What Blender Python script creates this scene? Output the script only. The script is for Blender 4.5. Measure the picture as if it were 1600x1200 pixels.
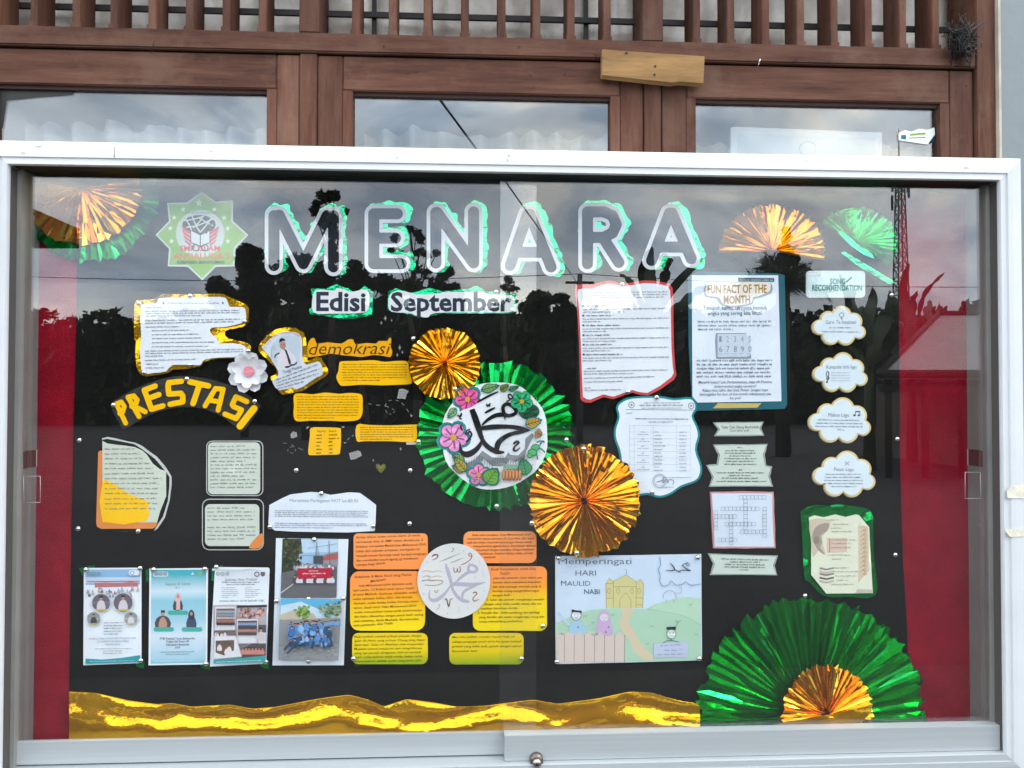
import bpy, bmesh, math, random
import numpy as np
from mathutils import Vector, noise
from mathutils.geometry import tessellate_polygon

for o in list(bpy.data.objects):
    bpy.data.objects.remove(o)
SC = bpy.context.scene
COL = SC.collection
R = math.radians

# ------------------------------------------------------------------ camera
CAMP = Vector((-0.096, -1.5485, 1.5))
YAW, PITCH, ROLL, FPX = 0.0524, 0.0193, 0.0013, 1240.0
_f = Vector((math.sin(YAW) * math.cos(PITCH), math.cos(YAW) * math.cos(PITCH), math.sin(PITCH)))
_r0 = Vector((math.cos(YAW), -math.sin(YAW), 0))
_u0 = _r0.cross(_f)
_r = _r0 * math.cos(ROLL) + _u0 * math.sin(ROLL)
_u = -_r0 * math.sin(ROLL) + _u0 * math.cos(ROLL)
from mathutils import Matrix
cam_d = bpy.data.cameras.new("camera")
cam = bpy.data.objects.new("camera", cam_d)
COL.objects.link(cam)
M = Matrix((( _r.x, _u.x, -_f.x, CAMP.x), (_r.y, _u.y, -_f.y, CAMP.y), (_r.z, _u.z, -_f.z, CAMP.z), (0, 0, 0, 1)))
cam.matrix_world = M
cam_d.sensor_fit = 'HORIZONTAL'
cam_d.sensor_width = 36.0
cam_d.lens = 36.0 * FPX / 1600.0
cam_d.clip_start = 0.02
cam_d.clip_end = 3000
SC.camera = cam

# ------------------------------------------------------------------ world, sun, exposure
SUN_EL, SUN_AZ = R(48), R(55)          # azimuth measured from straight out of the wall (-y) toward +x
SKY_STRENGTH = 0.1
world = bpy.data.worlds.new("World")
SC.world = world
world.use_nodes = True
wn, wl = world.node_tree.nodes, world.node_tree.links
wn.clear()
w_out = wn.new("ShaderNodeOutputWorld")
w_bg = wn.new("ShaderNodeBackground")
w_bg.inputs["Strength"].default_value = SKY_STRENGTH
w_sky = wn.new("ShaderNodeTexSky")
w_sky.sky_type = 'NISHITA'
w_sky.sun_disc = False
w_sky.sun_elevation = SUN_EL
w_sky.sun_rotation = math.pi - SUN_AZ
w_sky.air_density = 1.0
w_sky.dust_density = 2.0
w_tc = wn.new("ShaderNodeTexCoord")
w_map = wn.new("ShaderNodeMapping")
w_map.inputs["Scale"].default_value = (1.0, 1.0, 2.3)
w_map.inputs["Location"].default_value = (3.1, 1.7, 0.4)
wl.new(w_tc.outputs["Generated"], w_map.inputs["Vector"])
def w_noise(scale, detail, rough, dist=0.0):
    n = wn.new("ShaderNodeTexNoise")
    n.inputs["Scale"].default_value = scale
    n.inputs["Detail"].default_value = detail
    n.inputs["Roughness"].default_value = rough
    n.inputs["Distortion"].default_value = dist
    wl.new(w_map.outputs["Vector"], n.inputs["Vector"])
    return n
def w_ramp(src, stops):
    r = wn.new("ShaderNodeValToRGB")
    els = r.color_ramp.elements
    while len(els) < len(stops):
        els.new(0.5)
    for e, (p, c) in zip(els, stops):
        e.position = p
        e.color = (c[0], c[1], c[2], 1)
    r.color_ramp.interpolation = 'EASE'
    wl.new(src, r.inputs["Fac"])
    return r
n_cov = w_noise(2.6, 6, 0.55, 0.4)
n_tone = w_noise(4.2, 7, 0.58, 0.7)
cov = w_ramp(n_cov.outputs["Fac"], [(0.36, (0.6,) * 3), (0.56, (1,) * 3)])
tone = w_ramp(n_tone.outputs["Fac"], [(0.36, (16.5, 19.8, 24.5)), (0.50, (27, 29, 31.5)), (0.64, (39, 38, 36))])
w_mix = wn.new("ShaderNodeMixRGB")
wl.new(cov.outputs["Color"], w_mix.inputs["Fac"])
wl.new(w_sky.outputs["Color"], w_mix.inputs["Color1"])
wl.new(tone.outputs["Color"], w_mix.inputs["Color2"])
wl.new(w_mix.outputs["Color"], w_bg.inputs["Color"])
wl.new(w_bg.outputs["Background"], w_out.inputs["Surface"])

sun_d = bpy.data.lights.new("sun", 'SUN')
sun_d.energy = 1.0
sun_d.angle = R(18)
sun_d.color = (1.0, 0.96, 0.9)
sun = bpy.data.objects.new("sun", sun_d)
COL.objects.link(sun)
_sd = Vector((math.sin(SUN_AZ) * math.cos(SUN_EL), -math.cos(SUN_AZ) * math.cos(SUN_EL), math.sin(SUN_EL)))
sun.rotation_euler = _sd.to_track_quat('Z', 'Y').to_euler()

SC.view_settings.view_transform = 'Standard'
SC.view_settings.look = 'None'
SC.view_settings.exposure = 0.12
SC.view_settings.gamma = 1.0
SC.view_settings.use_curve_mapping = False
SC.cycles.max_bounces = 6
SC.cycles.diffuse_bounces = 3
SC.cycles.glossy_bounces = 4
SC.cycles.transparent_max_bounces = 14
SC.cycles.use_denoising = True
SC.cycles.sample_clamp_indirect = 8.0

# ------------------------------------------------------------------ pixel helpers
def ray(px, py):
    return (_f + _r * ((px - 800) / FPX) - _u * ((py - 600) / FPX))
def at(px, py, Y):
    d = ray(px, py)
    return CAMP + d * ((Y - CAMP.y) / d.y)
def refl(px, py, D):
    """the point that the display glass mirrors at this pixel, D metres in front of the glass"""
    d = ray(px, py)
    h = CAMP + d * ((0.03 - CAMP.y) / d.y)
    return h + Vector((d.x, -d.y, d.z)) * (D / d.y)
def lin(*c):
    if len(c) == 1:
        s = c[0].lstrip('#')
        c = [int(s[i:i + 2], 16) for i in (0, 2, 4)]
    return tuple(((v / 255) / 12.92 if v / 255 <= 0.04045 else ((v / 255 + 0.055) / 1.055) ** 2.4) for v in c)

# ------------------------------------------------------------------ materials
_mats = {}
def mat(name, col, rough=0.6, metal=0.0, var=None, bump=None, spec=0.5, coat=0.0, sheen=0.0, stretch=None):
    if name in _mats:
        return _mats[name]
    m = bpy.data.materials.new(name)
    m.use_nodes = True
    nt = m.node_tree
    b = nt.nodes["Principled BSDF"]
    b.inputs["Base Color"].default_value = (*col, 1)
    b.inputs["Roughness"].default_value = rough
    b.inputs["Metallic"].default_value = metal
    b.inputs["Specular IOR Level"].default_value = spec
    b.inputs["Coat Weight"].default_value = coat
    b.inputs["Sheen Weight"].default_value = sheen
    if var or bump:
        tc = nt.nodes.new("ShaderNodeTexCoord")
        vec = tc.outputs["Object"]
        if stretch:
            mp = nt.nodes.new("ShaderNodeMapping")
            mp.inputs["Scale"].default_value = stretch
            nt.links.new(vec, mp.inputs["Vector"])
            vec = mp.outputs["Vector"]
    if var:
        sc, amt = var[0], var[1]
        n = nt.nodes.new("ShaderNodeTexNoise")
        n.inputs["Scale"].default_value = sc
        n.inputs["Detail"].default_value = 6
        n.inputs["Roughness"].default_value = 0.6
        nt.links.new(vec, n.inputs["Vector"])
        rp = nt.nodes.new("ShaderNodeValToRGB")
        c2 = var[2] if len(var) > 2 else tuple(v * (1 - amt) for v in col)
        c3 = tuple(min(1, v * (1 + amt)) for v in col)
        rp.color_ramp.elements[0].position = 0.32
        rp.color_ramp.elements[1].position = 0.68
        rp.color_ramp.elements[0].color = (*c2, 1)
        rp.color_ramp.elements[1].color = (*c3, 1)
        nt.links.new(n.outputs["Fac"], rp.inputs["Fac"])
        nt.links.new(rp.outputs["Color"], b.inputs["Base Color"])
    if bump:
        n2 = nt.nodes.new("ShaderNodeTexNoise")
        n2.inputs["Scale"].default_value = bump[0]
        n2.inputs["Detail"].default_value = bump[2] if len(bump) > 2 else 4
        nt.links.new(vec, n2.inputs["Vector"])
        bp = nt.nodes.new("ShaderNodeBump")
        bp.inputs["Strength"].default_value = bump[1]
        bp.inputs["Distance"].default_value = 0.01
        nt.links.new(n2.outputs["Fac"], bp.inputs["Height"])
        nt.links.new(bp.outputs["Normal"], b.inputs["Normal"])
    _mats[name] = m
    return m
def paper(hexs):
    return mat("paper_" + hexs, lin(hexs), 0.62, var=(9, 0.05), spec=0.12)
def ink(hexs):
    return mat("ink_" + hexs, lin(hexs), 0.7, spec=0.1)
def gradient_paper(name, z0, z1, stops):
    if name in _mats:
        return _mats[name]
    m = bpy.data.materials.new(name)
    m.use_nodes = True
    nt = m.node_tree
    b = nt.nodes["Principled BSDF"]
    b.inputs["Roughness"].default_value = 0.55
    b.inputs["Specular IOR Level"].default_value = 0.12
    g = nt.nodes.new("ShaderNodeNewGeometry")
    s = nt.nodes.new("ShaderNodeSeparateXYZ")
    mr = nt.nodes.new("ShaderNodeMapRange")
    mr.inputs["From Min"].default_value = z0
    mr.inputs["From Max"].default_value = z1
    rp = nt.nodes.new("ShaderNodeValToRGB")
    els = rp.color_ramp.elements
    while len(els) < len(stops):
        els.new(0.5)
    for e, (p, c) in zip(els, stops):
        e.position = p
        e.color = (*lin(c), 1)
    nt.links.new(g.outputs["Position"], s.inputs[0])
    nt.links.new(s.outputs["Z"], mr.inputs["Value"])
    nt.links.new(mr.outputs["Result"], rp.inputs["Fac"])
    nt.links.new(rp.outputs["Color"], b.inputs["Base Color"])
    _mats[name] = m
    return m
def glass(name, f0, tint=(1, 1, 1), gloss=0.0):
    m = bpy.data.materials.new(name)
    m.use_nodes = True
    nt = m.node_tree
    nt.nodes.clear()
    out = nt.nodes.new("ShaderNodeOutputMaterial")
    mix = nt.nodes.new("ShaderNodeMixShader")
    tr = nt.nodes.new("ShaderNodeBsdfTransparent")
    tr.inputs["Color"].default_value = (*tint, 1)
    gl = nt.nodes.new("ShaderNodeBsdfGlossy")
    gl.inputs["Roughness"].default_value = gloss
    gl.inputs["Color"].default_value = (0.97, 1.0, 1.0, 1)
    geo = nt.nodes.new("ShaderNodeNewGeometry")
    dot = nt.nodes.new("ShaderNodeVectorMath")
    dot.operation = 'DOT_PRODUCT'
    nt.links.new(geo.outputs["Normal"], dot.inputs[0])
    nt.links.new(geo.outputs["Incoming"], dot.inputs[1])
    def mth(op, a, b=None):
        n = nt.nodes.new("ShaderNodeMath")
        n.operation = op
        for i, v in enumerate((a, b)):
            if v is None:
                continue
            if isinstance(v, (int, float)):
                n.inputs[i].default_value = v
            else:
                nt.links.new(v, n.inputs[i])
        return n.outputs[0]
    c = mth('ABSOLUTE', dot.outputs["Value"])
    p = mth('POWER', mth('SUBTRACT', 1.0, c), 5.0)
    f = mth('ADD', mth('MULTIPLY', p, 1 - f0), f0)
    nt.links.new(f, mix.inputs[0])
    nt.links.new(tr.outputs[0], mix.inputs[1])
    nt.links.new(gl.outputs[0], mix.inputs[2])
    nt.links.new(mix.outputs[0], out.inputs["Surface"])
    return m
def plastic_film(name, col, alpha):
    m = bpy.data.materials.new(name)
    m.use_nodes = True
    nt = m.node_tree
    nt.nodes.clear()
    out = nt.nodes.new("ShaderNodeOutputMaterial")
    mix = nt.nodes.new("ShaderNodeMixShader")
    mix.inputs[0].default_value = alpha
    tr = nt.nodes.new("ShaderNodeBsdfTransparent")
    pb = nt.nodes.new("ShaderNodeBsdfPrincipled")
    pb.inputs["Base Color"].default_value = (*col, 1)
    pb.inputs["Roughness"].default_value = 0.25
    nt.links.new(tr.outputs[0], mix.inputs[1])
    nt.links.new(pb.outputs[0], mix.inputs[2])
    nt.links.new(mix.outputs[0], out.inputs["Surface"])
    return m

M_WHITE = paper('#e6e9ec')
M_BLACKPAPER = mat("black_card", (0.007, 0.007, 0.0066), 0.75, var=(5, 0.4), bump=(30, 0.15), spec=0.06)
M_RED = mat("red_felt", (0.27, 0.008, 0.022), 0.9, var=(14, 0.16), bump=(400, 0.5), spec=0.04)
M_GOLD = mat("gold_foil", (1.0, 0.52, 0.012), 0.11, 0.84, var=(18, 0.1), bump=(38, 0.3, 4))
M_GOLDR = mat("gold_rosette_foil", (0.97, 0.53, 0.05), 0.1, 1.0, var=(14, 0.1), bump=(30, 0.12, 2))
M_GREEN = mat("green_foil", (0.003, 0.40, 0.075), 0.1, 0.88, var=(14, 0.15), bump=(26, 0.12, 2))
M_GREENB = mat("bright_green_foil", (0.02, 0.72, 0.28), 0.2, 1.0, var=(14, 0.2), bump=(50, 0.25, 3))
M_ALU_W = mat("top_lit_powder_coat", (0.83, 0.85, 0.85), 0.35, 0.0, var=(6, 0.05), spec=0.5)  # white coat lightened for the sky light that falls on the top rail
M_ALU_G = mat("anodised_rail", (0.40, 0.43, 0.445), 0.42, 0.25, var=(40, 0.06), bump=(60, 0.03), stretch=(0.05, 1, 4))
M_ALU_IN = mat("case_lining", (0.23, 0.23, 0.22), 0.55, 0.1, var=(10, 0.1))
M_DARK = mat("dark_strip", (0.018, 0.017, 0.016), 0.6)
def timber(name, stretch):
    m = bpy.data.materials.new(name)
    m.use_nodes = True
    nt = m.node_tree
    N, Lk = nt.nodes, nt.links
    b = N["Principled BSDF"]
    b.inputs["Roughness"].default_value = 0.72
    b.inputs["Specular IOR Level"].default_value = 0.22
    tc, oi = N.new("ShaderNodeTexCoord"), N.new("ShaderNodeObjectInfo")
    off = N.new("ShaderNodeVectorMath"); off.operation = 'SCALE'
    Lk.new(oi.outputs["Random"], off.inputs["Scale"]); off.inputs[0].default_value = (7, 3, 9)
    add = N.new("ShaderNodeVectorMath"); add.operation = 'ADD'
    Lk.new(tc.outputs["Object"], add.inputs[0]); Lk.new(off.outputs[0], add.inputs[1])
    mp = N.new("ShaderNodeMapping"); mp.inputs["Scale"].default_value = stretch
    Lk.new(add.outputs[0], mp.inputs["Vector"])
    def nz(vec, sc, det, rg=0.6):
        n = N.new("ShaderNodeTexNoise"); n.inputs["Scale"].default_value = sc; n.inputs["Detail"].default_value = det; n.inputs["Roughness"].default_value = rg
        Lk.new(vec, n.inputs["Vector"]); return n.outputs["Fac"]
    def rp(src, stops):
        r = N.new("ShaderNodeValToRGB"); e = r.color_ramp.elements
        while len(e) < len(stops): e.new(0.5)
        for q, (p, c) in zip(e, stops): q.position = p; q.color = (*c, 1)
        Lk.new(src, r.inputs["Fac"]); return r.outputs["Color"]
    grain = rp(nz(mp.outputs["Vector"], 34, 8, 0.7), [(0.3, (0.045, 0.017, 0.012)), (0.5, (0.102, 0.042, 0.026)), (0.72, (0.16, 0.076, 0.05))])
    worn = rp(nz(add.outputs[0], 5, 8, 0.68), [(0.50, (0, 0, 0)), (0.66, (0.55, 0.55, 0.55))])
    spots = rp(nz(add.outputs[0], 55, 3, 0.5), [(0.70, (0, 0, 0)), (0.76, (0.8, 0.8, 0.8))])
    def mix(f, a, c):
        k = N.new("ShaderNodeMixRGB"); Lk.new(f, k.inputs["Fac"]); Lk.new(a, k.inputs["Color1"])
        k.inputs["Color2"].default_value = (*c, 1); return k.outputs["Color"]
    col = mix(worn, grain, (0.17, 0.10, 0.072))
    col = mix(spots, col, (0.03, 0.014, 0.011))
    hs = N.new("ShaderNodeHueSaturation")
    mr = N.new("ShaderNodeMapRange"); mr.inputs["To Min"].default_value = 0.78; mr.inputs["To Max"].default_value = 1.2
    Lk.new(oi.outputs["Random"], mr.inputs["Value"]); Lk.new(mr.outputs["Result"], hs.inputs["Value"]); Lk.new(col, hs.inputs["Color"])
    Lk.new(hs.outputs["Color"], b.inputs["Base Color"])
    bp = N.new("ShaderNodeBump"); bp.inputs["Strength"].default_value = 0.35; bp.inputs["Distance"].default_value = 0.004
    Lk.new(nz(mp.outputs["Vector"], 50, 6), bp.inputs["Height"]); Lk.new(bp.outputs["Normal"], b.inputs["Normal"])
    return m
M_WOODH = timber("brown_timber_horizontal", (0.1, 1, 1))
M_WOODV = timber("brown_timber_vertical", (1, 1, 0.1))
M_WOODD = mat("dark_timber", (0.035, 0.014, 0.011), 0.7)
M_PIN = mat("chrome_pin", (0.82, 0.82, 0.8), 0.1, 1.0)
M_IRON = mat("black_iron", (0.012, 0.011, 0.011), 0.6)
M_GLASS = glass("clear_glass", 0.062)
M_FILM = glass("reflective_window_glass", 0.10, (0.94, 0.955, 0.96))
M_LEAF = mat("dark_leaf", (0.028, 0.045, 0.018), 0.6, var=(0.6, 0.5))
M_BARK = mat("bark", (0.05, 0.038, 0.028), 0.9)

# ------------------------------------------------------------------ objects
def thing(name, label, cat, loc=(0, 0, 0), group=None, kind=None):
    o = bpy.data.objects.new(name, None)
    COL.objects.link(o)
    o.location = loc
    o.empty_display_size = 0.05
    tag(o, label, cat, group, kind)
    return o
def tag(o, label=None, cat=None, group=None, kind=None):
    if label: o["label"] = label
    if cat: o["category"] = cat
    if group: o["group"] = group
    if kind: o["kind"] = kind
    return o
def rootloc(p):
    while p is not None and p.parent is not None:
        p = p.parent
    return Vector(p.location) if p is not None else Vector((0, 0, 0))

class MB:
    def __init__(s):
        s.v, s.f, s.m, s.mats, s.sm = [], [], [], [], []
    def slot(s, m):
        if m not in s.mats:
            s.mats.append(m)
        return s.mats.index(m)
    def add(s, vs, fs, m, smooth=False):
        b = len(s.v)
        s.v.extend(vs)
        k = s.slot(m)
        for f in fs:
            s.f.append([b + i for i in f])
            s.m.append(k)
            s.sm.append(smooth)
        return s
    def box(s, x0, x1, y0, y1, z0, z1, m):
        x0, x1 = min(x0, x1), max(x0, x1)
        y0, y1 = min(y0, y1), max(y0, y1)
        z0, z1 = min(z0, z1), max(z0, z1)
        vs = [Vector(p) for p in ((x0, y0, z0), (x1, y0, z0), (x1, y1, z0), (x0, y1, z0), (x0, y0, z1), (x1, y0, z1), (x1, y1, z1), (x0, y1, z1))]
        return s.add(vs, [(0, 3, 2, 1), (4, 5, 6, 7), (0, 1, 5, 4), (1, 2, 6, 5), (2, 3, 7, 6), (3, 0, 4, 7)], m)
    def tube(s, a, b, r0, r1, m, n=6):
        a, b = Vector(a), Vector(b)
        d = (b - a).normalized()
        t = Vector((0, 0, 1)) if abs(d.z) < 0.9 else Vector((1, 0, 0))
        u = d.cross(t).normalized()
        w = d.cross(u)
        vs = []
        for p, r in ((a, r0), (b, r1)):
            for i in range(n):
                q = 2 * math.pi * i / n
                vs.append(p + (u * math.cos(q) + w * math.sin(q)) * r)
        fs = [(i, (i + 1) % n, n + (i + 1) % n, n + i) for i in range(n)] + [tuple(range(n))[::-1], tuple(range(n, 2 * n))]
        return s.add(vs, fs, m, True)
    def build(s, name, parent=None, bevel=0.0):
        L = rootloc(parent)
        me = bpy.data.meshes.new(name)
        me.from_pydata([tuple(Vector(v) - L) for v in s.v], [], s.f)
        for m in s.mats:
            me.materials.append(m)
        me.polygons.foreach_set("material_index", s.m)
        me.polygons.foreach_set("use_smooth", s.sm)
        me.update()
        if bevel:
            bm = bmesh.new()
            bm.from_mesh(me)
            bmesh.ops.remove_doubles(bm, verts=bm.verts, dist=1e-6)
            es = [e for e in bm.edges if len(e.link_faces) == 2 and e.calc_face_angle(0) > 0.6]
            bmesh.ops.bevel(bm, geom=es, offset=bevel, segments=2, affect='EDGES', clamp_overlap=True)
            bm.to_mesh(me)
            bm.free()
        o = bpy.data.objects.new(name, me)
        COL.objects.link(o)
        if parent is not None:
            o.parent = parent
        return o

def orient(vs, fs):
    out = []
    for f in fs:
        n = Vector((0, 0, 0))
        for i in range(1, len(f) - 1):
            n += (vs[f[i]] - vs[f[0]]).cross(vs[f[i + 1]] - vs[f[0]])
        out.append(list(f) if n.y < 0 else list(f)[::-1])
    return out
def bx(name, parent, x0, x1, y0, y1, z0, z1, m, bevel=0.0):
    return MB().box(x0, x1, y0, y1, z0, z1, m).build(name, parent, bevel)

# ------------------------------------------------------------------ 2-D helpers (pixels of the board)
def crom(pts, k=4, closed=True):
    out = []
    n = len(pts)
    rng = n if closed else n - 1
    for i in range(rng):
        if closed:
            p0, p1, p2, p3 = pts[i - 1], pts[i], pts[(i + 1) % n], pts[(i + 2) % n]
        else:
            p0, p1, p2, p3 = pts[max(i - 1, 0)], pts[i], pts[i + 1], pts[min(i + 2, n - 1)]
        for j in range(k):
            t = j / k
            out.append(tuple(0.5 * (2 * b + (c - a) * t + (2 * a - 5 * b + 4 * c - d) * t * t + (3 * b - a - 3 * c + d) * t ** 3)
                             for a, b, c, d in zip(p0, p1, p2, p3)))
    if not closed:
        out.append(tuple(pts[-1]))
    return out
def Z(ox, oy, s, pts):
    return [(ox + p[0] * s, oy + p[1] * s) + tuple(p[2:]) for p in pts]
def rrect(x0, y0, x1, y1, r, k=4):
    out = []
    for cx, cy, a in ((x1 - r, y0 + r, -90), (x1 - r, y1 - r, 0), (x0 + r, y1 - r, 90), (x0 + r, y0 + r, 180)):
        for i in range(k + 1):
            q = R(a + 90 * i / k)
            out.append((cx + r * math.cos(q), cy + r * math.sin(q)))
    return out
def ell(cx, cy, rx, ry=None, n=24, a0=0.0):
    ry = rx if ry is None else ry
    return [(cx + rx * math.cos(a0 + 2 * math.pi * i / n), cy + ry * math.sin(a0 + 2 * math.pi * i / n)) for i in range(n)]
def wob(pts, amp, seed, n_sub=3):
    """hand-cut edge: subdivide straight runs and jitter them a little"""
    rnd = random.Random(seed)
    out = []
    for i, p in enumerate(pts):
        q = pts[(i + 1) % len(pts)]
        for j in range(n_sub):
            t = j / n_sub
            a = amp if j else amp * 0.4
            out.append((p[0] + (q[0] - p[0]) * t + rnd.uniform(-a, a), p[1] + (q[1] - p[1]) * t + rnd.uniform(-a, a)))
    return out
def scale_poly(pts, off):
    """offset a polygon inward (off > 0) along vertex normals"""
    n = len(pts)
    ar = sum(pts[i][0] * pts[(i + 1) % n][1] - pts[(i + 1) % n][0] * pts[i][1] for i in range(n))
    sg = 1 if ar > 0 else -1
    out = []
    for i in range(n):
        a, b, c = pts[i - 1], pts[i], pts[(i + 1) % n]
        e1 = (b[0] - a[0], b[1] - a[1])
        e2 = (c[0] - b[0], c[1] - b[1])
        l1, l2 = math.hypot(*e1) or 1, math.hypot(*e2) or 1
        nx, ny = -(e1[1] / l1 + e2[1] / l2), (e1[0] / l1 + e2[0] / l2)
        L = math.hypot(nx, ny) or 1
        out.append((b[0] + sg * off * nx / L, b[1] + sg * off * ny / L))
    return out
def contours(strokes, iso, pad=18, step=1.0, warp=0.0, seed=0):
    """outline loops of the union of round strokes at distance iso from their skeletons"""
    xs = [p[0] for s in strokes for p in s]
    ys = [p[1] for s in strokes for p in s]
    x0, y0 = min(xs) - pad - iso, min(ys) - pad - iso
    nx, ny = int((max(xs) + pad + iso - x0) / step) + 1, int((max(ys) + pad + iso - y0) / step) + 1
    gx, gy = np.meshgrid(x0 + np.arange(nx) * step, y0 + np.arange(ny) * step)
    D = np.full(gx.shape, 1e9)
    for s in strokes:
        for (ax, ay), (bx_, by) in zip(s[:-1], s[1:]):
            dx, dy = bx_ - ax, by - ay
            t = np.clip(((gx - ax) * dx + (gy - ay) * dy) / max(dx * dx + dy * dy, 1e-9), 0, 1)
            D = np.minimum(D, np.hypot(gx - ax - t * dx, gy - ay - t * dy))
    if warp:
        W = np.array([[noise.noise(Vector((x * 0.09, y * 0.09, seed * 7.3))) for x in gx[0]] for y in gy[:, 0]])
        D = D + W * warp
    F = D - iso
    segs = {}
    def ip(i, j, i2, j2):
        a, b = F[j, i], F[j2, i2]
        t = a / (a - b)
        return (round(gx[j, i] + (gx[j2, i2] - gx[j, i]) * t, 4), round(gy[j, i] + (gy[j2, i2] - gy[j, i]) * t, 4))
    for j in range(ny - 1):
        for i in range(nx - 1):
            c = [F[j, i] < 0, F[j, i + 1] < 0, F[j + 1, i + 1] < 0, F[j + 1, i] < 0]
            k = c[0] | c[1] << 1 | c[2] << 2 | c[3] << 3
            if k in (0, 15):
                continue
            e = [None] * 4
            if c[0] != c[1]: e[0] = ip(i, j, i + 1, j)
            if c[1] != c[2]: e[1] = ip(i + 1, j, i + 1, j + 1)
            if c[2] != c[3]: e[2] = ip(i, j + 1, i + 1, j + 1)
            if c[3] != c[0]: e[3] = ip(i, j, i, j + 1)
            tab = {1: [(3, 0)], 2: [(0, 1)], 3: [(3, 1)], 4: [(1, 2)], 5: [(3, 0), (1, 2)], 6: [(0, 2)], 7: [(3, 2)], 8: [(2, 3)], 9: [(2, 0)],
                   10: [(0, 1), (2, 3)], 11: [(2, 1)], 12: [(1, 3)], 13: [(1, 0)], 14: [(0, 3)]}
            for a, b in tab[k]:
                segs.setdefault(e[a], []).append(e[b])
    loops = []
    while segs:
        st = next(iter(segs))
        lp = [st]
        cur = st
        while cur in segs:
            nx_ = segs[cur].pop()
            if not segs[cur]:
                del segs[cur]
            if nx_ == st:
                break
            lp.append(nx_)
            cur = nx_
        if len(lp) > 8:
            loops.append(lp[::2])
    return loops

# ------------------------------------------------------------------ sheets pinned to the board
BOARD_Y = 0.0985
class Skin:
    """the gently curled surface of one sheet, so that print lies on it"""
    def __init__(s, lift, amp=0.0, seed=0, freq=5.0):
        s.lift, s.amp, s.seed, s.freq = lift / 1000, 1.3 * amp / 1000, seed, freq
        s.k = 0
    def pt(s, px, py, extra=0.0):
        p = at(px, py, BOARD_Y)
        y = BOARD_Y - s.lift
        if s.amp:
            y -= s.amp * (0.9 + noise.noise(Vector((p.x * s.freq, p.z * s.freq, s.seed * 3.7))))
        q = at(px, py, y - extra / 1000)
        return q
    def next(s):
        s.k += 1
        return 0.16 + 0.03 * s.k

def fill(loops):
    vl = [[Vector((x, y, 0)) for x, y in lp] for lp in loops]
    tris = tessellate_polygon(vl)
    flat = [p[:2] for lp in loops for p in lp]
    return flat, tris
def subdiv(flat, tris, cell):
    bm = bmesh.new()
    vs = [bm.verts.new((x, y, 0)) for x, y in flat]
    for t in tris:
        try:
            bm.faces.new([vs[i] for i in t])
        except ValueError:
            pass
    xs = [p[0] for p in flat]
    ys = [p[1] for p in flat]
    for ax, lo, hi in ((0, min(xs), max(xs)), (1, min(ys), max(ys))):
        n = int((hi - lo) / cell)
        for i in range(1, n + 1):
            c = lo + (hi - lo) * i / (n + 1)
            co = (c, 0, 0) if ax == 0 else (0, c, 0)
            no = (1, 0, 0) if ax == 0 else (0, 1, 0)
            bmesh.ops.bisect_plane(bm, geom=bm.verts[:] + bm.edges[:] + bm.faces[:], plane_co=co, plane_no=no)
    bm.verts.index_update()
    v = [(q.co.x, q.co.y) for q in bm.verts]
    f = [[q.index for q in fc.verts] for fc in bm.faces]
    be = [[q.index for q in e.verts] for e in bm.edges if len(e.link_faces) == 1]
    bm.free()
    return v, f, be
def sheet(mb, loops, skin, m, extra=0.0, thick=0.6, cell=None, smooth=True):
    """a cut sheet: front face on the skin and a thin edge behind it"""
    if loops and isinstance(loops[0][0], (int, float)):
        loops = [loops]
    flat, tris = fill(loops)
    if skin.amp:
        v, f, be = subdiv(flat, tris, cell or 14)
    else:
        v, f = flat, tris
        be = []
        k = 0
        for lp in loops:
            be += [[k + i, k + (i + 1) % len(lp)] for i in range(len(lp))]
            k += len(lp)
    P = [skin.pt(x, y, extra) for x, y in v]
    F = orient(P, f)
    mb.add(P, F, m, smooth)
    if thick:
        idx = sorted({i for e in be for i in e})
        mp = {q: n for n, q in enumerate(idx)}
        top = [P[q] for q in idx]
        bot = [P[q] + Vector((0, thick / 1000, 0)) for q in idx]
        n = len(idx)
        mb.add(top + bot, [[mp[a], mp[b], n + mp[b], n + mp[a]] for a, b in be], m)
    return mb

# glyphs of Blender's own built-in font, cached one by one
_gly = {}
_dg = None
def _textmesh(s, off):
    cu = bpy.data.curves.new("glyph", 'FONT')
    cu.body = s
    cu.size = 1.0
    cu.resolution_u = 2
    cu.offset = off
    o = bpy.data.objects.new("glyph", cu)
    COL.objects.link(o)
    dg = bpy.context.evaluated_depsgraph_get()
    me = o.evaluated_get(dg).to_mesh()
    v = [tuple(q.co[:2]) for q in me.vertices]
    f = [tuple(p.vertices) for p in me.polygons]
    o.evaluated_get(dg).to_mesh_clear()
    bpy.data.objects.remove(o)
    bpy.data.curves.remove(cu)
    return v, f
def glyph(c, off=0.0):
    k = (c, off)
    if k not in _gly:
        v, f = _textmesh(c, off) if c != ' ' else ([], [])
        a, _ = _textmesh("H" + c + "H", 0.0)
        b, _ = _textmesh("HH", 0.0)
        adv = (max(q[0] for q in a) - min(q[0] for q in a)) - (max(q[0] for q in b) - min(q[0] for q in b))
        _gly[k] = (v, f, adv)
    return _gly[k]
CAPH = None
def cap_h():
    global CAPH
    if CAPH is None:
        v = glyph("H")[0]
        CAPH = max(q[1] for q in v)
    return CAPH

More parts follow.
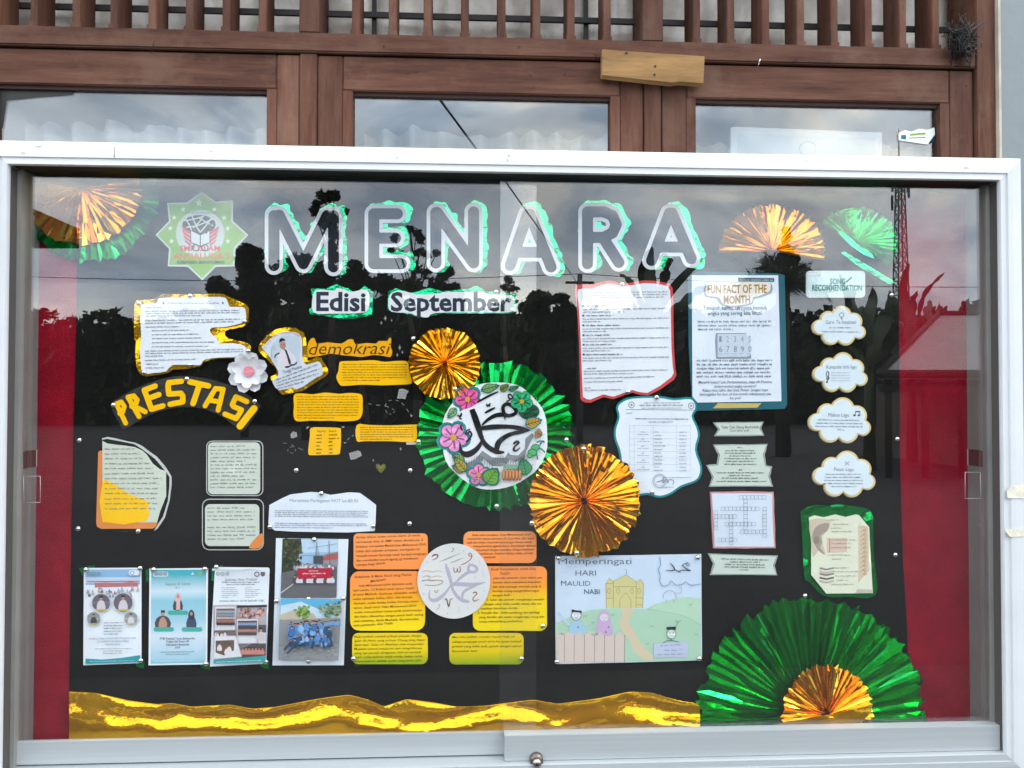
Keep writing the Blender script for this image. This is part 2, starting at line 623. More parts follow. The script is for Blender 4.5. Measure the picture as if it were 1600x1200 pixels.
class Print:
    def __init__(s, skin, t=(0, 0, 1)):
        s.skin, s.mb, s.t, s.wk = skin, MB(), t, 1.0
    def T(s, p):
        return (s.t[0] + p[0] * s.t[2], s.t[1] + p[1] * s.t[2])
    def poly(s, pts, col, smooth=0):
        pts = [s.T(p) for p in pts]
        if smooth:
            pts = crom(pts, smooth)
        m = ink(col) if isinstance(col, str) else col
        sheet(s.mb, pts, s.skin, m, s.skin.next(), 0)
        return s
    def stroke(s, pts, w, col, closed=False, smooth=3):
        """a drawn line; each point may carry its own width"""
        P = [(p[0], p[1], (p[2] if len(p) > 2 else w) * s.wk) for p in pts]
        if smooth:
            P = crom(P, smooth, closed)
        if closed:
            P = P + [P[0]]
        L, Rr = [], []
        for i, p in enumerate(P):
            a, b = P[max(i - 1, 0)], P[min(i + 1, len(P) - 1)]
            if closed and i in (0, len(P) - 1):
                a, b = P[-2], P[1]
            dx, dy = b[0] - a[0], b[1] - a[1]
            l = math.hypot(dx, dy) or 1
            nx, ny = -dy / l * p[2] / 2, dx / l * p[2] / 2
            L.append(s.T((p[0] + nx, p[1] + ny)))
            Rr.append(s.T((p[0] - nx, p[1] - ny)))
        ex = s.skin.next()
        vs = [s.skin.pt(x, y, ex) for x, y in L + Rr]
        n = len(L)
        m = ink(col) if isinstance(col, str) else col
        s.mb.add(vs, orient(vs, [(i, i + 1, n + i + 1, n + i) for i in range(n - 1)]), m)
        return s
    def text(s, string, p0, p1, h, col, off=0.0, jit=0.0, slant=0.0, seed=1, arc=0.0):
        rnd = random.Random(seed)
        x = 0.0
        V, F = [], []
        for c in string:
            v, f, adv = glyph(c, off)
            b = len(V)
            jy, js, jr = rnd.uniform(-jit, jit), 1 + rnd.uniform(-jit, jit), rnd.uniform(-jit, jit)
            for q in v:
                yy = q[1] * js + jy * 0.6
                V.append((x + q[0] + (slant + jr) * yy, yy))
            F += [[b + i for i in t] for t in f]
            x += adv
        if not V:
            return s
        xm = min(q[0] for q in V)
        xM = max(q[0] for q in V)
        dx, dy = p1[0] - p0[0], p1[1] - p0[1]
        l = math.hypot(dx, dy)
        ux, uy = dx / l, dy / l
        sy = h / cap_h()
        ex = s.skin.next()
        vs = []
        for q in V:
            t = (q[0] - xm) / (xM - xm)
            yy = q[1] * sy + arc * 4 * t * (1 - t)
            vs.append(s.skin.pt(*s.T((p0[0] + dx * t + uy * yy, p0[1] + dy * t - ux * yy)), ex))
        s.mb.add(vs, orient(vs, F), ink(col))
        return s
    def scrib(s, p0, p1, h, col, seed=0, fill_=1.0, hand=False):
        """a line of print too small to read: words of little stems and bars"""
        rnd = random.Random(seed * 131 + int(p0[1] * 7) + int(p0[0]))
        dx, dy = p1[0] - p0[0], p1[1] - p0[1]
        l = math.hypot(dx, dy)
        if l < 1e-6:
            return s
        ux, uy = dx / l, dy / l
        ex = s.skin.next()
        vs, fs = [], []
        def q(a, b, c, d):
            k = len(vs)
            for (t, y) in ((a, c), (b, c), (b, d), (a, d)):
                vs.append(s.skin.pt(*s.T((p0[0] + ux * t + uy * y, p0[1] + uy * t - ux * y)), ex))
            fs.append((k, k + 1, k + 2, k + 3))
        t = 0.0
        st = h * (0.15 if hand else 0.17)
        L = l * fill_
        while t < L:
            nl = rnd.randint(3, 9)
            bob = rnd.uniform(-0.1, 0.1) * h if hand else 0
            for i in range(nl):
                w = h * rnd.uniform(0.38, 0.62)
                if t + w > L:
                    break
                top = h * (1.0 if rnd.random() < 0.25 else 0.66)
                lo = -h * 0.3 if rnd.random() < 0.1 else 0
                q(t, t + st, lo + bob, top + bob)
                y = rnd.choice((0.0, 0.5, 0.5, 0.28)) * h
                q(t + st, t + w * 0.78, y + bob, y + st * 0.9 + bob)
                if rnd.random() < 0.6:
                    q(t + w * 0.78 - st, t + w * 0.78, bob, h * 0.6 + bob)
                t += w
            t += h * (0.9 if hand else 0.5) * rnd.uniform(0.8, 1.2)
        if vs:
            s.mb.add(vs, orient(vs, fs), ink(col))
        return s
    def para(s, x0, y0, x1, n, dy, h, col, seed=0, last=0.6, slope=0.0, hand=False):
        for i in range(n):
            f = last if i == n - 1 else 1.0
            y = y0 + i * dy
            s.scrib((x0, y), (x1, y + slope * (x1 - x0)), h, col, seed + i, f, hand)
        return s
    def build(s, name, parent):
        o = s.mb.build(name, parent)
        if name in ("chalk_drawing", "printed_text", "lettering", "handwriting", "printed_grid", "heading"):
            o["kind"] = "stuff"          # marks too small to pick apart one by one
        return o

# ================================================================== the setting
M_GROUND = mat("dark_yard_asphalt", (0.022, 0.0215, 0.021), 0.95, var=(0.5, 0.4), bump=(3, 0.3))
g = MB()
g.add([Vector(p) for p in ((-600, -900, 0), (600, -900, 0), (600, 12, 0), (-600, 12, 0))], [(0, 1, 2, 3)], M_GROUND)
tag(g.build("ground"), kind="structure")
M_APRON = mat("dark_paving", (0.036, 0.036, 0.033), 0.9, var=(2, 0.3), bump=(30, 0.2))  # even tone kept dark so the glass mirrors the paving dimly
tag(bx("pavement", None, -9, 9, -2.6, 0.12, 0.0, 0.06, M_APRON), kind="structure")

# ---------------- school wall with the window opening
M_WALL = mat("grey_blue_paint", (0.215, 0.25, 0.265), 0.7, var=(1.5, 0.1), bump=(25, 0.15))
M_CREAM = mat("cream_plaster_edge", (0.5, 0.44, 0.36), 0.8, var=(12, 0.2))
M_ROOM = mat("room_plaster", (0.20, 0.19, 0.17), 0.9)
WY = 0.13
def wx(px, Y=WY): return at(px, 150, Y).x
def wz(py, Y=WY): return at(800, py, Y).z
WX0, WX1 = wx(-78), wx(1557)
WZ0, WZ1 = 0.95, wz(58) + 0.62
wall_y = 0.122
wr = thing("school_building", "pale grey-blue painted school wall around the brown timber window", "building", (0, 0.3, 0))
bx("wall", wr, WX1 + 0.004, 9, wall_y, 0.30, 0.0, 3.6, M_WALL)
bx("wall", wr, -9, WX0 - 0.004, wall_y, 0.30, 0.0, 3.6, M_WALL)
bx("wall", wr, WX0 - 0.004, WX1 + 0.004, wall_y + 0.002, 0.30, 0.0, WZ0, M_WALL)
bx("wall", wr, WX0 - 0.004, WX1 + 0.004, wall_y + 0.002, 0.30, WZ1, 3.6, M_WALL)
bx("plaster_edge", wr, WX1 - 0.001, WX1 + 0.0045, wall_y - 0.002, 0.2, WZ0, WZ1, M_CREAM)
rm = MB()
rm.box(-4.2, 4.2, 4.5, 4.6, 0, 3.4, M_ROOM)
rm.box(-4.3, -4.2, 0.3, 4.6, 0, 3.4, M_ROOM)
rm.box(4.2, 4.3, 0.3, 4.6, 0, 3.4, M_ROOM)
rm.build("room_wall", wr)
bx("room_ceiling", wr, -4.3, 4.3, 0.3, 4.6, 3.4, 3.5, M_ROOM)
bx("room_floor", wr, -4.3, 4.3, 0.3, 4.6, 0.02, 0.05, M_ROOM)

# ---------------- brown timber window: three sashes under a barred fanlight
win = thing("timber_window", "weathered brown timber window with three glazed sashes under a barred fanlight", "window", (0, 0.15, WZ0))
def post(px0, px1, y0=WY, z0=WZ0, z1=WZ1):
    return bx("post", win, wx(px0), wx(px1), y0, 0.235, z0, z1, M_WOODV, 0.002)
ZR0, ZR1 = wz(88), wz(58)             # rail under the bars
post(-76, -46)
post(1526, 1556)
bx("post", win, wx(467), wx(494), WY + 0.006, 0.235, WZ0, ZR0 - 0.0005, M_WOODV, 0.002)
bx("post", win, wx(1007.5), wx(1034), WY + 0.006, 0.235, WZ0, ZR0 - 0.0005, M_WOODV, 0.002)
bx("post", win, wx(466), wx(499), WY + 0.003, 0.235, ZR1 + 0.0005, WZ1 - 0.05, M_WOODV, 0.002)
bx("post", win, wx(1004), wx(1037), WY + 0.003, 0.235, ZR1 + 0.0005, WZ1 - 0.05, M_WOODV, 0.002)
bx("rail", win, wx(-46) + 0.0005, wx(1526) - 0.0005, WY, 0.235, ZR0, ZR1, M_WOODH, 0.003)
bx("rail", win, wx(-46) + 0.0005, wx(1526) - 0.0005, WY, 0.235, WZ1 - 0.05, WZ1, M_WOODH, 0.003)
bx("rail", win, wx(-46) + 0.0005, wx(1526) - 0.0005, WY, 0.235, WZ0, WZ0 + 0.05, M_WOODH, 0.003)
BARS = [-13, 47, 113, 173, 233, 292, 350, 407, 554, 612, 667, 726, 784, 839, 893, 950, 1091, 1145, 1200, 1255, 1308, 1362, 1416, 1468]
bar_me = None
for k, px in enumerate(BARS):
    x = wx(px)
    if bar_me is None:
        b0 = MB()
        b0.box(-0.0085, 0.0085, WY + 0.012, WY + 0.080, ZR1 + 0.0005, WZ1 - 0.0505, M_WOODV)
        b0.box(-0.0105, 0.0105, WY + 0.008, WY + 0.0118, ZR1 + 0.0006, ZR1 + 0.012, M_WOODV)
        o = b0.build("bar", None, 0.0015)
        bar_me = o.data
        for v in bar_me.vertices:
            v.co -= Vector((0, 0.15, WZ0))
        o.parent = win
        o.location.x = x
    else:
        o = bpy.data.objects.new("bar", bar_me)
        COL.objects.link(o)
        o.parent = win
        o.location.x = x
gr = MB()
for z in (wz(27, 0.21), wz(27, 0.21) + 0.17, wz(27, 0.21) + 0.34):
    gr.box(wx(-46), wx(1526), 0.213, 0.221, z - 0.006, z + 0.006, M_IRON)
gr.build("iron_grille_bar", win)
for px in (583, 917, 1440, 250):
    bx("iron_grille_bar", win, wx(px, 0.21) - 0.005, wx(px, 0.21) + 0.005, 0.2215, 0.2275, ZR1, WZ1 - 0.05, M_IRON)

SASH = [(-46, -15, 415, 467), (494, 550, 955, 1007), (1035, 1089, 1473, 1525)]
ZG = wz(144)
for k, (a, b, c, d) in enumerate(SASH):
    xa, xb, xc, xd = wx(a) + 0.001, wx(b), wx(c), wx(d) - 0.001
    zt = wz(91)
    o = bx("sash", win, xb - 0.02, xc + 0.02, WY + 0.009, 0.175, ZG, zt, M_WOODH, 0.002)
    for xx0, xx1 in ((xa, xb - 0.0205), (xc + 0.0205, xd)):
        bx("stile", o, xx0, xx1, WY + 0.009, 0.175, 1.02, zt, M_WOODV, 0.002)
    # stepped inner moulding round the pane
    for xx0, xx1 in ((xb - 0.0202, xb), (xc, xc + 0.0202)):
        bx("stile", o, xx0, xx1, WY + 0.010, 0.175, 1.02, ZG - 0.0005, M_WOODV)
    bx("moulding", o, xb, xc, WY + 0.018, 0.172, ZG - 0.008, ZG - 0.0004, M_WOODD)
    bx("rail", o, xa, xd, WY + 0.009, 0.175, 1.02, 1.08, M_WOODH, 0.002)
    bx("glass_pane", o, xb - 0.004, xc + 0.004, 0.156, 0.159, 1.08, ZG - 0.002, M_FILM)

# curtains just inside the sashes
M_CURT = mat("sheer_curtain", (0.44, 0.44, 0.42), 0.9, var=(4, 0.08))
def curtain(name, label, px0, px1, zt, ya, seed, m, folds=9, amp=0.02, zb=1.1, ragged=0.01):
    rnd = random.Random(seed)
    n, k = folds * 8, 10
    x0, x1 = wx(px0, ya), wx(px1, ya)
    vs, fs = [], []
    ph = [rnd.uniform(0.6, 1.4) for _ in range(folds + 2)]
    steps = [rnd.random() for _ in range(26)]
    for j in range(k + 1):
        t = j / k
        for i in range(n + 1):
            s = i / n
            y = ya + amp * math.sin(2 * math.pi * s * folds * (1 + 0.05 * math.sin(s * 9)) + 0.4 * t) * ph[int(s * folds)]
            top = zt + 0.018 * (steps[int(s * 23)] - 0.5)
            vs.append(Vector((x0 + (x1 - x0) * s, y, top + (zb - top) * t)))
    for j in range(k):
        for i in range(n):
            a = j * (n + 1) + i
            fs.append((a, a + 1, a + n + 2, a + n + 1))
    o = MB().add(vs, fs, m, True).build(name)
    return tag(o, label, "curtain", "sheer curtains behind the sashes")
CZ = wz(205, 0.25)
curtain("curtain", "pale sheer curtain hanging behind the window pane nearest the torn film", 40, 440, CZ, 0.27, 1, M_CURT, 8)
curtain("curtain", "pale sheer curtain hanging behind the middle window pane", 570, 975, CZ, 0.27, 2, M_CURT, 9)
curtain("curtain", "pale sheer curtain hanging behind the pane that holds the white notice", 1080, 1500, wz(214, .25), 0.29, 3, M_CURT, 8)

# crinkled plastic sheets behind the bars
M_PLAST = mat("crinkled_plastic", (0.80, 0.76, 0.68), 0.28, 0.0, var=(7, 0.2, (0.45, 0.41, 0.35)), bump=(9, 0.9, 5), spec=0.6)
for k, (a, b, lab) in enumerate(((-46, 467, "crinkled pale plastic sheet behind the bars above the pane with torn film"), (499, 1004, "crinkled pale plastic sheet behind the bars above the middle pane"),
                                (1037, 1526, "crinkled pale plastic sheet behind the bars above the nest corner"))):
    vs, fs = [], []
    nx_, nz_ = 60, 14
    x0, x1 = wx(a, 0.24) + 0.004, wx(b, 0.24) - 0.004
    for j in range(nz_ + 1):
        for i in range(nx_ + 1):
            x = x0 + (x1 - x0) * i / nx_
            z = ZR1 - 0.01 + (WZ1 - 0.06 - ZR1) * j / nz_
            vs.append(Vector((x, 0.262 + 0.022 * noise.noise(Vector((x * 9, z * 7, k * 5))) + 0.012 * noise.noise(Vector((x * 24, z * 19, k))), z)))
    for j in range(nz_):
        for i in range(nx_):
            q = j * (nx_ + 1) + i
            fs.append((q, q + 1, q + nx_ + 2, q + nx_ + 1))
    tag(MB().add(vs, fs, M_PLAST, True).build("plastic_sheet"), lab, "plastic sheet", "plastic sheets behind the bars")

# raw plank nailed over the rail
pl = thing("plank", "short raw yellow wooden plank nailed across the window rail", "plank", tuple(at(1020, 103, 0.12)))
M_RAW = mat("raw_pine", (0.27, 0.155, 0.062), 0.8, spec=0.25, var=(22, 0.4), bump=(60, 0.3), stretch=(0.2, 1, 1))
pp = [(941, 77), (1101, 88), (1099, 130), (1062, 127), (1050, 129), (941, 117)]
vs = [at(x, y, 0.108) for x, y in pp]
vb = [v + Vector((0, 0.0215, 0)) for v in vs]
n = len(vs)
MB().add(vs + vb, [tuple(range(n))[::-1], tuple(range(n, 2 * n))] + [(i, (i + 1) % n, n + (i + 1) % n, n + i) for i in range(n)], M_RAW).build("board", pl)
for x, y in ((1024, 103), (1023, 116), (979, 82)):
    c = at(x, y, 0.106)
    MB().tube(c, c + Vector((0, 0.004, 0)), 0.0022, 0.0022, M_IRON, 8).build("nail_head", pl)
# dark nest of twigs in the corner of the bars
rnd = random.Random(4)
nb = MB()
c0 = at(1502, 66, 0.118)
for i in range(260):
    a = Vector((rnd.gauss(0, 0.012), rnd.gauss(0, 0.006), rnd.gauss(0, 0.018)))
    d = Vector((rnd.gauss(0, 1), rnd.gauss(0, 0.4), rnd.gauss(0, 1.1))).normalized() * rnd.uniform(0.008, 0.028)
    nb.tube(c0 + a - d, c0 + a + d, 0.0011, 0.0005, M_IRON, 3)
for p, q, w in (((1500, 62), (1540, 32), 0.0035), ((1497, 60), (1476, 36), 0.0012), ((1505, 70), (1538, 38), 0.002)):
    nb.tube(at(*p, 0.116), at(*q, 0.105), w, w * 0.5, M_IRON, 5)
tag(nb.build("bird_nest"), "small dark nest of twigs lodged at the end of the bars", "nest")
# splinters, nails on the rails
for (x, y, l, lab) in ((239, 72, 20, "bent rusty nail in the rail above the pane with torn film"), (1186, 98, 12, "short pale nail in the rail right of the raw plank")):
    a, b = at(x - 2, y + l / 2, 0.128), at(x + 2, y - l / 2, 0.119)
    tag(MB().tube(a, b, 0.0014, 0.001, M_WOODD if l > 14 else M_PIN, 6).build("nail"), lab, "nail")
# dark sheet painted for the dim room where the first pane's film is missing
fl = [(0, 138), (118, 139), (113, 148), (60, 152), (10, 157), (4, 200), (-30, 205), (-30, 138)]
vs = [at(x, y, 0.1552) for x, y in fl]
tag(MB().add(vs, orient(vs, [tuple(range(len(vs)))]), mat("dim_room_tone", (0.016, 0.014, 0.013), 0.5)).build("film_gap_shade"), "dark patch for the dim room behind the torn upper corner of the pane film", "dark patch")
# notice inside the third pane
nt_ = thing("window_notice", "white framed notice standing behind the pane below the nest", "notice", tuple(at(1260, 240, 0.2)))
ns = [(1142, 199), (1150, 198), (1378, 207), (1379, 330), (1141, 330)]
M_NOTE = paper('#f4f6f7')
vs = [at(x, y, 0.20) for x, y in ns]
MB().add(vs + [v + Vector((0, 0.01, 0)) for v in vs], [tuple(range(5))] + [(i, (i + 1) % 5, 5 + (i + 1) % 5, 5 + i) for i in range(5)], mat("white_notice_edge", (0.46, 0.47, 0.48), 0.5)).build("frame", nt_)
ns2 = [(1152, 208), (1367, 215), (1367, 330), (1152, 330)]
vs = [at(x, y, 0.1992) for x, y in ns2]
MB().add(vs, orient(vs, [(0, 1, 2, 3)]), mat("notice_face", (0.36, 0.40, 0.415), 0.45)).build("face", nt_)
em = MB()
em_c = [at(1262 + 13 * math.cos(t * 0.3), 232 + 11 * math.sin(t * 0.3), 0.1987) for t in range(22)]
for a, b in zip(em_c[:-1], em_c[1:]):
    em.tube(a, b, 0.0008, 0.0008, mat("pale_emblem", (0.24, 0.27, 0.27), 0.6), 4)
em.build("emblem", nt_)
# torn sticker on the third pane
st = thing("sticker", "torn white and blue sticker on the window pane beside the notice", "sticker", tuple(at(1432, 212, 0.154)))
sp = [(1404, 208), (1414, 203), (1424, 206), (1436, 201), (1448, 203), (1460, 199), (1461, 212), (1453, 222), (1450, 226), (1404, 219)]
vs = [at(x, y, 0.1548) for x, y in sp]
MB().add(vs, orient(vs, [tuple(range(len(vs)))]), paper('#dfe6e2')).build("paper", st)
for q, cc in (([(1452, 222), (1461, 210), (1461, 221), (1450, 226)], '#1c3144'), ([(1408, 211), (1416, 211), (1416, 218), (1408, 217)], '#3c6a86'), ([(1422, 209), (1446, 207), (1446, 210), (1422, 212)], '#7fa04a'), ([(1420, 215), (1446, 214), (1446, 215.4), (1420, 216.4)], '#6d7a80')):
    vs = [at(x, y, 0.1543) for x, y in q]
    MB().add(vs, orient(vs, [tuple(range(len(vs)))]), ink(cc)).build("printed_patch", st)

# ================================================================== the display case
OX0, OX1, OZ1, OZ0, RZ0 = -0.97, 0.97, 1.943, 0.846, 0.796
case = thing("display_case", "long white aluminium display case with sliding glass mounted below the window", "display case", (0, 0.05, 0.72))
MW, LIP = 0.034, 0.013
def profile_bar(name, a, b, inw, prof, m):
    """sweep a closed (depth y, inward offset) profile between two mitred ends"""
    a, b, inw = Vector(a), Vector(b), Vector(inw)
    d = (b - a).normalized()
    vs = []
    for e, sg in ((a, 1), (b, -1)):
        for y, w in prof:
            vs.append(e + d * (sg * w) + inw * w + Vector((0, y, 0)))
    n = len(prof)
    fs = [(i, (i + 1) % n, n + (i + 1) % n, n + i) for i in range(n)] + [tuple(range(n)), tuple(range(n, 2 * n))[::-1]]
    o = MB().add(vs, fs, m).build(name, case)
    bm = bmesh.new()
    bm.from_mesh(o.data)
    bmesh.ops.recalc_face_normals(bm, faces=bm.faces)
    bm.to_mesh(o.data)
    bm.free()
    return o
T_ = MW + LIP
PROF = [(0.112, 0.0), (-0.002, 0.0), (-0.010, 0.004), (-0.014, 0.012), (-0.0145, 0.024), (-0.0135, MW - 0.001), (-0.010, MW), (-0.0092, T_ - 0.0015), (-0.005, T_), (0.022, T_), (0.022, T_ - 0.012), (0.112, T_ - 0.012)]
FX0, FX1, FZ1, FZ0 = OX0 - T_, OX1 + T_, OZ1 + T_, RZ0 - T_
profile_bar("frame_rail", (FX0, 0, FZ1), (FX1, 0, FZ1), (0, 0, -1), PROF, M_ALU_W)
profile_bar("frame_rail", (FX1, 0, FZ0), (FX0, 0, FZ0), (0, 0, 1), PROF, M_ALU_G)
M_ALU_S = mat("side_powder_coat", (0.60, 0.63, 0.65), 0.38, 0.0, var=(5, 0.06))  # same frame coat in a darker tone than the top rail
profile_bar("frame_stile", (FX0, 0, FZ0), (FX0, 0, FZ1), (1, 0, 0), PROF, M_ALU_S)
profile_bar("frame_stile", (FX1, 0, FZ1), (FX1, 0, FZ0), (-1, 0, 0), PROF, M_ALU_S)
jx = at(178, 240, -0.0145).x
bx("frame_joint", case, jx, jx + 0.0012, -0.0149, -0.0141, FZ1 - 0.033, FZ1 - 0.012, mat("joint_grime", (0.22, 0.21, 0.19), 0.8))
M_SMUDGE = mat("frame_smudge", (0.48, 0.48, 0.46), 0.8)
for (x_, y_, w_, h_) in ((795, 243, 5, 3), (793, 250, 3, 4), (60, 229, 14, 1.6), (36, 239, 8, 1.5), (1510, 262, 9, 1.5), (620, 246, 3, 3), (1260, 250, 5, 1.5), (330, 236, 7, 1.4)):
    q_ = [at(x_ + a_, y_ + b_, -0.0151) for a_, b_ in ((-w_ / 2, -h_ / 2), (w_ / 3, -h_ / 2), (w_ / 2, h_ / 3), (-w_ / 4, h_ / 2))]
    MB().add(q_, orient(q_, [(0, 1, 2, 3)]), M_SMUDGE).build("smudge", case)
# lining, dark strips inside the lip, back panel
bx("back_panel", case, OX0 - 0.006, OX1 + 0.006, 0.1005, 0.111, RZ0 - 0.004, OZ1 + 0.006, M_RED)
for sx, x in ((-1, OX0), (1, OX1)):
    bx("side_lining", case, x - sx * 0.002, x + sx * 0.006, 0.050, 0.1004, RZ0, OZ1 + 0.004, M_ALU_IN)
    bx("side_lining", case, x - sx * 0.008, x + sx * 0.004, 0.0225, 0.0495, RZ0, OZ1 + 0.004, M_ALU_IN)
bx("top_lining", case, OX0 + 0.009, OX1 - 0.009, 0.0225, 0.1003, OZ1 + 0.0005, OZ1 + 0.008, M_DARK)
bx("top_strip", case, OX0 + 0.002, OX1 - 0.002, -0.0005, 0.0222, OZ1 - 0.0005, OZ1 + 0.0004, M_DARK)  # dark strip along the recess between lip and panes
for sx, x in ((-1, OX0), (1, OX1)):
    bx("side_strip", case, x - sx * 0.0006, x + sx * 0.0002, 0.0005, 0.0222, RZ0 + 0.001, OZ1 - 0.001, mat("grey_brown_strip", (0.075, 0.068, 0.062), 0.6))
bx("bottom_lining", case, OX0 + 0.009, OX1 - 0.009, 0.044, 0.1003, RZ0 + 0.006, RZ0 + 0.012, M_ALU_G)
bx("bottom_track", case, OX0 + 0.001, OX1 - 0.001, -0.004, 0.0435, RZ0 - 0.012, RZ0 - 0.0005, M_ALU_G)
# two sliding doors
xl = at(838, 700, 0.037).x
xr = at(781, 700, 0.027).x
dl = thing("sliding_door", "rear sliding glass door covering the half of the case with the school badge", "glass door", ((OX0 + xl) / 2, 0.037, RZ0))
bx("glass_pane", dl, OX0 + 0.001, xl, 0.0355, 0.0395, OZ0 - 0.01, OZ1 + 0.0, M_GLASS)
bx("bottom_rail", dl, OX0 + 0.006, xl - 0.02, 0.0325, 0.0425, RZ0 + 0.002, OZ0 - 0.004, M_ALU_G, 0.0008)
dr = thing("sliding_door", "front sliding glass door with the lock covering the half of the case with the crossword", "glass door", ((OX1 + xr) / 2, 0.027, RZ0))
bx("glass_pane", dr, xr, OX1 - 0.001, 0.0255, 0.0295, OZ0 - 0.01, OZ1 + 0.0, M_GLASS)
bx("bottom_rail", dr, xr + 0.009, OX1 - 0.001, 0.006, 0.0318, RZ0 + 0.0005, OZ0, M_ALU_G, 0.0008)
lk = at(838, 1186, 0.003)
lo = MB()
M_LOCK = mat("lock_steel", (0.42, 0.40, 0.37), 0.28, 0.9)
lo.tube((lk.x, -0.006, lk.z), (lk.x, 0.006, lk.z), 0.0125, 0.013, mat("lock_rim", (0.16, 0.13, 0.11), 0.35, 0.8), 24)
lko = lo.build("lock", dr)
MB().tube((lk.x, -0.016, lk.z - 0.002), (lk.x, -0.0065, lk.z), 0.008, 0.0088, M_LOCK, 20).build("lock_barrel", lko)
MB().tube((lk.x, -0.0168, lk.z - 0.002), (lk.x, -0.0163, lk.z - 0.002), 0.0035, 0.0035, M_DARK, 12).build("keyhole", lko)
# clear finger pulls stuck on the panes
M_PULL = mat("clear_pull_edge", (0.3, 0.3, 0.3), 0.2, 0.0, spec=0.8)
for (x0, y0, x1, y1, par, yg) in ((37, 744, 63, 785, dl, 0.0352), (1508, 738, 1532, 779, dr, 0.0252)):
    pm = MB()
    P = [at(a, b, yg) for a, b in ((x0, y0), (x1, y0), (x1, y1), (x0, y1))]
    for a, b in zip(P, P[1:] + P[:1]):
        pm.tube(a, b, 0.0006, 0.0006, M_PULL, 6)
    pm.build("finger_pull", par)
# dark red strips across the side linings
M_STRIP = mat("dark_red_tape", (0.085, 0.016, 0.016), 0.55)
for (sx, lab, py) in ((-1, "dark red strip across the inner case side next to the orange torn note", 718), (1, "dark red strip across the inner case side next to the cloud notes", 716)):
    x = (OX0 if sx < 0 else OX1)
    t = thing("tape_strip", lab, "tape", (x, 0.06, at(800, py, 0.06).z))
    zc = at(30 if sx < 0 else 1540, py, 0.06).z
    bx("tape", t, x - sx * 0.0022, x - sx * 0.0034, 0.0515, 0.096, zc - 0.017, zc + 0.017, M_STRIP)
    bx("tape", t, x - sx * 0.0085, x - sx * 0.0095, 0.041, 0.0494, zc - 0.017, zc + 0.017, M_STRIP)
    bx("white_end", t, x - sx * 0.0022, x - sx * 0.0036, 0.0962, 0.099, zc - 0.017, zc + 0.017, mat("tape_end", (0.6, 0.55, 0.53), 0.6))
# cream tape scraps on the outer frame
M_SCRAP = mat("cream_tape", (0.66, 0.63, 0.52), 0.7, var=(60, 0.2))
for (poly, lab) in (([(1573, 767), (1580, 760), (1603, 758), (1603, 779), (1574, 778)], "cream tape scrap on the case frame beside the dark red strip"),
                    ([(1570, 828), (1603, 826), (1603, 838), (1578, 839)], "lower cream tape scrap on the case frame")):
    vs = [at(x, y, -0.0155) for x, y in poly]
    vb = [v + Vector((0, 0.0008, 0)) for v in vs]
    n = len(vs)
    tag(MB().add(vs + vb, [tuple(range(n))[::-1]] + [(i, (i + 1) % n, n + (i + 1) % n, n + i) for i in range(n)], M_SCRAP).build("tape_scrap"), lab, "tape scrap")

# ================================================================== the board and what is pinned on it
S0 = Skin(0.6)
bb = MB()
blk = [(121, 292), (121, 400), (118, 560), (112, 800), (108, 1080), (108, 1152), (1100, 1150), (1421, 1130), (1418, 1000), (1411, 880), (1406, 720), (1405, 560), (1405, 300)]
sheet(bb, wob(blk, 0.5, 2, 4), Skin(0.6, 1.0, 3, 2.2), M_BLACKPAPER, 0, 1.0, 40)
t = thing("black_backing", "large black card covering most of the red felt back of the case", "backing card", tuple(at(760, 1150, BOARD_Y)))
bb.build("card", t)
BK = Skin(1.9, 1.0, 3, 2.2)
# white chalk doodles printed on the backing round the yellow notes
pd = Print(BK, (450, 560, 0.13333))
cw = '#9a9a98'
def dashes(pts, w=5, n=2):
    P = crom(pts, 4, False)
    for i in range(0, len(P) - n, n * 2):
        pd.stroke(P[i:i + n + 1], w, cw, smooth=0)
dashes([(940, 530), (1030, 545), (1130, 555), (1220, 590), (1250, 620), (1210, 650), (1160, 640), (1140, 560), (1180, 500), (1260, 490), (1330, 520), (1390, 590), (1430, 660)])
dashes([(770, 900), (720, 930), (680, 975)], 6)
dashes([(-60, 990), (40, 1010), (90, 1060), (60, 1110), (0, 1090), (20, 1040), (120, 1050), (230, 1100)], 4)
pd.poly([(1430, 650), (1465, 672), (1440, 688)], cw)
pd.poly([(655, 980), (690, 985), (660, 1000)], cw)
pd.poly([(240, 795), (250, 805), (228, 820), (222, 835), (214, 825), (222, 800)], cw)
pd.poly([(625, 805), (645, 792), (668, 805), (640, 818)], cw)
pd.t = (400, 490, 0.2083)
for cx, cy, r in ((1078, 255, 14), (1098, 290, 9), (1060, 310, 10), (1085, 1015, 10), (970, 35, 14), (1018, 50, 8), (940, 70, 10), (880, 1100, 7)):
    pd.poly([(cx, cy - r * 1.6), (cx + r * 0.4, cy - r * 0.3), (cx + r, cy), (cx + r * 0.4, cy + r * 0.3), (cx, cy + r * 1.6), (cx - r * 0.4, cy + r * 0.3), (cx - r, cy), (cx - r * 0.4, cy - r * 0.3)], cw)
pd.build("chalk_drawing", t)
ht = Print(BK, (400, 490, 0.2083))
ht.poly([(935, 1195), (905, 1160), (900, 1135), (918, 1126), (935, 1140), (955, 1126), (972, 1140), (966, 1165)], '#6f6a34', 3)
ht.stroke([(918, 1140), (935, 1160), (955, 1140)], 4, '#a9a35c')
ht.build("gold_heart_drawing", t)

def card_thing(name, label, cat, poly, group=None):
    cx = sum(p[0] for p in poly) / len(poly)
    my = max(p[1] for p in poly)
    return thing(name, label, cat, tuple(at(cx, my, BOARD_Y)), group)

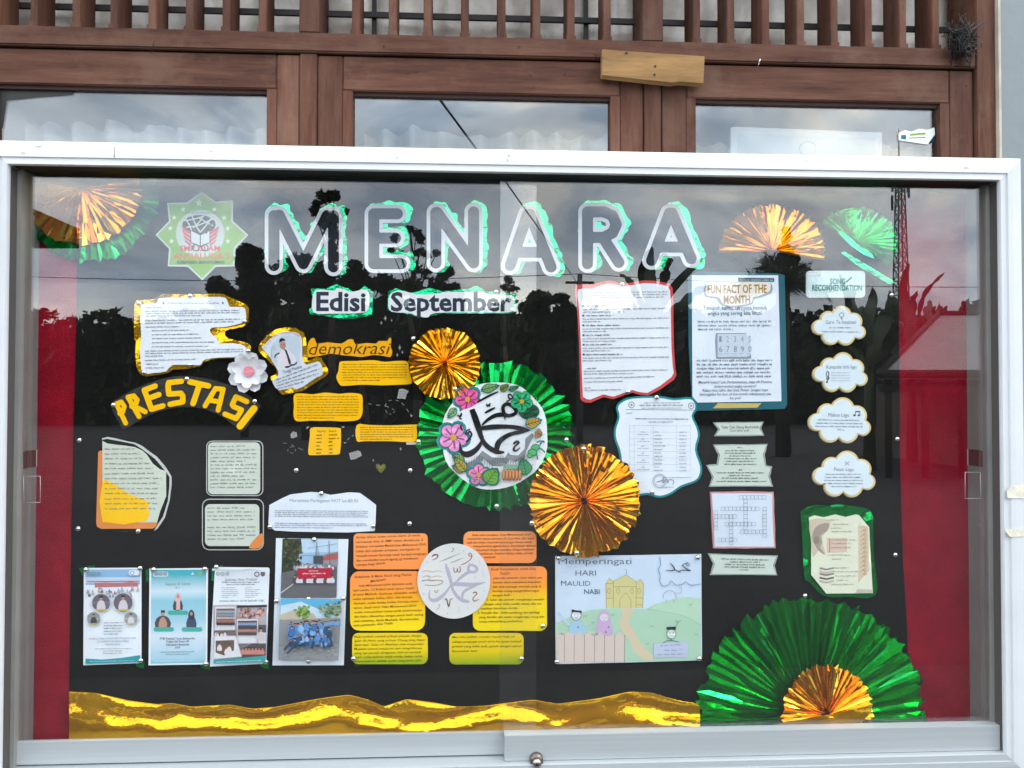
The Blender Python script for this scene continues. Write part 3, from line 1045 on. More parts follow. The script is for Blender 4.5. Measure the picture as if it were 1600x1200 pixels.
# small newspaper drawings cut out and glued on the card
SCRAPS = [([(1280, 470), (1300, 365), (1335, 355), (1375, 365), (1415, 385), (1390, 420), (1375, 478), (1340, 470)], "tiny grey paper cutout below the upper gold rosette"),
          ([(30, 890), (60, 855), (100, 868), (108, 915), (60, 935), (35, 930)], "tiny grey paper cutout left of the square yellow table note"),
          ([(715, 1110), (820, 1080), (850, 1095), (862, 1140), (800, 1175), (735, 1188)], "tiny grey paper cutout under the arrow drawing")]
for k, (pg, lab) in enumerate(SCRAPS):
    pg = Z(450, 560, 0.13333, pg)
    t = card_thing("paper_cutout", lab, "paper cutout", pg, "grey paper cutouts on the black card")
    sk = Skin(2.6)
    m = MB()
    sheet(m, pg, sk, paper('#a8a8a6'), 0, 0.5)
    m.build("sheet", t)
    p = Print(sk)
    xs = [q[0] for q in pg]; ys = [q[1] for q in pg]
    for i in range(4):
        y = min(ys) + (max(ys) - min(ys)) * (0.3 + 0.17 * i)
        p.scrib((min(xs) + 3, y), (max(xs) - 3, y - 1), 1.3, '#4a4a4a', i)
    p.build("printed_text", t)

# ---------------- pleated foil rosettes
def rosette(name, label, cx, cy, r, a0, a1, n, depth, lift, m, seed, ry=None, parent=None, part=None, r_in=0.05, tilt=0.0, group=None):
    rnd = random.Random(seed)
    ry = ry or r
    full = abs(a1 - a0) >= 359
    rings = [r_in, 0.3, 0.62, 0.86, 1.0]
    cnt = n * 2 + (0 if full else 1)
    ang = []
    for i in range(cnt):
        ang.append(a0 + (a1 - a0) * (i + (rnd.uniform(-0.3, 0.3) if 0 < i < cnt - 1 else 0)) / (n * 2))
    hgt = [rnd.uniform(0.72, 1.12) for _ in range(cnt)]
    rad = [1 + rnd.uniform(-0.05, 0.035) + (0.016 if i % 2 == 0 else -0.01) for i in range(cnt)]
    vs, fs = [], []
    for j, q in enumerate(rings):
        for i in range(cnt):
            a = R(ang[i]) + (rnd.uniform(-0.012, 0.012) if 0 < j < 4 else 0)
            pk = (i % 2 == 0)
            h = (depth * hgt[i] * (0.35 + 0.65 * q) if pk else depth * 0.12 * hgt[i]) + depth * 0.35 * (1 - q)
            h *= 1 + rnd.uniform(-0.1, 0.1)
            rr = q * (rad[i] if j == 4 else 1)
            vs.append(at(cx + r * rr * math.cos(a), cy + ry * rr * math.sin(a), BOARD_Y - (lift + h + tilt * q * math.sin(a)) / 1000))
    for j in range(len(rings) - 1):
        for i in range(cnt if full else cnt - 1):
            i2 = (i + 1) % cnt
            fs.append((j * cnt + i, j * cnt + i2, (j + 1) * cnt + i2, (j + 1) * cnt + i))
    c = len(vs)
    vs.append(at(cx, cy, BOARD_Y - (lift + depth * 0.55) / 1000))
    for i in range(cnt if full else cnt - 1):
        fs.append((c, i, (i + 1) % cnt))
    tris = []
    for f in fs:
        if len(f) == 4:
            tris += [(f[0], f[1], f[2]), (f[0], f[2], f[3])] if rnd.random() < 0.5 else [(f[0], f[1], f[3]), (f[1], f[2], f[3])]
        else:
            tris.append(f)
    mb = MB().add(vs, orient(vs, tris), m)
    if parent is not None:
        return mb.build(part, parent)
    t = thing(name, label, "rosette", tuple(at(cx, cy, BOARD_Y)), group)
    mb.build(part or "pleated_foil", t)
    return t
GR = "pleated foil rosettes"
t = rosette("foil_fan", "gold pleated foil fan over green foil in the upper corner beside the badge", 128, 293, 92, -8, 188, 22, 9, 14, M_GOLDR, 1, 90, group=GR)
rosette(None, None, 138, 297, 112, -22, 158, 26, 8, 3, M_GREEN, 2, 112, parent=t, part="green_fan")
t = rosette("foil_fan", "gold pleated foil half fan above the funfact sheet", 1207, 392, 84, 178, 372, 26, 8, 3, M_GOLDR, 3, 74, group=GR)
t = rosette("foil_fan", "bright green pleated foil half fan next to the tower reflection", 1338, 378, 66, 212, 402, 24, 7, 3, M_GREENB, 4, 56, group=GR)
mm = MB()
sk = Skin(10)
sheet(mm, [(1314, 395), (1320, 393), (1395, 438), (1400, 443), (1388, 443), (1340, 415)], sk, M_GREENB, 0, 3)
sheet(mm, [(1308, 362), (1316, 360), (1336, 378), (1362, 396), (1366, 404), (1350, 398), (1330, 384)], Skin(13), M_GREENB, 0, 3)
mm.build("folded_edge", t)
rosette("foil_rosette", "small copper gold pleated foil rosette above the green one", 695, 567, 56, 0, 360, 38, 6.5, 16, M_GOLDR, 5, group=GR)
tg = rosette("foil_rosette", "large green pleated foil rosette behind the calligraphy disc", 773, 681, 122, 0, 360, 46, 10, 3, M_GREEN, 6, 117, r_in=0.3, group=GR)
rosette("foil_rosette", "large gold pleated foil rosette above the child drawing", 913, 783, 87, 0, 360, 52, 8.5, 18, M_GOLDR, 7, group=GR)
tb = rosette("foil_fan", "big green pleated foil half fan standing at the bottom of the board", 1268, 1122, 176, 178, 362, 38, 17, 3, M_GREEN, 8, 188, group=GR)
rosette("foil_fan", "small gold pleated foil half fan on the big green fan", 1293, 1118, 71, 172, 368, 30, 6.5, 24, M_GOLDR, 9, 80, group=GR)
mm = MB()
sheet(mm, wob([(1093, 1128), (1150, 1130), (1222, 1120), (1222, 1124), (1150, 1140), (1095, 1148), (1088, 1140)], 1.5, 4), Skin(16, 3, 2, 30), M_GREEN, 0, 1)
mm.build("crumpled_hem", tb)
t = thing("foil_strip", "folded gold foil strip lying below the small gold half fan", "foil strip", tuple(at(1290, 1140, BOARD_Y)))
mm = MB()
sheet(mm, wob([(1150, 1139), (1222, 1130), (1290, 1118), (1360, 1103), (1362, 1112), (1345, 1132), (1250, 1142), (1170, 1143)], 1.2, 5), Skin(34, 5, 8, 26), M_GOLD, 0, 1, 6)
mm.build("foil", t)

# ---------------- crumpled gold foil along the bottom
TOPS = [(108, 1081), (150, 1083), (200, 1095), (245, 1101), (270, 1099), (300, 1105), (360, 1101), (395, 1108), (430, 1105), (500, 1092), (545, 1086), (574, 1093), (600, 1104), (636, 1093), (682, 1099), (711, 1104), (761, 1103), (832, 1094), (873, 1100), (935, 1092), (985, 1081), (1017, 1082), (1060, 1095), (1092, 1100)]
def topy(x):
    for (a, b), (c, d) in zip(TOPS[:-1], TOPS[1:]):
        if a <= x <= c:
            return b + (d - b) * (x - a) / (c - a)
    return TOPS[-1][1]
nx_, nz_ = 150, 11
vs, fs = [], []
rnd_f = random.Random(21)
def folds(x, v):
    # long horizontal gathers, wandering with x, plus sharp small dents
    k = 0.34 * noise.noise(Vector((x * 0.007, 0, 3))) + 0.05 * noise.noise(Vector((x * 0.03, 5, 1)))
    amp = 0.7 + 1.5 * noise.noise(Vector((x * 0.006, 9, 6)))
    w = v + k
    def ss(a, b, q):
        q = max(0.0, min(1.0, (q - a) / (b - a)))
        return q * q * (3 - 2 * q)
    prof = 7 - 5 * ss(0.0, 0.3, w) + 17 * max(0.05, amp) * ss(0.28, 0.68, w) - 12 * max(0.05, amp) * ss(0.7, 1.05, w)
    crease = abs(noise.noise(Vector((x * 0.010 + v * 0.8, v * 1.5, 11))))
    return prof + crease * 12 + 1.8 * noise.noise(Vector((x * 0.05, v * 3, 4)))
for j in range(nz_ + 1):
    v = j / nz_
    for i in range(nx_ + 1):
        x = 108 + (1094 - 108) * i / nx_
        yb = 1156 - 4 * (x - 108) / 986 + 2 * noise.noise(Vector((x * 0.02, 0, 9)))
        y = topy(x) + (yb - topy(x)) * v
        x += rnd_f.uniform(-1.6, 1.6) if 0 < i < nx_ and 0 < j < nz_ else 0
        y += rnd_f.uniform(-0.9, 0.9) if 0 < i < nx_ and 0 < j < nz_ else 0
        env = min(1.0, 5 * v + 0.85) * min(1.0, 6 * (1 - v) + 0.3)
        vs.append(at(x, y, BOARD_Y - (2.5 + folds(x, v) * env) / 1000))
for j in range(nz_):
    for i in range(nx_):
        q = j * (nx_ + 1) + i
        fs.append((q, q + 1, q + nx_ + 2, q + nx_ + 1))
t = thing("foil_strip", "long crumpled gold foil strip along the bottom of the black card", "foil strip", tuple(at(600, 1156, BOARD_Y)))
tri = []
for f in fs:
    tri += [(f[0], f[1], f[2]), (f[0], f[2], f[3])] if rnd_f.random() < 0.5 else [(f[0], f[1], f[3]), (f[1], f[2], f[3])]
me_f = MB().add(vs, orient(vs, tri), M_GOLD, True).build("foil", t).data
for e_ in me_f.edges:
    e_.use_edge_sharp = rnd_f.random() < 0.08
ring, rf = [], []
for i in range(nx_ + 1):
    q = 0.0012 * max(0.15, min(1, 0.8 + 1.6 * noise.noise(Vector((i * 0.09, 3, 3)))))
    for k in range(5):
        ring.append(vs[i] + Vector((0, math.cos(k * 1.2566), math.sin(k * 1.2566))) * q)
for i in range(nx_):
    for k in range(5):
        rf.append((i * 5 + k, i * 5 + (k + 1) % 5, i * 5 + 5 + (k + 1) % 5, i * 5 + 5 + k))
MB().add(ring, rf, M_GOLD, True).build("rolled_edge", t)

# ---------------- the school badge
def star8(cx, cy, sx, sy, rt, rs):
    pts = []
    for i in range(8):
        a = math.pi / 4 * i
        rr = rt if i % 2 == 0 else rs
        pts.append((cx + rr * math.cos(a) * sx, cy + rr * math.sin(a) * sy))
        b = a + math.pi / 8
        pts.append((cx + 54 * math.cos(b) * sx, cy + 54 * math.sin(b) * sy))
    return pts
outer = [(243, 367), (264, 345), (261, 317), (292, 316), (315, 299), (337, 315), (364, 313), (364, 345), (388, 367), (368, 388), (366, 416), (337, 417), (316, 438), (293, 417), (262, 416), (264, 389)]
t = card_thing("school_badge", "green eight pointed star badge with globe, open book and school name", "badge", outer)
sk = Skin(4)
m = MB(); sheet(m, outer, sk, paper('#c9d0cd'), 0, 1.5); m.build("card", t)
p = Print(sk)
inner = scale_poly(outer, 3.2)
p.poly(inner, '#86b84a')
p.build("green_field", t)
p = Print(Skin(4.3))
p.poly(ell(313, 365, 38, 37, 36), '#c4d1cb')
# globe
p.poly(ell(311, 351, 26, 15, 28), '#16191c')
p.poly([(287, 352), (299, 356), (300, 366), (312, 372), (324, 366), (327, 358), (337, 350), (330, 345), (290, 345)], '#16191c')
for q in ([(286, 345), (300, 343), (318, 338)], [(291, 355), (310, 352), (335, 341)], [(300, 337), (306, 352), (313, 363)], [(318, 337), (312, 346), (302, 356)], [(330, 341), (322, 352), (313, 363)], [(290, 342), (296, 352), (300, 362)], [(310, 340), (322, 347), (333, 353)]):
    p.stroke(q, 2.0, '#c4d1cb')
for sgn in (-1, 1):
    for k in range(4):
        y = 358 + k * 6
        p.poly([(313 + sgn * 15, y + 5), (313 + sgn * (30 - k * 1.5), y - 6 + k * 1.2), (313 + sgn * (27 - k * 1.2), y + 2), (313 + sgn * 15, y + 9)], '#d4364a')
p.poly([(298, 360), (313, 367), (328, 360), (328, 379), (313, 385), (298, 379)], '#d5dcdd')
p.stroke([(298, 360), (313, 367), (328, 360), (328, 379), (313, 385), (298, 379)], 1.6, '#16191c', True, 0)
p.stroke([(313, 367), (313, 386)], 1.6, '#16191c', smooth=0)
for sgn in (-1, 1):
    p.stroke(ell(313 + sgn * 7, 387, 5, 5, 12), 1.4, '#16191c', True)
p.stroke([(331, 347), (322, 365)], 2.2, '#16191c', smooth=0)
p.build("emblem", t)
p = Print(Skin(4.5))
p.text("SMP ISLAM", (281, 392), (344, 392), 8, '#d8514b', 0.03)
p.text("ANDALUSIA 2", (270, 405), (360, 404), 9, '#d47a2a', 0.03)
p.text("KEBASEN BANYUMAS", (277, 412), (351, 412), 4.6, '#2c3a2c', 0.02)
p.text("SMP ISLAM ANDALUSIA", (289, 334), (339, 334), 3, '#5f7a70', 0.0, arc=-0.0)
p.build("lettering", t)
p = Print(Skin(4.5))
for x, y, r in ((311, 317, 7), (286, 327, 4.5), (335, 327, 4.5), (272, 340, 4.5), (350, 340, 4.5), (266, 357, 4.5), (356, 357, 4.5), (268, 377, 4.5), (356, 377, 4.5)):
    p.poly([(x + (r if i % 2 == 0 else r * 0.42) * math.sin(math.pi * i / 5), y - (r if i % 2 == 0 else r * 0.42) * math.cos(math.pi * i / 5)) for i in range(10)], '#e4efd6')
p.build("star", t)

# ---------------- MENARA
LET = [("M", [[(428, 415), (428, 337)], [(436, 336), (474, 412)], [(474, 412), (511, 337)], [(521, 337), (521, 417)]], "M with the tall tree mirrored behind it"),
       ("E", [[(584, 334), (584, 412)], [(584, 334), (621, 334)], [(584, 372), (618, 372)], [(584, 412), (627, 412)]], "E between the M and the N"),
       ("N", [[(681, 411), (681, 332)], [(683, 332), (740, 411)], [(740, 411), (740, 331)]], "N left of the door overlap"),
       ("A", [[(797, 415), (824, 335)], [(828, 335), (861, 417)], [(808, 394), (850, 394)]], "A crossing the overlap of the two glass doors"),
       ("R", [[(918, 331), (918, 412)], [(918, 331), (944, 331), (957, 337), (963, 351), (957, 364), (943, 371), (920, 371)], [(942, 371), (967, 410)]], "R above the red edged sheet"),
       ("A", [[(1018, 407), (1046, 333)], [(1050, 333), (1080, 404)], [(1030, 386), (1070, 386)]], "last A at the end of the word")]
for k, (ch, sts, where) in enumerate(LET):
    xs = [q[0] for s in sts for q in s]
    poly = [(min(xs), 428), (max(xs), 428)]
    t = card_thing("letter", "cut letter %s" % where, "letter", poly, "letters of the word MENARA")
    shift = [[(x + 4 + (k % 2) * 2, y - 2) for x, y in s] for s in sts]
    m = MB(); sheet(m, contours(shift, 16.5, warp=5.0, seed=k), Skin(3), M_GREENB, 0, 0.4); m.build("foil_backing", t)
    m = MB(); sheet(m, contours(sts, 14.4), Skin(6), paper('#e0e4e8'), 0, 1.2); m.build("white_card", t)
    m = MB(); sheet(m, contours(sts, 8.6), Skin(6.4), paper('#22272f'), 0, 0.2); m.build("letter_face", t)

# ---------------- Edisi / September
def word(label, wpoly, fpoly, txt, p0, p1, h, seed):
    t = card_thing("word_card", label, "word card", fpoly)
    m = MB(); sheet(m, wob(fpoly, 0.8, seed, 3), Skin(3, 1.2, seed, 26), M_GREENB, 0, 0.4, 7); m.build("foil_backing", t)
    sk = Skin(6)
    m = MB(); sheet(m, crom(wpoly, 3), sk, M_WHITE, 0, 0.8); m.build("white_card", t)
    p = Print(sk); p.text(txt, p0, p1, h, '#333b49', 0.028); p.build("lettering", t)
word("white word card Edisi with dark letters on green foil",
     [(490, 488), (489, 462), (498, 453), (522, 454), (527, 450), (540, 453), (548, 456), (560, 454), (570, 452), (577, 460), (575, 484), (560, 489), (520, 490)],
     [(486, 451), (510, 451), (526, 444), (545, 451), (556, 459), (570, 446), (583, 456), (581, 492), (555, 498), (530, 497), (484, 491), (483, 483), (490, 480)],
     "Edisi", (494, 485), (571, 485.5), 28, 1)
word("white word card September with dark letters on green foil",
     [(607, 476), (610, 459), (626, 454), (652, 460), (680, 459), (700, 456), (744, 456), (750, 454), (762, 459), (790, 461), (803, 464), (802, 480), (795, 488), (740, 488), (680, 489), (668, 496), (650, 493), (640, 489), (612, 487)],
     [(606, 456), (618, 450), (640, 458), (670, 450), (690, 455), (730, 452), (745, 446), (760, 455), (806, 459), (807, 480), (800, 490), (740, 490), (690, 490), (662, 497), (640, 492), (606, 484)],
     "September", (610.5, 485.5), (799, 485.5), 28, 2)

# ---------------- note on gold foil, upper left
zt_ = (200, 450, 0.125)
wp = Z(*zt_, [(165, 210), (345, 195), (375, 140), (420, 125), (740, 115), (1150, 110), (1230, 140), (1260, 215), (1290, 235), (1440, 240), (1470, 290), (1475, 400), (1440, 430), (1380, 450), (1200, 490), (1110, 490), (1040, 500), (1025, 540), (1060, 590), (1110, 620), (1150, 690), (1300, 690), (1440, 715), (1480, 760), (1500, 820), (1480, 860), (1330, 865), (1130, 870), (960, 895), (920, 940), (880, 965), (560, 960), (480, 1040), (330, 1060), (190, 1070), (160, 950), (150, 750), (165, 600)])
fp = Z(*zt_, [(80, 205), (160, 150), (330, 135), (440, 75), (760, 80), (1140, 70), (1240, 100), (1480, 210), (1510, 290), (1500, 400), (1515, 420), (1420, 490), (1250, 520), (1210, 560), (1250, 630), (1470, 680), (1535, 730), (1530, 790), (1520, 870), (1140, 880), (960, 920), (900, 975), (740, 1010), (560, 1020), (500, 1060), (230, 1105), (150, 1070), (110, 990), (90, 820), (100, 650), (78, 640)])
t = card_thing("pinned_note", "white notched typed note on crumpled gold foil above the PRESTASI letters", "note", fp)
m = MB(); sheet(m, crom(fp, 2), Skin(2.5, 3.0, 4, 22), M_GOLD, 0, 0.6, 6); m.build("foil_backing", t)
sk = Skin(8, 1.5, 5)
m = MB(); sheet(m, crom(wp, 2), sk, paper('#e6edf4'), 0, 0.5); m.build("sheet", t)
p = Print(sk, zt_)
g_ = '#79828e'
p.scrib((490, 198), (1150, 195), 20, g_, 1); p.poly(ell(443, 190, 14, 16, 8), g_); p.poly(ell(1185, 188, 14, 16, 8), g_)
p.scrib((215, 255), (430, 252), 20, g_, 2)
for y in (300, 328, 358): p.scrib((215, y), (1410 if y < 350 else 920, y - 14 if y < 350 else y - 6), 21, g_, y)
for y in (418, 450): p.scrib((215, y), (1410 if y < 440 else 1320, y - 22), 21, g_, y)
p.scrib((215, 496), (655, 490), 20, g_, 5)
for y, x in ((542, 765), (592, 880), (640, 915), (690, 1085), (742, 1010)): p.scrib((300, y), (x, y - 8), 20, g_, y)
for y in (796, 826): p.scrib((215, y), (1440, y - 24), 20, g_, y)
p.scrib((215, 860), (445, 856), 20, g_, 6); p.scrib((215, 912), (850, 896), 20, g_, 7); p.scrib((225, 960), (380, 958), 20, g_, 8); p.scrib((225, 1006), (460, 1004), 20, g_, 9)
p.build("printed_text", t)

# ---------------- paper flower
t = thing("paper_flower", "white paper flower with pink centre beside the gold edged note", "paper flower", tuple(at(386, 582, BOARD_Y - 0.02)))
M_PET = mat("white_petal", (0.76, 0.78, 0.81), 0.6)
def petal(cx, cy, a, L, w, lift, curl):
    vs, fs = [], []
    nu, nv = 6, 4
    for i in range(nu + 1):
        u = i / nu
        hw = w * math.sqrt(max(0.0, 1 - ((u - 0.62) / 0.62) ** 2)) if u < 0.62 else w * math.sqrt(max(0.0, 1 - ((u - 0.62) / 0.42) ** 2))
        hw = max(hw, 0.16 * w)
        for j in range(nv + 1):
            s = (j / nv - 0.5) * 2
            x = cx + math.cos(a) * L * u - math.sin(a) * hw * s
            y = cy + math.sin(a) * L * u + math.cos(a) * hw * s
            notch = 0
            x += math.cos(a) * notch; y += math.sin(a) * notch
            vs.append(at(x, y, BOARD_Y - (lift + curl * (u ** 1.6) + 3.0 * s * s * u) / 1000))
    for i in range(nu):
        for j in range(nv):
            q = i * (nv + 1) + j
            fs.append((q, q + 1, q + nv + 2, q + nv + 1))
    return MB().add(vs, orient(vs, fs), M_PET, True)
for k in range(8):
    petal(387, 582, k * math.pi / 4 + 0.3, 32, 10.5, 8, 6).build("petal", t)
for k in range(7):
    petal(387, 581, k * 2 * math.pi / 7 + 0.75, 25, 8.5, 14, 9).build("petal", t)
m = MB(); sheet(m, ell(388, 580, 8, 8, 18), Skin(21, 0.6, 3, 60), paper('#e08a98'), 0, 3, 3); m.build("flower_centre", t)

# ---------------- PRESTASI
zt_ = (150, 430, 0.2083)
arc_o = [(110, 975), (180, 915), (300, 850), (470, 785), (640, 755), (800, 770), (960, 810), (1090, 870), (1215, 960), (1225, 1000), (1110, 1165), (1060, 1150), (960, 1070), (830, 1010), (700, 990), (560, 1000), (420, 1045), (300, 1105), (215, 1150), (180, 1120)]
t = card_thing("word_banner", "arched black banner with yellow cut letters PRESTASI", "banner", Z(*zt_, arc_o))
sk = Skin(4, 1.0, 6)
m = MB(); sheet(m, crom(Z(*zt_, arc_o), 3), sk, mat("black_banner", (0.021, 0.02, 0.018), 0.7), 0, 0.8); m.build("card", t)
PRE = [("P", [[(152, 965), (222, 1110)], [(152, 965), (188, 950), (212, 985), (200, 1025), (178, 1038)]], 17), ("R", [[(240, 915), (322, 1060)], [(240, 915), (282, 905), (308, 938), (296, 972), (268, 985)], [(282, 980), (368, 1025)]], 18),
       ("E", [[(362, 862), (416, 1006)], [(362, 862), (442, 832)], [(388, 926), (470, 896)], [(416, 1006), (500, 980)]], 20), ("S", [[(640, 796), (545, 806), (540, 830), (546, 892), (636, 886), (650, 906), (650, 950), (556, 968)]], 20),
       ("T", [[(704, 800), (842, 830)], [(775, 826), (728, 962)]], 21), ("A", [[(818, 980), (896, 850)], [(896, 850), (955, 856)], [(952, 862), (916, 1012)], [(862, 940), (930, 950)]], 18),
       ("S", [[(1130, 948), (1050, 912), (1022, 970), (1030, 985), (1090, 1010), (1075, 1040), (1050, 1076), (968, 1042)]], 19), ("I", [[(1185, 1000), (1080, 1132)]], 25)]
for k, (ch, sts, w) in enumerate(PRE):
    sp = [Z(*zt_, s) for s in sts]
    lp = contours(sp, w * 0.2083 * 1.02, pad=4, step=0.5)
    m = MB(); sheet(m, lp, Skin(7 + (k % 3) * 0.8), paper('#ffc606'), 0, 1.2); o = m.build("letter", t)

# ---------------- portrait card on gold foil
zt_ = (400, 500, 0.1)
fp = Z(*zt_, [(35, 430), (60, 370), (160, 250), (300, 150), (450, 115), (620, 120), (750, 200), (780, 320), (810, 560), (800, 640), (940, 580), (1020, 590), (1110, 740), (1130, 820), (1080, 890), (900, 1000), (720, 1110), (410, 1170), (370, 1130), (250, 960), (225, 890), (330, 830), (320, 760), (190, 630), (90, 540), (40, 480)])
wp = Z(*zt_, [(90, 430), (130, 390), (250, 270), (400, 190), (600, 190), (690, 240), (720, 350), (720, 560), (740, 640), (790, 700), (960, 650), (1020, 700), (1040, 850), (960, 890), (850, 960), (720, 1050), (600, 1080), (560, 1050), (360, 1100), (270, 1000), (260, 940), (340, 880), (340, 780), (250, 640), (190, 540)])
t = card_thing("portrait_card", "trophy shaped card on gold foil with photo of a person in tie", "card", fp)
m = MB(); sheet(m, wob(fp, 0.5, 3, 3), Skin(3, 2.4, 8, 40), M_GOLD, 0, 0.6, 4); m.build("foil_backing", t)
sk = Skin(7.5, 1.0, 9)
m = MB(); sheet(m, crom(wp, 2), sk, paper('#cfd8e2'), 0, 0.6); m.build("sheet", t)
p = Print(sk, zt_)
p.poly([(250, 600), (230, 420), (300, 330), (420, 250), (600, 250), (690, 320), (690, 560), (640, 700), (420, 740), (320, 700)], '#bccbd8', 2)
p.poly([(330, 690), (340, 560), (390, 480), (440, 440), (500, 470), (580, 530), (630, 640), (560, 700), (460, 740), (380, 725)], '#d9d5dc', 2)
p.poly(ell(418, 395, 50, 62, 18), '#b58a7a')
p.poly([(360, 360), (368, 300), (400, 280), (440, 290), (462, 330), (420, 325), (365, 355)], '#23211f')
p.poly([(400, 440), (450, 430), (460, 465), (420, 470)], '#b58a7a')
p.poly([(440, 455), (475, 465), (545, 650), (540, 700), (515, 690), (480, 560)], '#332c3c')
p.poly([(455, 745), (450, 725), (520, 715), (550, 690), (600, 690), (635, 650), (640, 680), (600, 710), (555, 715), (500, 750)], '#2a2830')
p.stroke([(370, 515), (310, 545), (290, 590)], 22, '#5d4238')
p.stroke([(395, 385), (412, 388)], 8, '#3a2a24', smooth=0); p.stroke([(425, 382), (445, 380)], 8, '#3a2a24', smooth=0); p.stroke([(405, 425), (435, 420)], 7, '#8a4e48', smooth=0)
p.stroke([(240, 620), (240, 480), (270, 420), (300, 400)], 8, '#8fa0a0'); p.stroke([(270, 470), (300, 440)], 8, '#8fa0a0')
p.build("printed_photo", t)
p = Print(sk, zt_)
p.scrib((130, 450), (240, 320), 34, '#cfa8a6', 1); p.scrib((250, 280), (390, 215), 34, '#cfa8a6', 2); p.scrib((400, 215), (560, 210), 34, '#cfa8a6', 3); p.scrib((570, 215), (690, 270), 34, '#cfa8a6', 4)
p.text("Tenggi Maulana", (430, 840), (720, 740), 48, '#56606c')
for i, (a, b) in enumerate(((310, 955), (315, 940), (320, 1000), (350, 700))):
    p.scrib((310 + i * 8, 950 + i * 45), ((970, 995, 990, 770)[i], (700, 770, 840, 965)[i]), 27, '#6b7480', 20 + i)
p.build("printed_text", t)

# ---------------- demokrasi
zt_ = (400, 490, 0.2083)
dp = Z(*zt_, [(385, 320), (385, 245), (410, 190), (440, 185), (455, 225), (540, 215), (640, 225), (690, 195), (730, 195), (745, 230), (830, 220), (900, 225), (920, 205), (985, 205), (1000, 182), (1015, 190), (1010, 250), (1022, 280), (1010, 325), (960, 318), (880, 310), (800, 325), (720, 318), (650, 312), (560, 300), (500, 312), (420, 325)])
t = card_thing("word_card", "yellow cut word card with demokrasi in dark brush script", "word card", dp)
sk = Skin(3)
m = MB(); sheet(m, crom(dp, 2), sk, paper('#f0ab10'), 0, 0.8); m.build("card", t)
p = Print(sk); p.text("demokrasi", (483, 554), (611, 553), 19, '#4d3110', -0.004, 0.05, 0.28, 3); p.build("lettering", t)

# ---------------- yellow notes
YN = [([(625, 35), (800, 30), (1000, 20), (1130, 40), (1270, 30), (1400, 40), (1420, 150), (1450, 260), (1430, 300), (1250, 310), (1100, 315), (950, 310), (830, 310), (650, 322), (600, 300), (565, 215), (590, 150), (600, 70)], "wavy yellow note tucked under the small copper gold rosette", (640, 75, 1400, 7, 31)),
      ([(70, 430), (150, 410), (290, 420), (440, 400), (600, 415), (700, 405), (820, 412), (870, 440), (875, 560), (870, 650), (820, 720), (650, 738), (500, 730), (400, 732), (250, 730), (100, 735), (65, 660), (70, 560)], "largest wavy yellow note below the portrait card", (105, 455, 830, 9, 31)),
      ([(270, 815), (420, 808), (600, 815), (620, 850), (620, 1000), (610, 1080), (590, 1125), (430, 1130), (300, 1135), (238, 1120), (245, 1000), (258, 900)], "small square yellow note with a table of names and scores", None),
      ([(805, 780), (950, 780), (1200, 785), (1500, 775), (1508, 800), (1505, 960), (1385, 980), (1200, 970), (900, 970), (805, 965)], "narrow yellow note touching the edge of the green rosette", (845, 812, 1480, 6, 28))]
for k, (pg, lab, tx) in enumerate(YN):
    zt_ = (450, 560, 0.13333)
    pz = Z(*zt_, pg)
    t = card_thing("yellow_note", lab, "note", pz, "yellow notes")
    sk = Skin(2.6, 1.0, 20 + k)
    m = MB(); sheet(m, crom(pz, 3), sk, paper('#ffc20c'), 0, 0.7); m.build("sheet", t)
    p = Print(sk, zt_)
    if tx:
        p.para(tx[0], tx[1], tx[2], tx[3], tx[4], 15, '#7d5a10', 40 + k)
    else:
        p.text("Nama", (345, 868), (440, 865), 28, '#3f3010', 0, 0.05); p.text("Suara", (480, 865), (565, 860), 26, '#5b430f', 0, 0.05)
        for i in range(6):
            y = 905 + i * 42
            p.scrib((330, y), (405, y - 2), 22, '#4a3710', i, 1, True); p.scrib((480, y), (600 if i < 2 else 525, y - 4), 22, '#4a3710', 9 + i, 1, True)
    p.build("handwriting", t)
mm = MB(); sheet(mm, Z(450, 560, .13333, [(1385, 985), (1515, 978), (1518, 1010), (1390, 1012)]), Skin(5), paper('#c4beb0'), 0, 0.4)
tag(mm.build("tape_scrap"), "small pale tape strip under the narrow yellow note", "tape scrap")

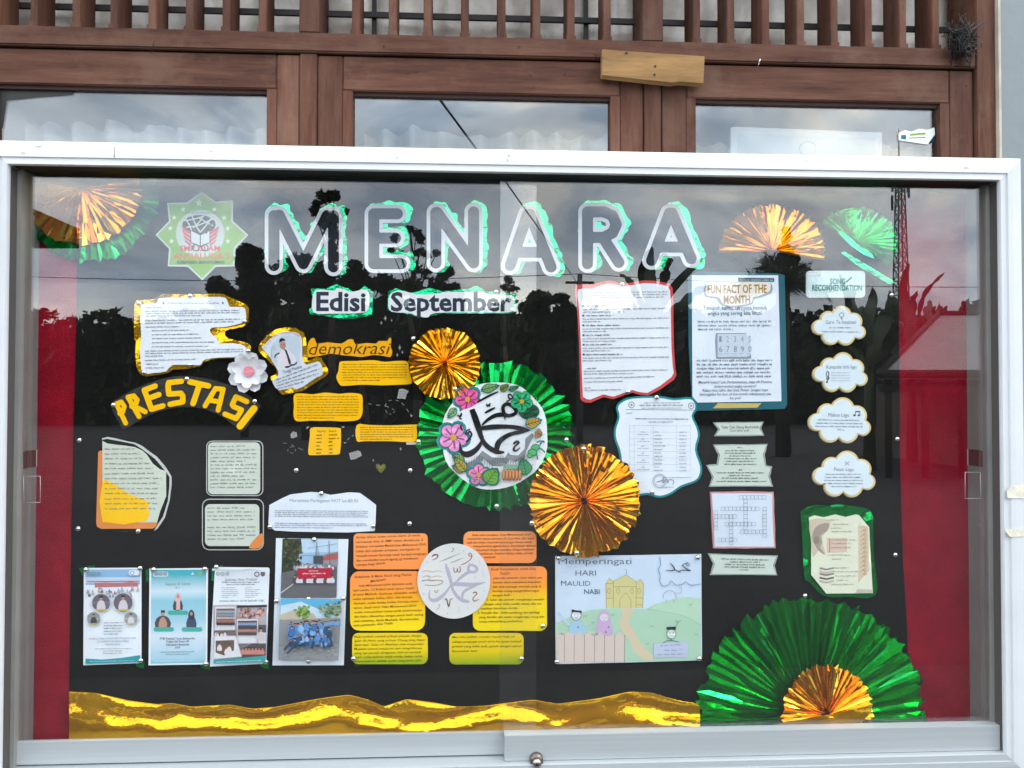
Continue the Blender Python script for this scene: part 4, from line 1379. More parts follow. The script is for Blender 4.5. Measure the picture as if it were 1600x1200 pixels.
# ---------------- calligraphy disc on the green rosette
zt_ = (680, 590, 0.158333)
disc = Z(*zt_, [(400, 80), (500, 55), (640, 48), (800, 70), (900, 130), (1000, 230), (1060, 310), (1095, 420), (1105, 560), (1105, 690), (1075, 790), (1010, 900), (930, 970), (820, 1040), (700, 1085), (560, 1105), (440, 1095), (340, 1050), (230, 970), (130, 870), (85, 760), (75, 640), (70, 480), (100, 360), (180, 240), (280, 150)])
t = card_thing("calligraphy_disc", "round white disc with black Arabic calligraphy and coloured flowers on the green rosette", "paper disc", disc)
sk = Skin(17, 0.8, 31)
m = MB(); sheet(m, crom(disc, 2), sk, paper('#eef2f5'), 0, 1.0); m.build("disc", t)
p = Print(sk, zt_)
def flower(cx, cy, r, a0, n, c1, c2, teal=True):
    if teal:
        for k in range(n):
            a = a0 + 2 * math.pi * k / n
            p.poly(ell(cx + math.cos(a) * r * 0.62, cy + math.sin(a) * r * 0.62, r * 0.56, r * 0.56, 12), '#2d8a8c')
    for k in range(n):
        a = a0 + 2 * math.pi * k / n
        p.poly(ell(cx + math.cos(a) * r * 0.55, cy + math.sin(a) * r * 0.55, r * 0.45, r * 0.45, 12), '#33202a')
        p.poly(ell(cx + math.cos(a) * r * 0.55, cy + math.sin(a) * r * 0.55, r * 0.41, r * 0.41, 12), c1)
        p.stroke([(cx + math.cos(a) * r * 0.2, cy + math.sin(a) * r * 0.2), (cx + math.cos(a) * r * 0.75, cy + math.sin(a) * r * 0.75)], r * 0.12, c2, smooth=0)
    p.poly(ell(cx, cy, r * 0.2, r * 0.2, 10), '#d9a531')
def leafp(a, b, w, c, vein='#173a2c', edge='#1f6f5c'):
    ax, ay = a; bx_, by = b
    dx, dy = bx_ - ax, by - ay
    l = math.hypot(dx, dy); w *= 1.3
    nx, ny = -dy / l * w, dx / l * w
    for s_, cc in ((1.0, edge), (0.78, c)):
        mx, my = ax + dx * 0.45, ay + dy * 0.45
        p.poly([(mx + (ax - mx) * s_, my + (ay - my) * s_), (ax + dx * .25 + nx * .85 * s_, ay + dy * .25 + ny * .85 * s_), (ax + dx * .55 + nx * s_ * .8, ay + dy * .55 + ny * s_ * .8), (mx + (bx_ - mx) * s_, my + (by - my) * s_), (ax + dx * .55 - nx * s_ * .8, ay + dy * .55 - ny * s_ * .8), (ax + dx * .25 - nx * .85 * s_, ay + dy * .25 - ny * .85 * s_)], cc, 2)
    p.stroke([(ax + dx * .08, ay + dy * .08), (ax + dx * .9, ay + dy * .9)], 6, vein, smooth=0)
    for k in range(1, 5):
        q = k / 5.5
        for sg in (-1, 1):
            p.stroke([(ax + dx * q, ay + dy * q), (ax + dx * (q + .13) + sg * nx * .5, ay + dy * (q + .13) + sg * ny * .5)], 4, vein, smooth=0)
flower(320, 215, 130, 0.5, 5, '#d9609c', '#8f2c62')
flower(180, 590, 150, 0.2, 5, '#df95c6', '#9b4d86')
flower(430, 960, 110, 0.9, 5, '#e287b4', '#a34b7c')
p.poly(ell(925, 335, 105, 80, 20), '#2c5a45'); p.stroke([(870, 370), (930, 340), (1010, 300)], 6, '#12281e'); p.stroke([(880, 400), (960, 380), (1020, 350)], 6, '#12281e')
flower(855, 235, 115, 0.3, 5, '#2fae72', '#14593a', False)
leafp((450, 125), (640, 75), 40, '#7fae6a'); leafp((640, 130), (730, 65), 32, '#8a8f3e'); leafp((720, 125), (830, 85), 26, '#5a9468')
leafp((210, 300), (120, 400), 35, '#8cbf8c'); leafp((290, 830), (160, 760), 40, '#8a9a3a'); leafp((300, 910), (160, 870), 45, '#a8892e'); leafp((310, 930), (180, 780), 45, '#b09a3a')
leafp((500, 1050), (620, 890), 80, '#6aa83e'); leafp((900, 965), (860, 790), 65, '#3f9a63'); leafp((885, 470), (1060, 415), 50, '#c8a24a', edge='#2d8a8c'); leafp((980, 540), (1060, 570), 45, '#c7803f', edge='#2d8a8c')
for cx, cy, r in ((990, 690, 45), (960, 740, 50), (930, 770, 30)):
    p.poly(ell(cx, cy, r, r * 0.8, 12), '#1d6b46'); p.poly(ell(cx, cy, r * 0.8, r * 0.6, 12), '#4fb96f')
for a, b in (((1000, 640), (1080, 640)), ((1010, 700), (1085, 740)), ((1000, 760), (1010, 810)), ((1030, 670), (1075, 625))):
    p.stroke([a, ((a[0] + b[0]) / 2, (a[1] + b[1]) / 2 - 15), b], 14, '#2d7f84')
for k in range(6):
    x = 660 + k * 32
    p.poly([(x, 930), (x + 20, 900), (x + 34, 930), (x + 30, 1000), (x + 14, 1020), (x + 2, 990)], '#8e4a2a', 2); p.poly([(x + 6, 930), (x + 18, 910), (x + 28, 930), (x + 24, 985), (x + 14, 1000), (x + 8, 985)], '#dd9a5a', 2)
for k in range(4):
    p.poly(ell(690 + k * 34, 880, 20, 24, 10), '#7fb08a')
p.stroke([(345, 950), (360, 1000), (430, 1010), (480, 1050)], 14, '#3f9a8a')
rnd = random.Random(9)
for _ in range(26):
    a = rnd.uniform(0, 6.28)
    p.poly(ell(590 + 470 * math.cos(a) * rnd.uniform(.97, 1.03), 575 + 470 * math.sin(a) * rnd.uniform(.95, 1.04), 5, 5, 6), '#30343a')
p.build("flower_drawing", t)
p = Print(Skin(17.6, 0.8, 31), zt_)
p.poly([(340, 300), (420, 250), (480, 190), (640, 100), (780, 140), (800, 220), (815, 320), (830, 400), (960, 500), (955, 545), (890, 600), (880, 700), (820, 765), (740, 760), (720, 730), (690, 790), (560, 785), (465, 720), (400, 800), (320, 840), (240, 800), (215, 700), (225, 600), (205, 520), (190, 400), (270, 320)], '#e9eff4', 2)
p.poly([(240, 815), (320, 842), (400, 802), (465, 722), (560, 787), (690, 792), (720, 735), (740, 762), (820, 767), (882, 702), (892, 602), (955, 548), (975, 570), (940, 640), (900, 720), (880, 800), (790, 830), (730, 810), (700, 860), (640, 878), (560, 872), (480, 800), (430, 860), (320, 918), (285, 880)], '#8b9096')
for k in range(40):
    x = 260 + k * 16
    yy = 800 + 25 * math.sin(k * 0.45)
    p.stroke([(x, yy - 10), (x + 4, yy + 62)], 4, '#3a3d42', smooth=0)
K = '#1b1d22'
p.wk = 1.22
p.stroke([(362, 312, 42), (395, 400, 52), (432, 510, 48), (460, 600, 34), (510, 675, 40), (590, 725, 40), (640, 738, 30), (682, 735, 14)], 40, K)
p.stroke([(474, 570, 10), (455, 640, 26), (400, 715, 42), (320, 758, 50), (262, 735, 34), (246, 680, 16), (244, 640, 6)], 40, K)
p.stroke([(432, 505, 30), (560, 488, 42), (720, 484, 34), (840, 500, 36), (940, 522, 8)], 40, K)
p.stroke([(925, 524, 12), (850, 535, 30), (740, 560, 34), (655, 610, 42), (615, 665, 46), (608, 735, 30)], 40, K)
p.stroke([(462, 470, 14), (520, 415, 26), (600, 372, 34), (680, 365, 34), (720, 372, 24)], 30, K)
p.stroke([(690, 265), (745, 268), (795, 320), (785, 358), (700, 375), (668, 310)], 30, K, True)
p.poly([(670, 370), (700, 375), (690, 425)], K)
p.stroke([(412, 246, 12), (520, 185, 18), (622, 138, 10)], 16, K); p.stroke([(490, 348, 14), (540, 322, 20), (592, 296, 12)], 16, K)
p.stroke([(506, 256), (514, 288), (526, 262), (536, 288), (542, 250)], 9, K)
p.stroke([(728, 165), (755, 175), (760, 205), (730, 205), (722, 180)], 13, K, True); p.stroke([(752, 205), (730, 225), (702, 236)], 12, K)
p.stroke([(220, 370), (250, 385), (262, 350), (240, 395), (262, 410)], 12, K); p.stroke([(252, 470), (256, 500), (272, 520)], 15, K)
p.stroke([(318, 560), (340, 530), (360, 560), (345, 590), (322, 620), (304, 632)], 15, K); p.stroke([(300, 565), (310, 525), (345, 508)], 10, K)
p.stroke([(772, 655, 16), (800, 632, 20), (826, 640, 18), (785, 680, 14), (775, 712, 18), (800, 722, 14), (838, 690, 8)], 14, K)
p.build("calligraphy", t)

# ---------------- red edged sheet
zt_ = (880, 420, 0.225)
ro = [(85, 115), (200, 110), (320, 80), (420, 105), (560, 80), (700, 95), (760, 135), (765, 350), (770, 560), (780, 700), (770, 770), (590, 880), (480, 860), (350, 905), (280, 890), (190, 930), (130, 915), (118, 850), (110, 500), (95, 250)]
ri = [(103, 145), (200, 135), (320, 102), (420, 122), (560, 100), (690, 112), (742, 150), (748, 350), (752, 560), (762, 690), (752, 752), (585, 862), (480, 842), (350, 888), (280, 872), (190, 908), (145, 893), (135, 850), (122, 500), (108, 250)]
pz = Z(*zt_, ro)
t = card_thing("pinned_sheet", "white typed sheet with wavy red edge hanging under the letter R", "sheet", pz)
sk = Skin(3, 2.0, 33)
m = MB(); sheet(m, crom(pz, 2), sk, paper('#cf4a4a'), 0, 0.6); m.build("red_backing", t)
m = MB(); sheet(m, crom(Z(*zt_, ri), 2), sk, paper('#e4eaf1'), 0.6, 0.4); m.build("sheet", t)
sk2 = Skin(3.6, 2.0, 33)
p = Print(sk2, zt_)
g_ = '#79818b'
p.scrib((150, 142), (310, 138), 11, g_, 1)
for y in (170, 188, 206): p.scrib((128, y), (728 if y < 200 else 700, y - 6), 12, g_, y)
for k, y in enumerate((265, 332, 400, 468, 534, 602)):
    p.poly([(131 + k, y - 14), (145 + k, y - 14), (145 + k, y), (131 + k, y)], '#59606a')
    p.scrib((158, y - 1), ((330, 350, 392, 330, 345, 415)[k], y - 4), 13, '#5a616a', 50 + k)
    p.scrib((135, y + 22), (735, y + 14), 11, g_, 60 + k); p.scrib((135, y + 40), ((432, 270, 300, 370, 330, 345)[k], y + 38), 11, g_, 70 + k)
p.scrib((160, 698), (235, 696), 12, '#5a616a', 90); p.scrib((145, 716), (730, 705), 11, g_, 91); p.scrib((145, 734), (490, 730), 11, g_, 92); p.scrib((145, 764), (640, 752), 11, g_, 93)
p.scrib((145, 790), (415, 784), 11, g_, 94); p.scrib((148, 832), (195, 830), 11, g_, 95); p.scrib((150, 848), (405, 842), 11, g_, 96)
p.build("printed_text", t)

# ---------------- fun fact poster
pz = [(1075, 432), (1090, 424), (1215, 427), (1226, 430), (1228, 520), (1230, 632), (1226, 639), (1082, 642), (1076, 540)]
t = card_thing("funfact_poster", "teal edged poster FUN FACT OF THE MONTH with gold heading", "poster", pz)
sk = Skin(2.5, 1.2, 35)
m = MB(); sheet(m, pz, sk, paper('#2c6470'), 0, 0.8); m.build("teal_backing", t)
m = MB(); sheet(m, [(1081, 430), (1216, 430), (1221, 627), (1090, 629), (1082, 620)], sk, paper('#dfe9f3'), 0.7, 0.4); m.build("sheet", t)
m = MB(); sheet(m, [(1122, 630), (1190, 630), (1183, 637), (1114, 638)], sk, paper('#c9b168'), 0.9, 0.3); m.build("gold_strip", t)
sk2 = Skin(3.3, 1.2, 35)
p = Print(sk2, (1080, 425, 0.096875))
p.poly([(200, 300), (220, 230), (260, 190), (700, 170), (1220, 170), (1310, 230), (1290, 340), (1100, 420), (1010, 440), (980, 520), (820, 560), (640, 570), (500, 540), (440, 480), (400, 430), (230, 400)], '#9aa3a8', 2)
p.poly([(230, 290), (250, 220), (290, 180), (700, 160), (1220, 165), (1280, 240), (1250, 320), (1080, 390), (1000, 410), (970, 500), (820, 530), (640, 545), (520, 515), (470, 440), (420, 400), (260, 380)], '#eee9dc', 2)
p.build("paper_cloud", t)
p = Print(Skin(3.6, 1.2, 35), (1080, 425, 0.096875))
p.text("FUN FACT OF THE", (265, 345), (1220, 335), 130, '#a87c2c', 0.02, 0.03, 0, 5)
p.text("MONTH", (525, 510), (950, 505), 125, '#a87c2c', 0.02, 0.03, 0, 6)
p.text("Tahukah kamu, ternyata bentuk", (195, 610), (1225, 605), 66, '#525b67', 0.004)
p.text("angka yang sering kita lihat?", (275, 695), (1140, 690), 62, '#646d79', 0.004)
p.stroke([(760, 122), (1340, 128)], 60, '#4d6a72', smooth=0)
p.scrib((770, 140), (1320, 145), 34, '#a9c0c4', 3)
p.build("heading", t)
p = Print(sk2, (1080, 425, 0.096875))
for k, y in enumerate((815, 880, 940)): p.scrib((105, y), ((1310, 1310, 690)[k], y - 2), 38, '#7f8b99', 80 + k)
p.poly([(400, 985), (880, 985), (960, 1300), (970, 1395), (890, 1400), (400, 1400), (385, 1100)], '#8e99a6', 0)
p.poly([(425, 1000), (870, 1000), (955, 1090), (960, 1330), (900, 1365), (425, 1370)], '#c6d3e0', 0)
for k, s_ in enumerate("12345"): p.text(s_, (450 + k * 118, 1130), (490 + k * 118, 1130), 95, '#8c98a6')
for k, s_ in enumerate("67890"): p.text(s_, (450 + k * 118, 1290), (500 + k * 118, 1290), 95, '#7d8997')
for k in range(5): p.scrib((420 + k * 118, 1324), (500 + k * 118, 1324), 14, '#8f9aa6', k)
p.build("number_card_picture", t)
p = Print(sk2, (1080, 530, 0.096875))
for k in range(5): p.scrib((90, 360 + k * 64), (1315, 355 + k * 64), 40, '#76818f', 90 + k)
p.text("Menarik bukan? Lalu Pertanyaannya, siapa sih Penemu", (120, 715), (1300, 705), 44, '#67707c', 0.006)
p.text("simbol-simbol angka tersebut?", (370, 780), (1050, 775), 42, '#67707c', 0.006)
p.text("Kalau mau tahu dan bisa Pintar. Jangan lupa", (185, 845), (1240, 835), 44, '#67707c', 0.006)
p.text("ketinggalan fun fact of the month selanjutnya yaa", (145, 908), (1285, 898), 42, '#67707c', 0.006)
p.text("for you!", (625, 968), (800, 965), 42, '#67707c', 0.006)
p.build("printed_text", t)

# ---------------- teal edged certificate
zt_ = (820, 600, 0.23333)
po = [(640, 115), (720, 85), (900, 80), (1000, 95), (1110, 88), (1152, 130), (1152, 175), (1130, 215), (1160, 285), (1172, 350), (1152, 440), (1187, 550), (1178, 620), (1140, 660), (1050, 692), (980, 740), (900, 762), (820, 742), (740, 752), (660, 720), (640, 620), (638, 520), (625, 440), (600, 370), (598, 300), (622, 220), (610, 160)]
pz = crom(Z(*zt_, po), 3)
t = card_thing("certificate", "white typed list with wavy teal edge and round stamp beside the gold rosette", "certificate", pz)
sk = Skin(5, 1.6, 37)
m = MB(); sheet(m, pz, sk, paper('#18868b'), 0, 0.7); m.build("teal_backing", t)
m = MB(); sheet(m, scale_poly(pz, 3.2), sk, paper('#e1eaf2'), 0.6, 0.4); m.build("sheet", t)
p = Print(Skin(5.6, 1.6, 37), (950, 620, 0.13333))
g_ = '#7b858f'
for cx, cy in ((275, 95), (975, 105)):
    p.stroke(ell(cx, cy, 32, 34, 14), 9, '#7f868b', True); p.poly(ell(cx, cy, 14, 14, 8), '#8a9196')
p.scrib((420, 78), (850, 76), 16, g_, 1); p.scrib((370, 108), (890, 106), 20, '#5c656e', 2); p.scrib((390, 138), (860, 136), 13, g_, 3)
p.stroke([(210, 148), (1030, 156)], 5, '#565e66', smooth=0)
p.scrib((215, 200), (290, 196), 14, g_, 4); p.scrib((320, 262), (950, 268), 16, '#5c656e', 5); p.scrib((480, 302), (765, 300), 16, '#5c656e', 6)
for x in (250, 305, 530, 800, 965): p.stroke([(x, 330), (x + 6, 870)], 2.4, '#a4b0bc', smooth=0)
for k in range(8): p.stroke([(250, 335 + k * 76), (965, 340 + k * 76)], 2.4, '#a4b0bc', smooth=0)
for k in range(6):
    y = 418 + k * 82
    p.scrib((390, y), (435, y), 15, g_, 10 + k); p.scrib((345, y + 28), (490, y + 28), 15, g_, 20 + k)
    p.scrib((545, y), (545 + 60 + (k * 37) % 90, y), 15, g_, 30 + k); p.scrib((545, y + 40), (640, y + 40), 15, g_, 40 + k); p.scrib((835, y + 2), (925, y + 2), 15, g_, 50 + k); p.scrib((835, y + 42), (925, y + 42), 15, g_, 60 + k)
p.stroke(ell(605, 985, 78, 78, 22), 7, '#8d95a8', True); p.stroke(ell(605, 985, 60, 60, 22), 4, '#8d95a8', True)
p.stroke([(570, 1000), (640, 975), (650, 940), (645, 1010), (690, 960), (700, 1010), (720, 970), (770, 985), (760, 1030)], 7, '#5f6873')
p.scrib((640, 950), (975, 948), 13, g_, 70); p.scrib((635, 1066), (770, 1064), 14, '#5c656e', 71)
p.build("printed_text", t)

# ---------------- song recommendation label and the four cloud notes
pz = rrect(1260, 423, 1352, 465, 6)
t = card_thing("label_card", "thick white label SONG RECOMMENDATION above the cloud notes", "label", pz)
m = MB(); sheet(m, pz, Skin(5), paper('#d5ddd8'), 0, 5); m.build("card", t)
p = Print(Skin(5))
p.poly(rrect(1263, 426, 1350, 462, 5), '#cfe6e8')
p.build("pale_field", t)
p = Print(Skin(5.4))
p.text("SONG", (1297, 444), (1321, 444), 8.5, '#3c8a72', 0.03); p.text("RECOMMENDATION", (1269, 454), (1347, 454), 8.5, '#3c8a72', 0.03)
p.stroke([(1322, 441), (1331, 433)], 2.2, '#4b5a58', smooth=0)
p.build("lettering", t)
def cloud(cx, cy, w, h):
    lobes = [(-.36, .02, .15), (-.20, -.18, .17), (.06, -.28, .20), (.27, -.14, .18), (.38, .14, .14), (.12, .26, .19), (-.18, .24, .19), (0, 0, .27), (-.1, 0, .25), (.15, 0, .25)]
    return [[(cx + a * w - 0.01, cy + b * h * 1.25), (cx + a * w + 0.01, cy + b * h * 1.25)] for a, b, r in lobes], [r for _, _, r in lobes]
def cloud_outline(cx, cy, w, h, off=0.0):
    lobes = [(-.36, .03, .14), (-.20, -.16, .15), (.05, -.24, .185), (.27, -.10, .165), (.375, .15, .125), (.13, .24, .17), (-.15, .23, .17)]
    n = 120
    out = []
    for i in range(n):
        a = 2 * math.pi * i / n
        best = 0.12 * w
        ux, uy = math.cos(a), math.sin(a)
        for lx, ly, r in lobes:
            X, Y, r_ = lx * w, ly * h * 1.18, r * w
            bq = X * ux + Y * uy
            d2 = X * X + Y * Y - r_ * r_
            disc_ = bq * bq - d2
            if disc_ > 0:
                best = max(best, bq + math.sqrt(disc_))
        out.append((cx + ux * (best - off), cy + uy * (best - off)))
    return out
CL = [(1311, 509, 84, 56, "topmost white cloud note with small bulb drawing", "Garis Te Imajinasi"), (1313, 582, 86, 56, "white cloud note with a treble clef drawing", "Kumpulan lirik lagu"), (1312, 657, 98, 64, "white cloud note Makna Lagu with a music note drawing", "Makna Lagu"), (1319, 741, 98, 66, "lowest white cloud note Pesan Lagu above the green foil frame", "Pesan Lagu")]
for k, (cx, cy, w, h, lab, ttl) in enumerate(CL):
    o_ = cloud_outline(cx, cy, w, h)
    t = card_thing("cloud_note", lab, "cloud note", o_, "cloud shaped notes")
    sk = Skin(7, 0.6, 50 + k)
    m = MB(); sheet(m, [(x - 1.4, y + 1.2) for x, y in o_], Skin(3.5), paper('#d8d2c4'), 0, 3); m.build("card", t)
    m = MB(); sheet(m, o_, sk, paper('#e2c987'), 0, 0.8); m.build("yellow_edge", t)
    m = MB(); sheet(m, cloud_outline(cx, cy, w, h, 3.0), sk, paper('#dcebf2'), 0.4, 0.2); m.build("sheet", t)
    p = Print(Skin(7.4, 0.6, 50 + k))
    ty = (-3, -6, -6, -5)[k]
    x0, x1 = ((-21, 27), (-22, 25), (-18, 15), (-16, 15))[k]
    p.text(ttl, (cx + x0, cy + ty), (cx + x1, cy + ty), 5.6, '#5b6a76', 0, 0.04, 0.1)
    if k == 0:
        p.scrib((cx - 15, cy + 4), (cx + 20, cy + 4), 2.6, '#7a8894', 1); p.scrib((cx - 27, cy + 10), (cx + 33, cy + 11), 2.6, '#7a8894', 2)
        p.stroke(ell(cx + 4, cy - 17, 3.4, 3.4, 10), 1, '#7d8890', True); p.stroke([(cx + 3, cy - 13), (cx + 5, cy - 10)], 2, '#7d8890', smooth=0)
    elif k == 1:
        for q in range(4): p.scrib((cx - 14, cy + 1 + q * 4.2), (cx + 16, cy + 1 + q * 4.2), 2.0, '#9aa8b2', q)
        p.stroke([(cx - 20, cy + 14), (cx - 18, cy + 2), (cx - 20, cy - 2), (cx - 22, cy + 4), (cx - 17, cy + 9), (cx - 21, cy + 11), (cx - 21, cy + 7)], 1.3, '#3c444c'); p.poly(ell(cx - 21, cy + 15, 1.6, 1.6, 8), '#3c444c')
    elif k == 2:
        for q in range(4): p.scrib((cx - 34 + (0, -3, -4, 30)[q], cy + q * 5), (cx + (31, 37, 37, 8)[q], cy + 1 + q * 5), 2.6, '#6d7a86', q)
        for xx in (23, 30): p.poly(ell(cx + xx, cy - 8, 2, 1.7, 8), '#4c545c'); p.stroke([(cx + xx + 1.7, cy - 8), (cx + xx + 1.7, cy - 14)], 1, '#4c545c', smooth=0)
        p.stroke([(cx + 24.5, cy - 14), (cx + 32, cy - 14)], 1.8, '#4c545c', smooth=0)
    else:
        for q in range(5): p.scrib((cx - 30 + (1, 0, -1, -3, 10)[q], cy + 1 + q * 4.8), (cx + (28, 28, 30, 31, 20)[q], cy + 1 + q * 4.8), 2.5, '#6d7a86', q)
        p.stroke([(cx + 1, cy - 20), (cx + 8, cy - 14)], 1.6, '#a9b4bd', smooth=0); p.stroke([(cx + 1, cy - 14), (cx + 8, cy - 20)], 1.6, '#a9b4bd', smooth=0)
    p.build("printed_text", t)

# ---------------- crossword column
zt_ = (1080, 600, 0.28333)
MG = '#c9d6cb'
def ribbon(lab, pg, lines, seed):
    pz = Z(*zt_, pg)
    t = card_thing("ribbon_card", lab, "ribbon card", pz)
    sk = Skin(5, 0.8, seed)
    m = MB(); sheet(m, wob(pz, 0.5, seed, 3), sk, paper('#a9b4ae'), 0, 2.5); m.build("card", t)
    m = MB(); sheet(m, scale_poly(pz, 1.6), sk, ink('#3d4a46'), 0.3, 0); m.build("dark_outline", t)
    m = MB(); sheet(m, scale_poly(pz, 2.4), sk, paper(MG), 0.5, 0); m.build("green_field", t)
    p = Print(Skin(5.5, 0.8, seed), zt_)
    for ln in lines:
        if ln[0] == 't': p.text(*ln[1:])
        else: p.scrib(*ln[1:])
    p.build("printed_text", t)
ribbon("pale green ribbon heading of the crossword puzzle", [(120, 212), (400, 208), (385, 245), (403, 285), (128, 287), (150, 250)],
       [('t', "Teka Teki Silang Berhadiah", (165, 246), (372, 244), 15, '#3a443f', 0.004), ('t', "Cari tahu yuk!", (214, 263), (320, 262), 14, '#3a443f', 0.004)], 61)
L = []
for k, (a, b, y) in enumerate(((255, 285, 353), (188, 352, 371), (184, 356, 385), (210, 330, 400), (182, 360, 415), (192, 350, 430), (182, 362, 446), (262, 285, 477), (142, 408, 493), (208, 332, 508), (168, 375, 523), (140, 420, 540))):
    L.append(('s', (a, y), (b, y), 9, '#46514c', k))
ribbon("tall pale green ribbon with crossword questions", [(120, 335), (422, 330), (405, 390), (415, 448), (447, 455), (434, 510), (452, 566), (98, 566), (116, 515), (84, 448), (142, 442), (150, 390)], L, 62)
pz = Z(*zt_, [(105, 596), (280, 592), (455, 595), (460, 750), (466, 905), (300, 908), (122, 905), (112, 750)])
t = card_thing("crossword_sheet", "pink edged white crossword puzzle grid", "crossword", pz)
sk = Skin(5, 0.8, 63)
m = MB(); sheet(m, wob(pz, 0.5, 63, 3), sk, paper('#c98f92'), 0, 4); m.build("pink_card", t)
m = MB(); sheet(m, scale_poly(pz, 3.2), sk, paper('#d3deec'), 0.4, 0.2); m.build("sheet", t)
p = Print(Skin(5.5, 0.8, 63), zt_)
cells = [(275 + i * 21, 625) for i in range(7)] + [(300, 646 + j * 21) for j in range(8)] + [(175 + i * 21, 688) for i in range(10)] + [(405, 688 + j * 21) for j in range(8)] + [(155 + i * 21, 730) for i in range(5)] + [(136, 709 + j * 21) for j in range(5)] + [(197 + i * 21, 772) for i in range(8)] + [(282 + i * 21, 815) for i in range(6)] + [(220, 730 + j * 21) for j in range(8)] + [(158 + i * 21, 860) for i in range(5)]
for x, y in cells:
    p.stroke([(x - 10, y - 10), (x + 10, y - 10), (x + 10, y + 10), (x - 10, y + 10)], 2.2, '#8792a0', True, 0)
p.build("printed_grid", t)
ribbon("pale green ribbon under the crossword grid", [(92, 935), (478, 946), (460, 1000), (476, 1056), (104, 1053), (122, 992)],
       [('s', (165, 968), (430, 975), 10, '#46514c', 1), ('s', (212, 985), (385, 987), 10, '#46514c', 2), ('s', (185, 998), (410, 1002), 10, '#46514c', 3), ('s', (182, 1012), (412, 1016), 10, '#46514c', 4), ('s', (268, 1028), (326, 1029), 10, '#46514c', 5)], 64)

# ---------------- cream sheet in a green foil frame
zt_ = (1250, 785, 0.125)
fp = Z(*zt_, [(10, 150), (30, 90), (200, 30), (360, 45), (460, 25), (700, 50), (860, 90), (915, 190), (915, 300), (925, 700), (950, 1160), (600, 1180), (300, 1170), (120, 1000), (60, 950), (40, 700), (20, 300)])
t = card_thing("framed_poem", "cream illustrated sheet mounted on shiny dark green foil above the big green fan", "poem sheet", fp)
m = MB(); sheet(m, crom(fp, 3), Skin(3, 5, 66, 20), M_GREEN, 0, 1, 5); m.build("foil_backing", t)
wp = Z(*zt_, [(110, 190), (180, 162), (300, 185), (440, 150), (570, 182), (700, 150), (740, 160), (865, 310), (885, 700), (910, 1135), (330, 1140), (140, 905), (140, 500)])
sk = Skin(13, 0.8, 67)
m = MB(); sheet(m, wp, sk, paper('#dfe3cc'), 0, 0.6); m.build("sheet", t)
p = Print(sk, zt_)
p.poly([(120, 220), (320, 210), (380, 230), (360, 330), (280, 420), (290, 540), (320, 660), (240, 590), (160, 690), (135, 450)], '#cbbfa8', 2)
p.poly([(180, 330), (260, 270), (360, 260), (340, 360), (260, 410), (280, 500), (250, 560), (320, 660), (230, 600), (180, 520), (150, 440)], '#a2968a', 2)
p.poly(ell(205, 470, 38, 50, 12), '#8f8478'); p.poly([(335, 445), (585, 445), (585, 620), (335, 630)], '#d9bfae'); p.stroke([(370, 445), (370, 625)], 12, '#a99384', smooth=0)
p.poly([(730, 290), (850, 300), (865, 850), (730, 1000), (735, 700)], '#d6c3a8', 0)
for k in range(11):
    y = 320 + k * 55
    p.stroke([(755, y), (790, y - 20), (825, y + 10), (780, y + 25), (840, y + 30)], 7, '#b39a7e')
p.poly([(715, 1080), (905, 1090), (905, 1130), (700, 1130)], '#c3bdb4')
for k, y in enumerate((810, 850, 880, 930, 970)):
    p.poly([(245, y), (330, y + 18), (425, y), (425, y + 18), (330, y + 38), (245, y + 20)], ('#8e8a86', '#c9b6b0', '#8a7f7e', '#5d5858', '#b8b0aa')[k])
for k, (a, b, y) in enumerate(((380, 490, 225), (420, 610, 280), (385, 530, 330), (395, 660, 370), (390, 700, 475), (390, 650, 520), (390, 650, 570), (350, 650, 665), (400, 520, 715), (430, 620, 825), (430, 740, 870), (440, 710, 925), (450, 620, 980), (390, 690, 1030))):
    p.scrib((a, y), (b, y), 20, '#a9aa98', k)
p.build("printed_picture", t)

# ---------------- torn note with orange and yellow
zt_ = (130, 670, 0.1875)
oz = Z(*zt_, [(158, 78), (200, 66), (330, 95), (430, 115), (500, 150), (610, 230), (690, 325), (735, 400), (735, 480), (720, 600), (680, 740), (620, 830), (590, 852), (130, 858), (100, 810), (118, 600), (120, 190), (155, 180)])
t = card_thing("torn_note", "torn cream lined note with orange border and yellow corner", "note", oz)
sk = Skin(3, 0.8, 71)
m = MB(); sheet(m, wob(oz, 0.5, 71, 2), sk, paper('#c9cbc7'), 0, 1.0); m.build("backing", t)
m = MB(); sheet(m, Z(*zt_, [(150, 92), (200, 84), (330, 108), (425, 128), (492, 170), (598, 250), (675, 340), (718, 400), (718, 480), (705, 600), (665, 730), (605, 822), (590, 852.5), (120, 859), (98, 812), (114, 600), (118, 188), (150, 180)]), sk, M_BLACKPAPER, 0.3, 0.1); m.build("black_border", t)
m = MB(); sheet(m, Z(*zt_, [(125, 195), (140, 182), (168, 182), (250, 400), (620, 780), (605, 815), (580, 832), (150, 834), (115, 815), (108, 780)]), sk, paper('#e08a48'), 0.6, 0.2); m.build("orange_border", t)
m = MB(); sheet(m, Z(*zt_, [(160, 100), (200, 122), (270, 132), (350, 140), (430, 152), (490, 180), (530, 215), (580, 290), (640, 338), (690, 350), (692, 560), (640, 690), (615, 780), (160, 780)]), sk, paper('#cdd6c6'), 0.9, 0.2); m.build("sheet", t)
m = MB(); sheet(m, crom(Z(*zt_, [(162, 440), (210, 438), (270, 468), (380, 542), (530, 600), (546, 625), (540, 670), (522, 765), (160, 777)]), 2), sk, paper('#ffc80a'), 1.2, 0.1); m.build("yellow_corner", t)
p = Print(Skin(4.2, 0.8, 71), zt_)
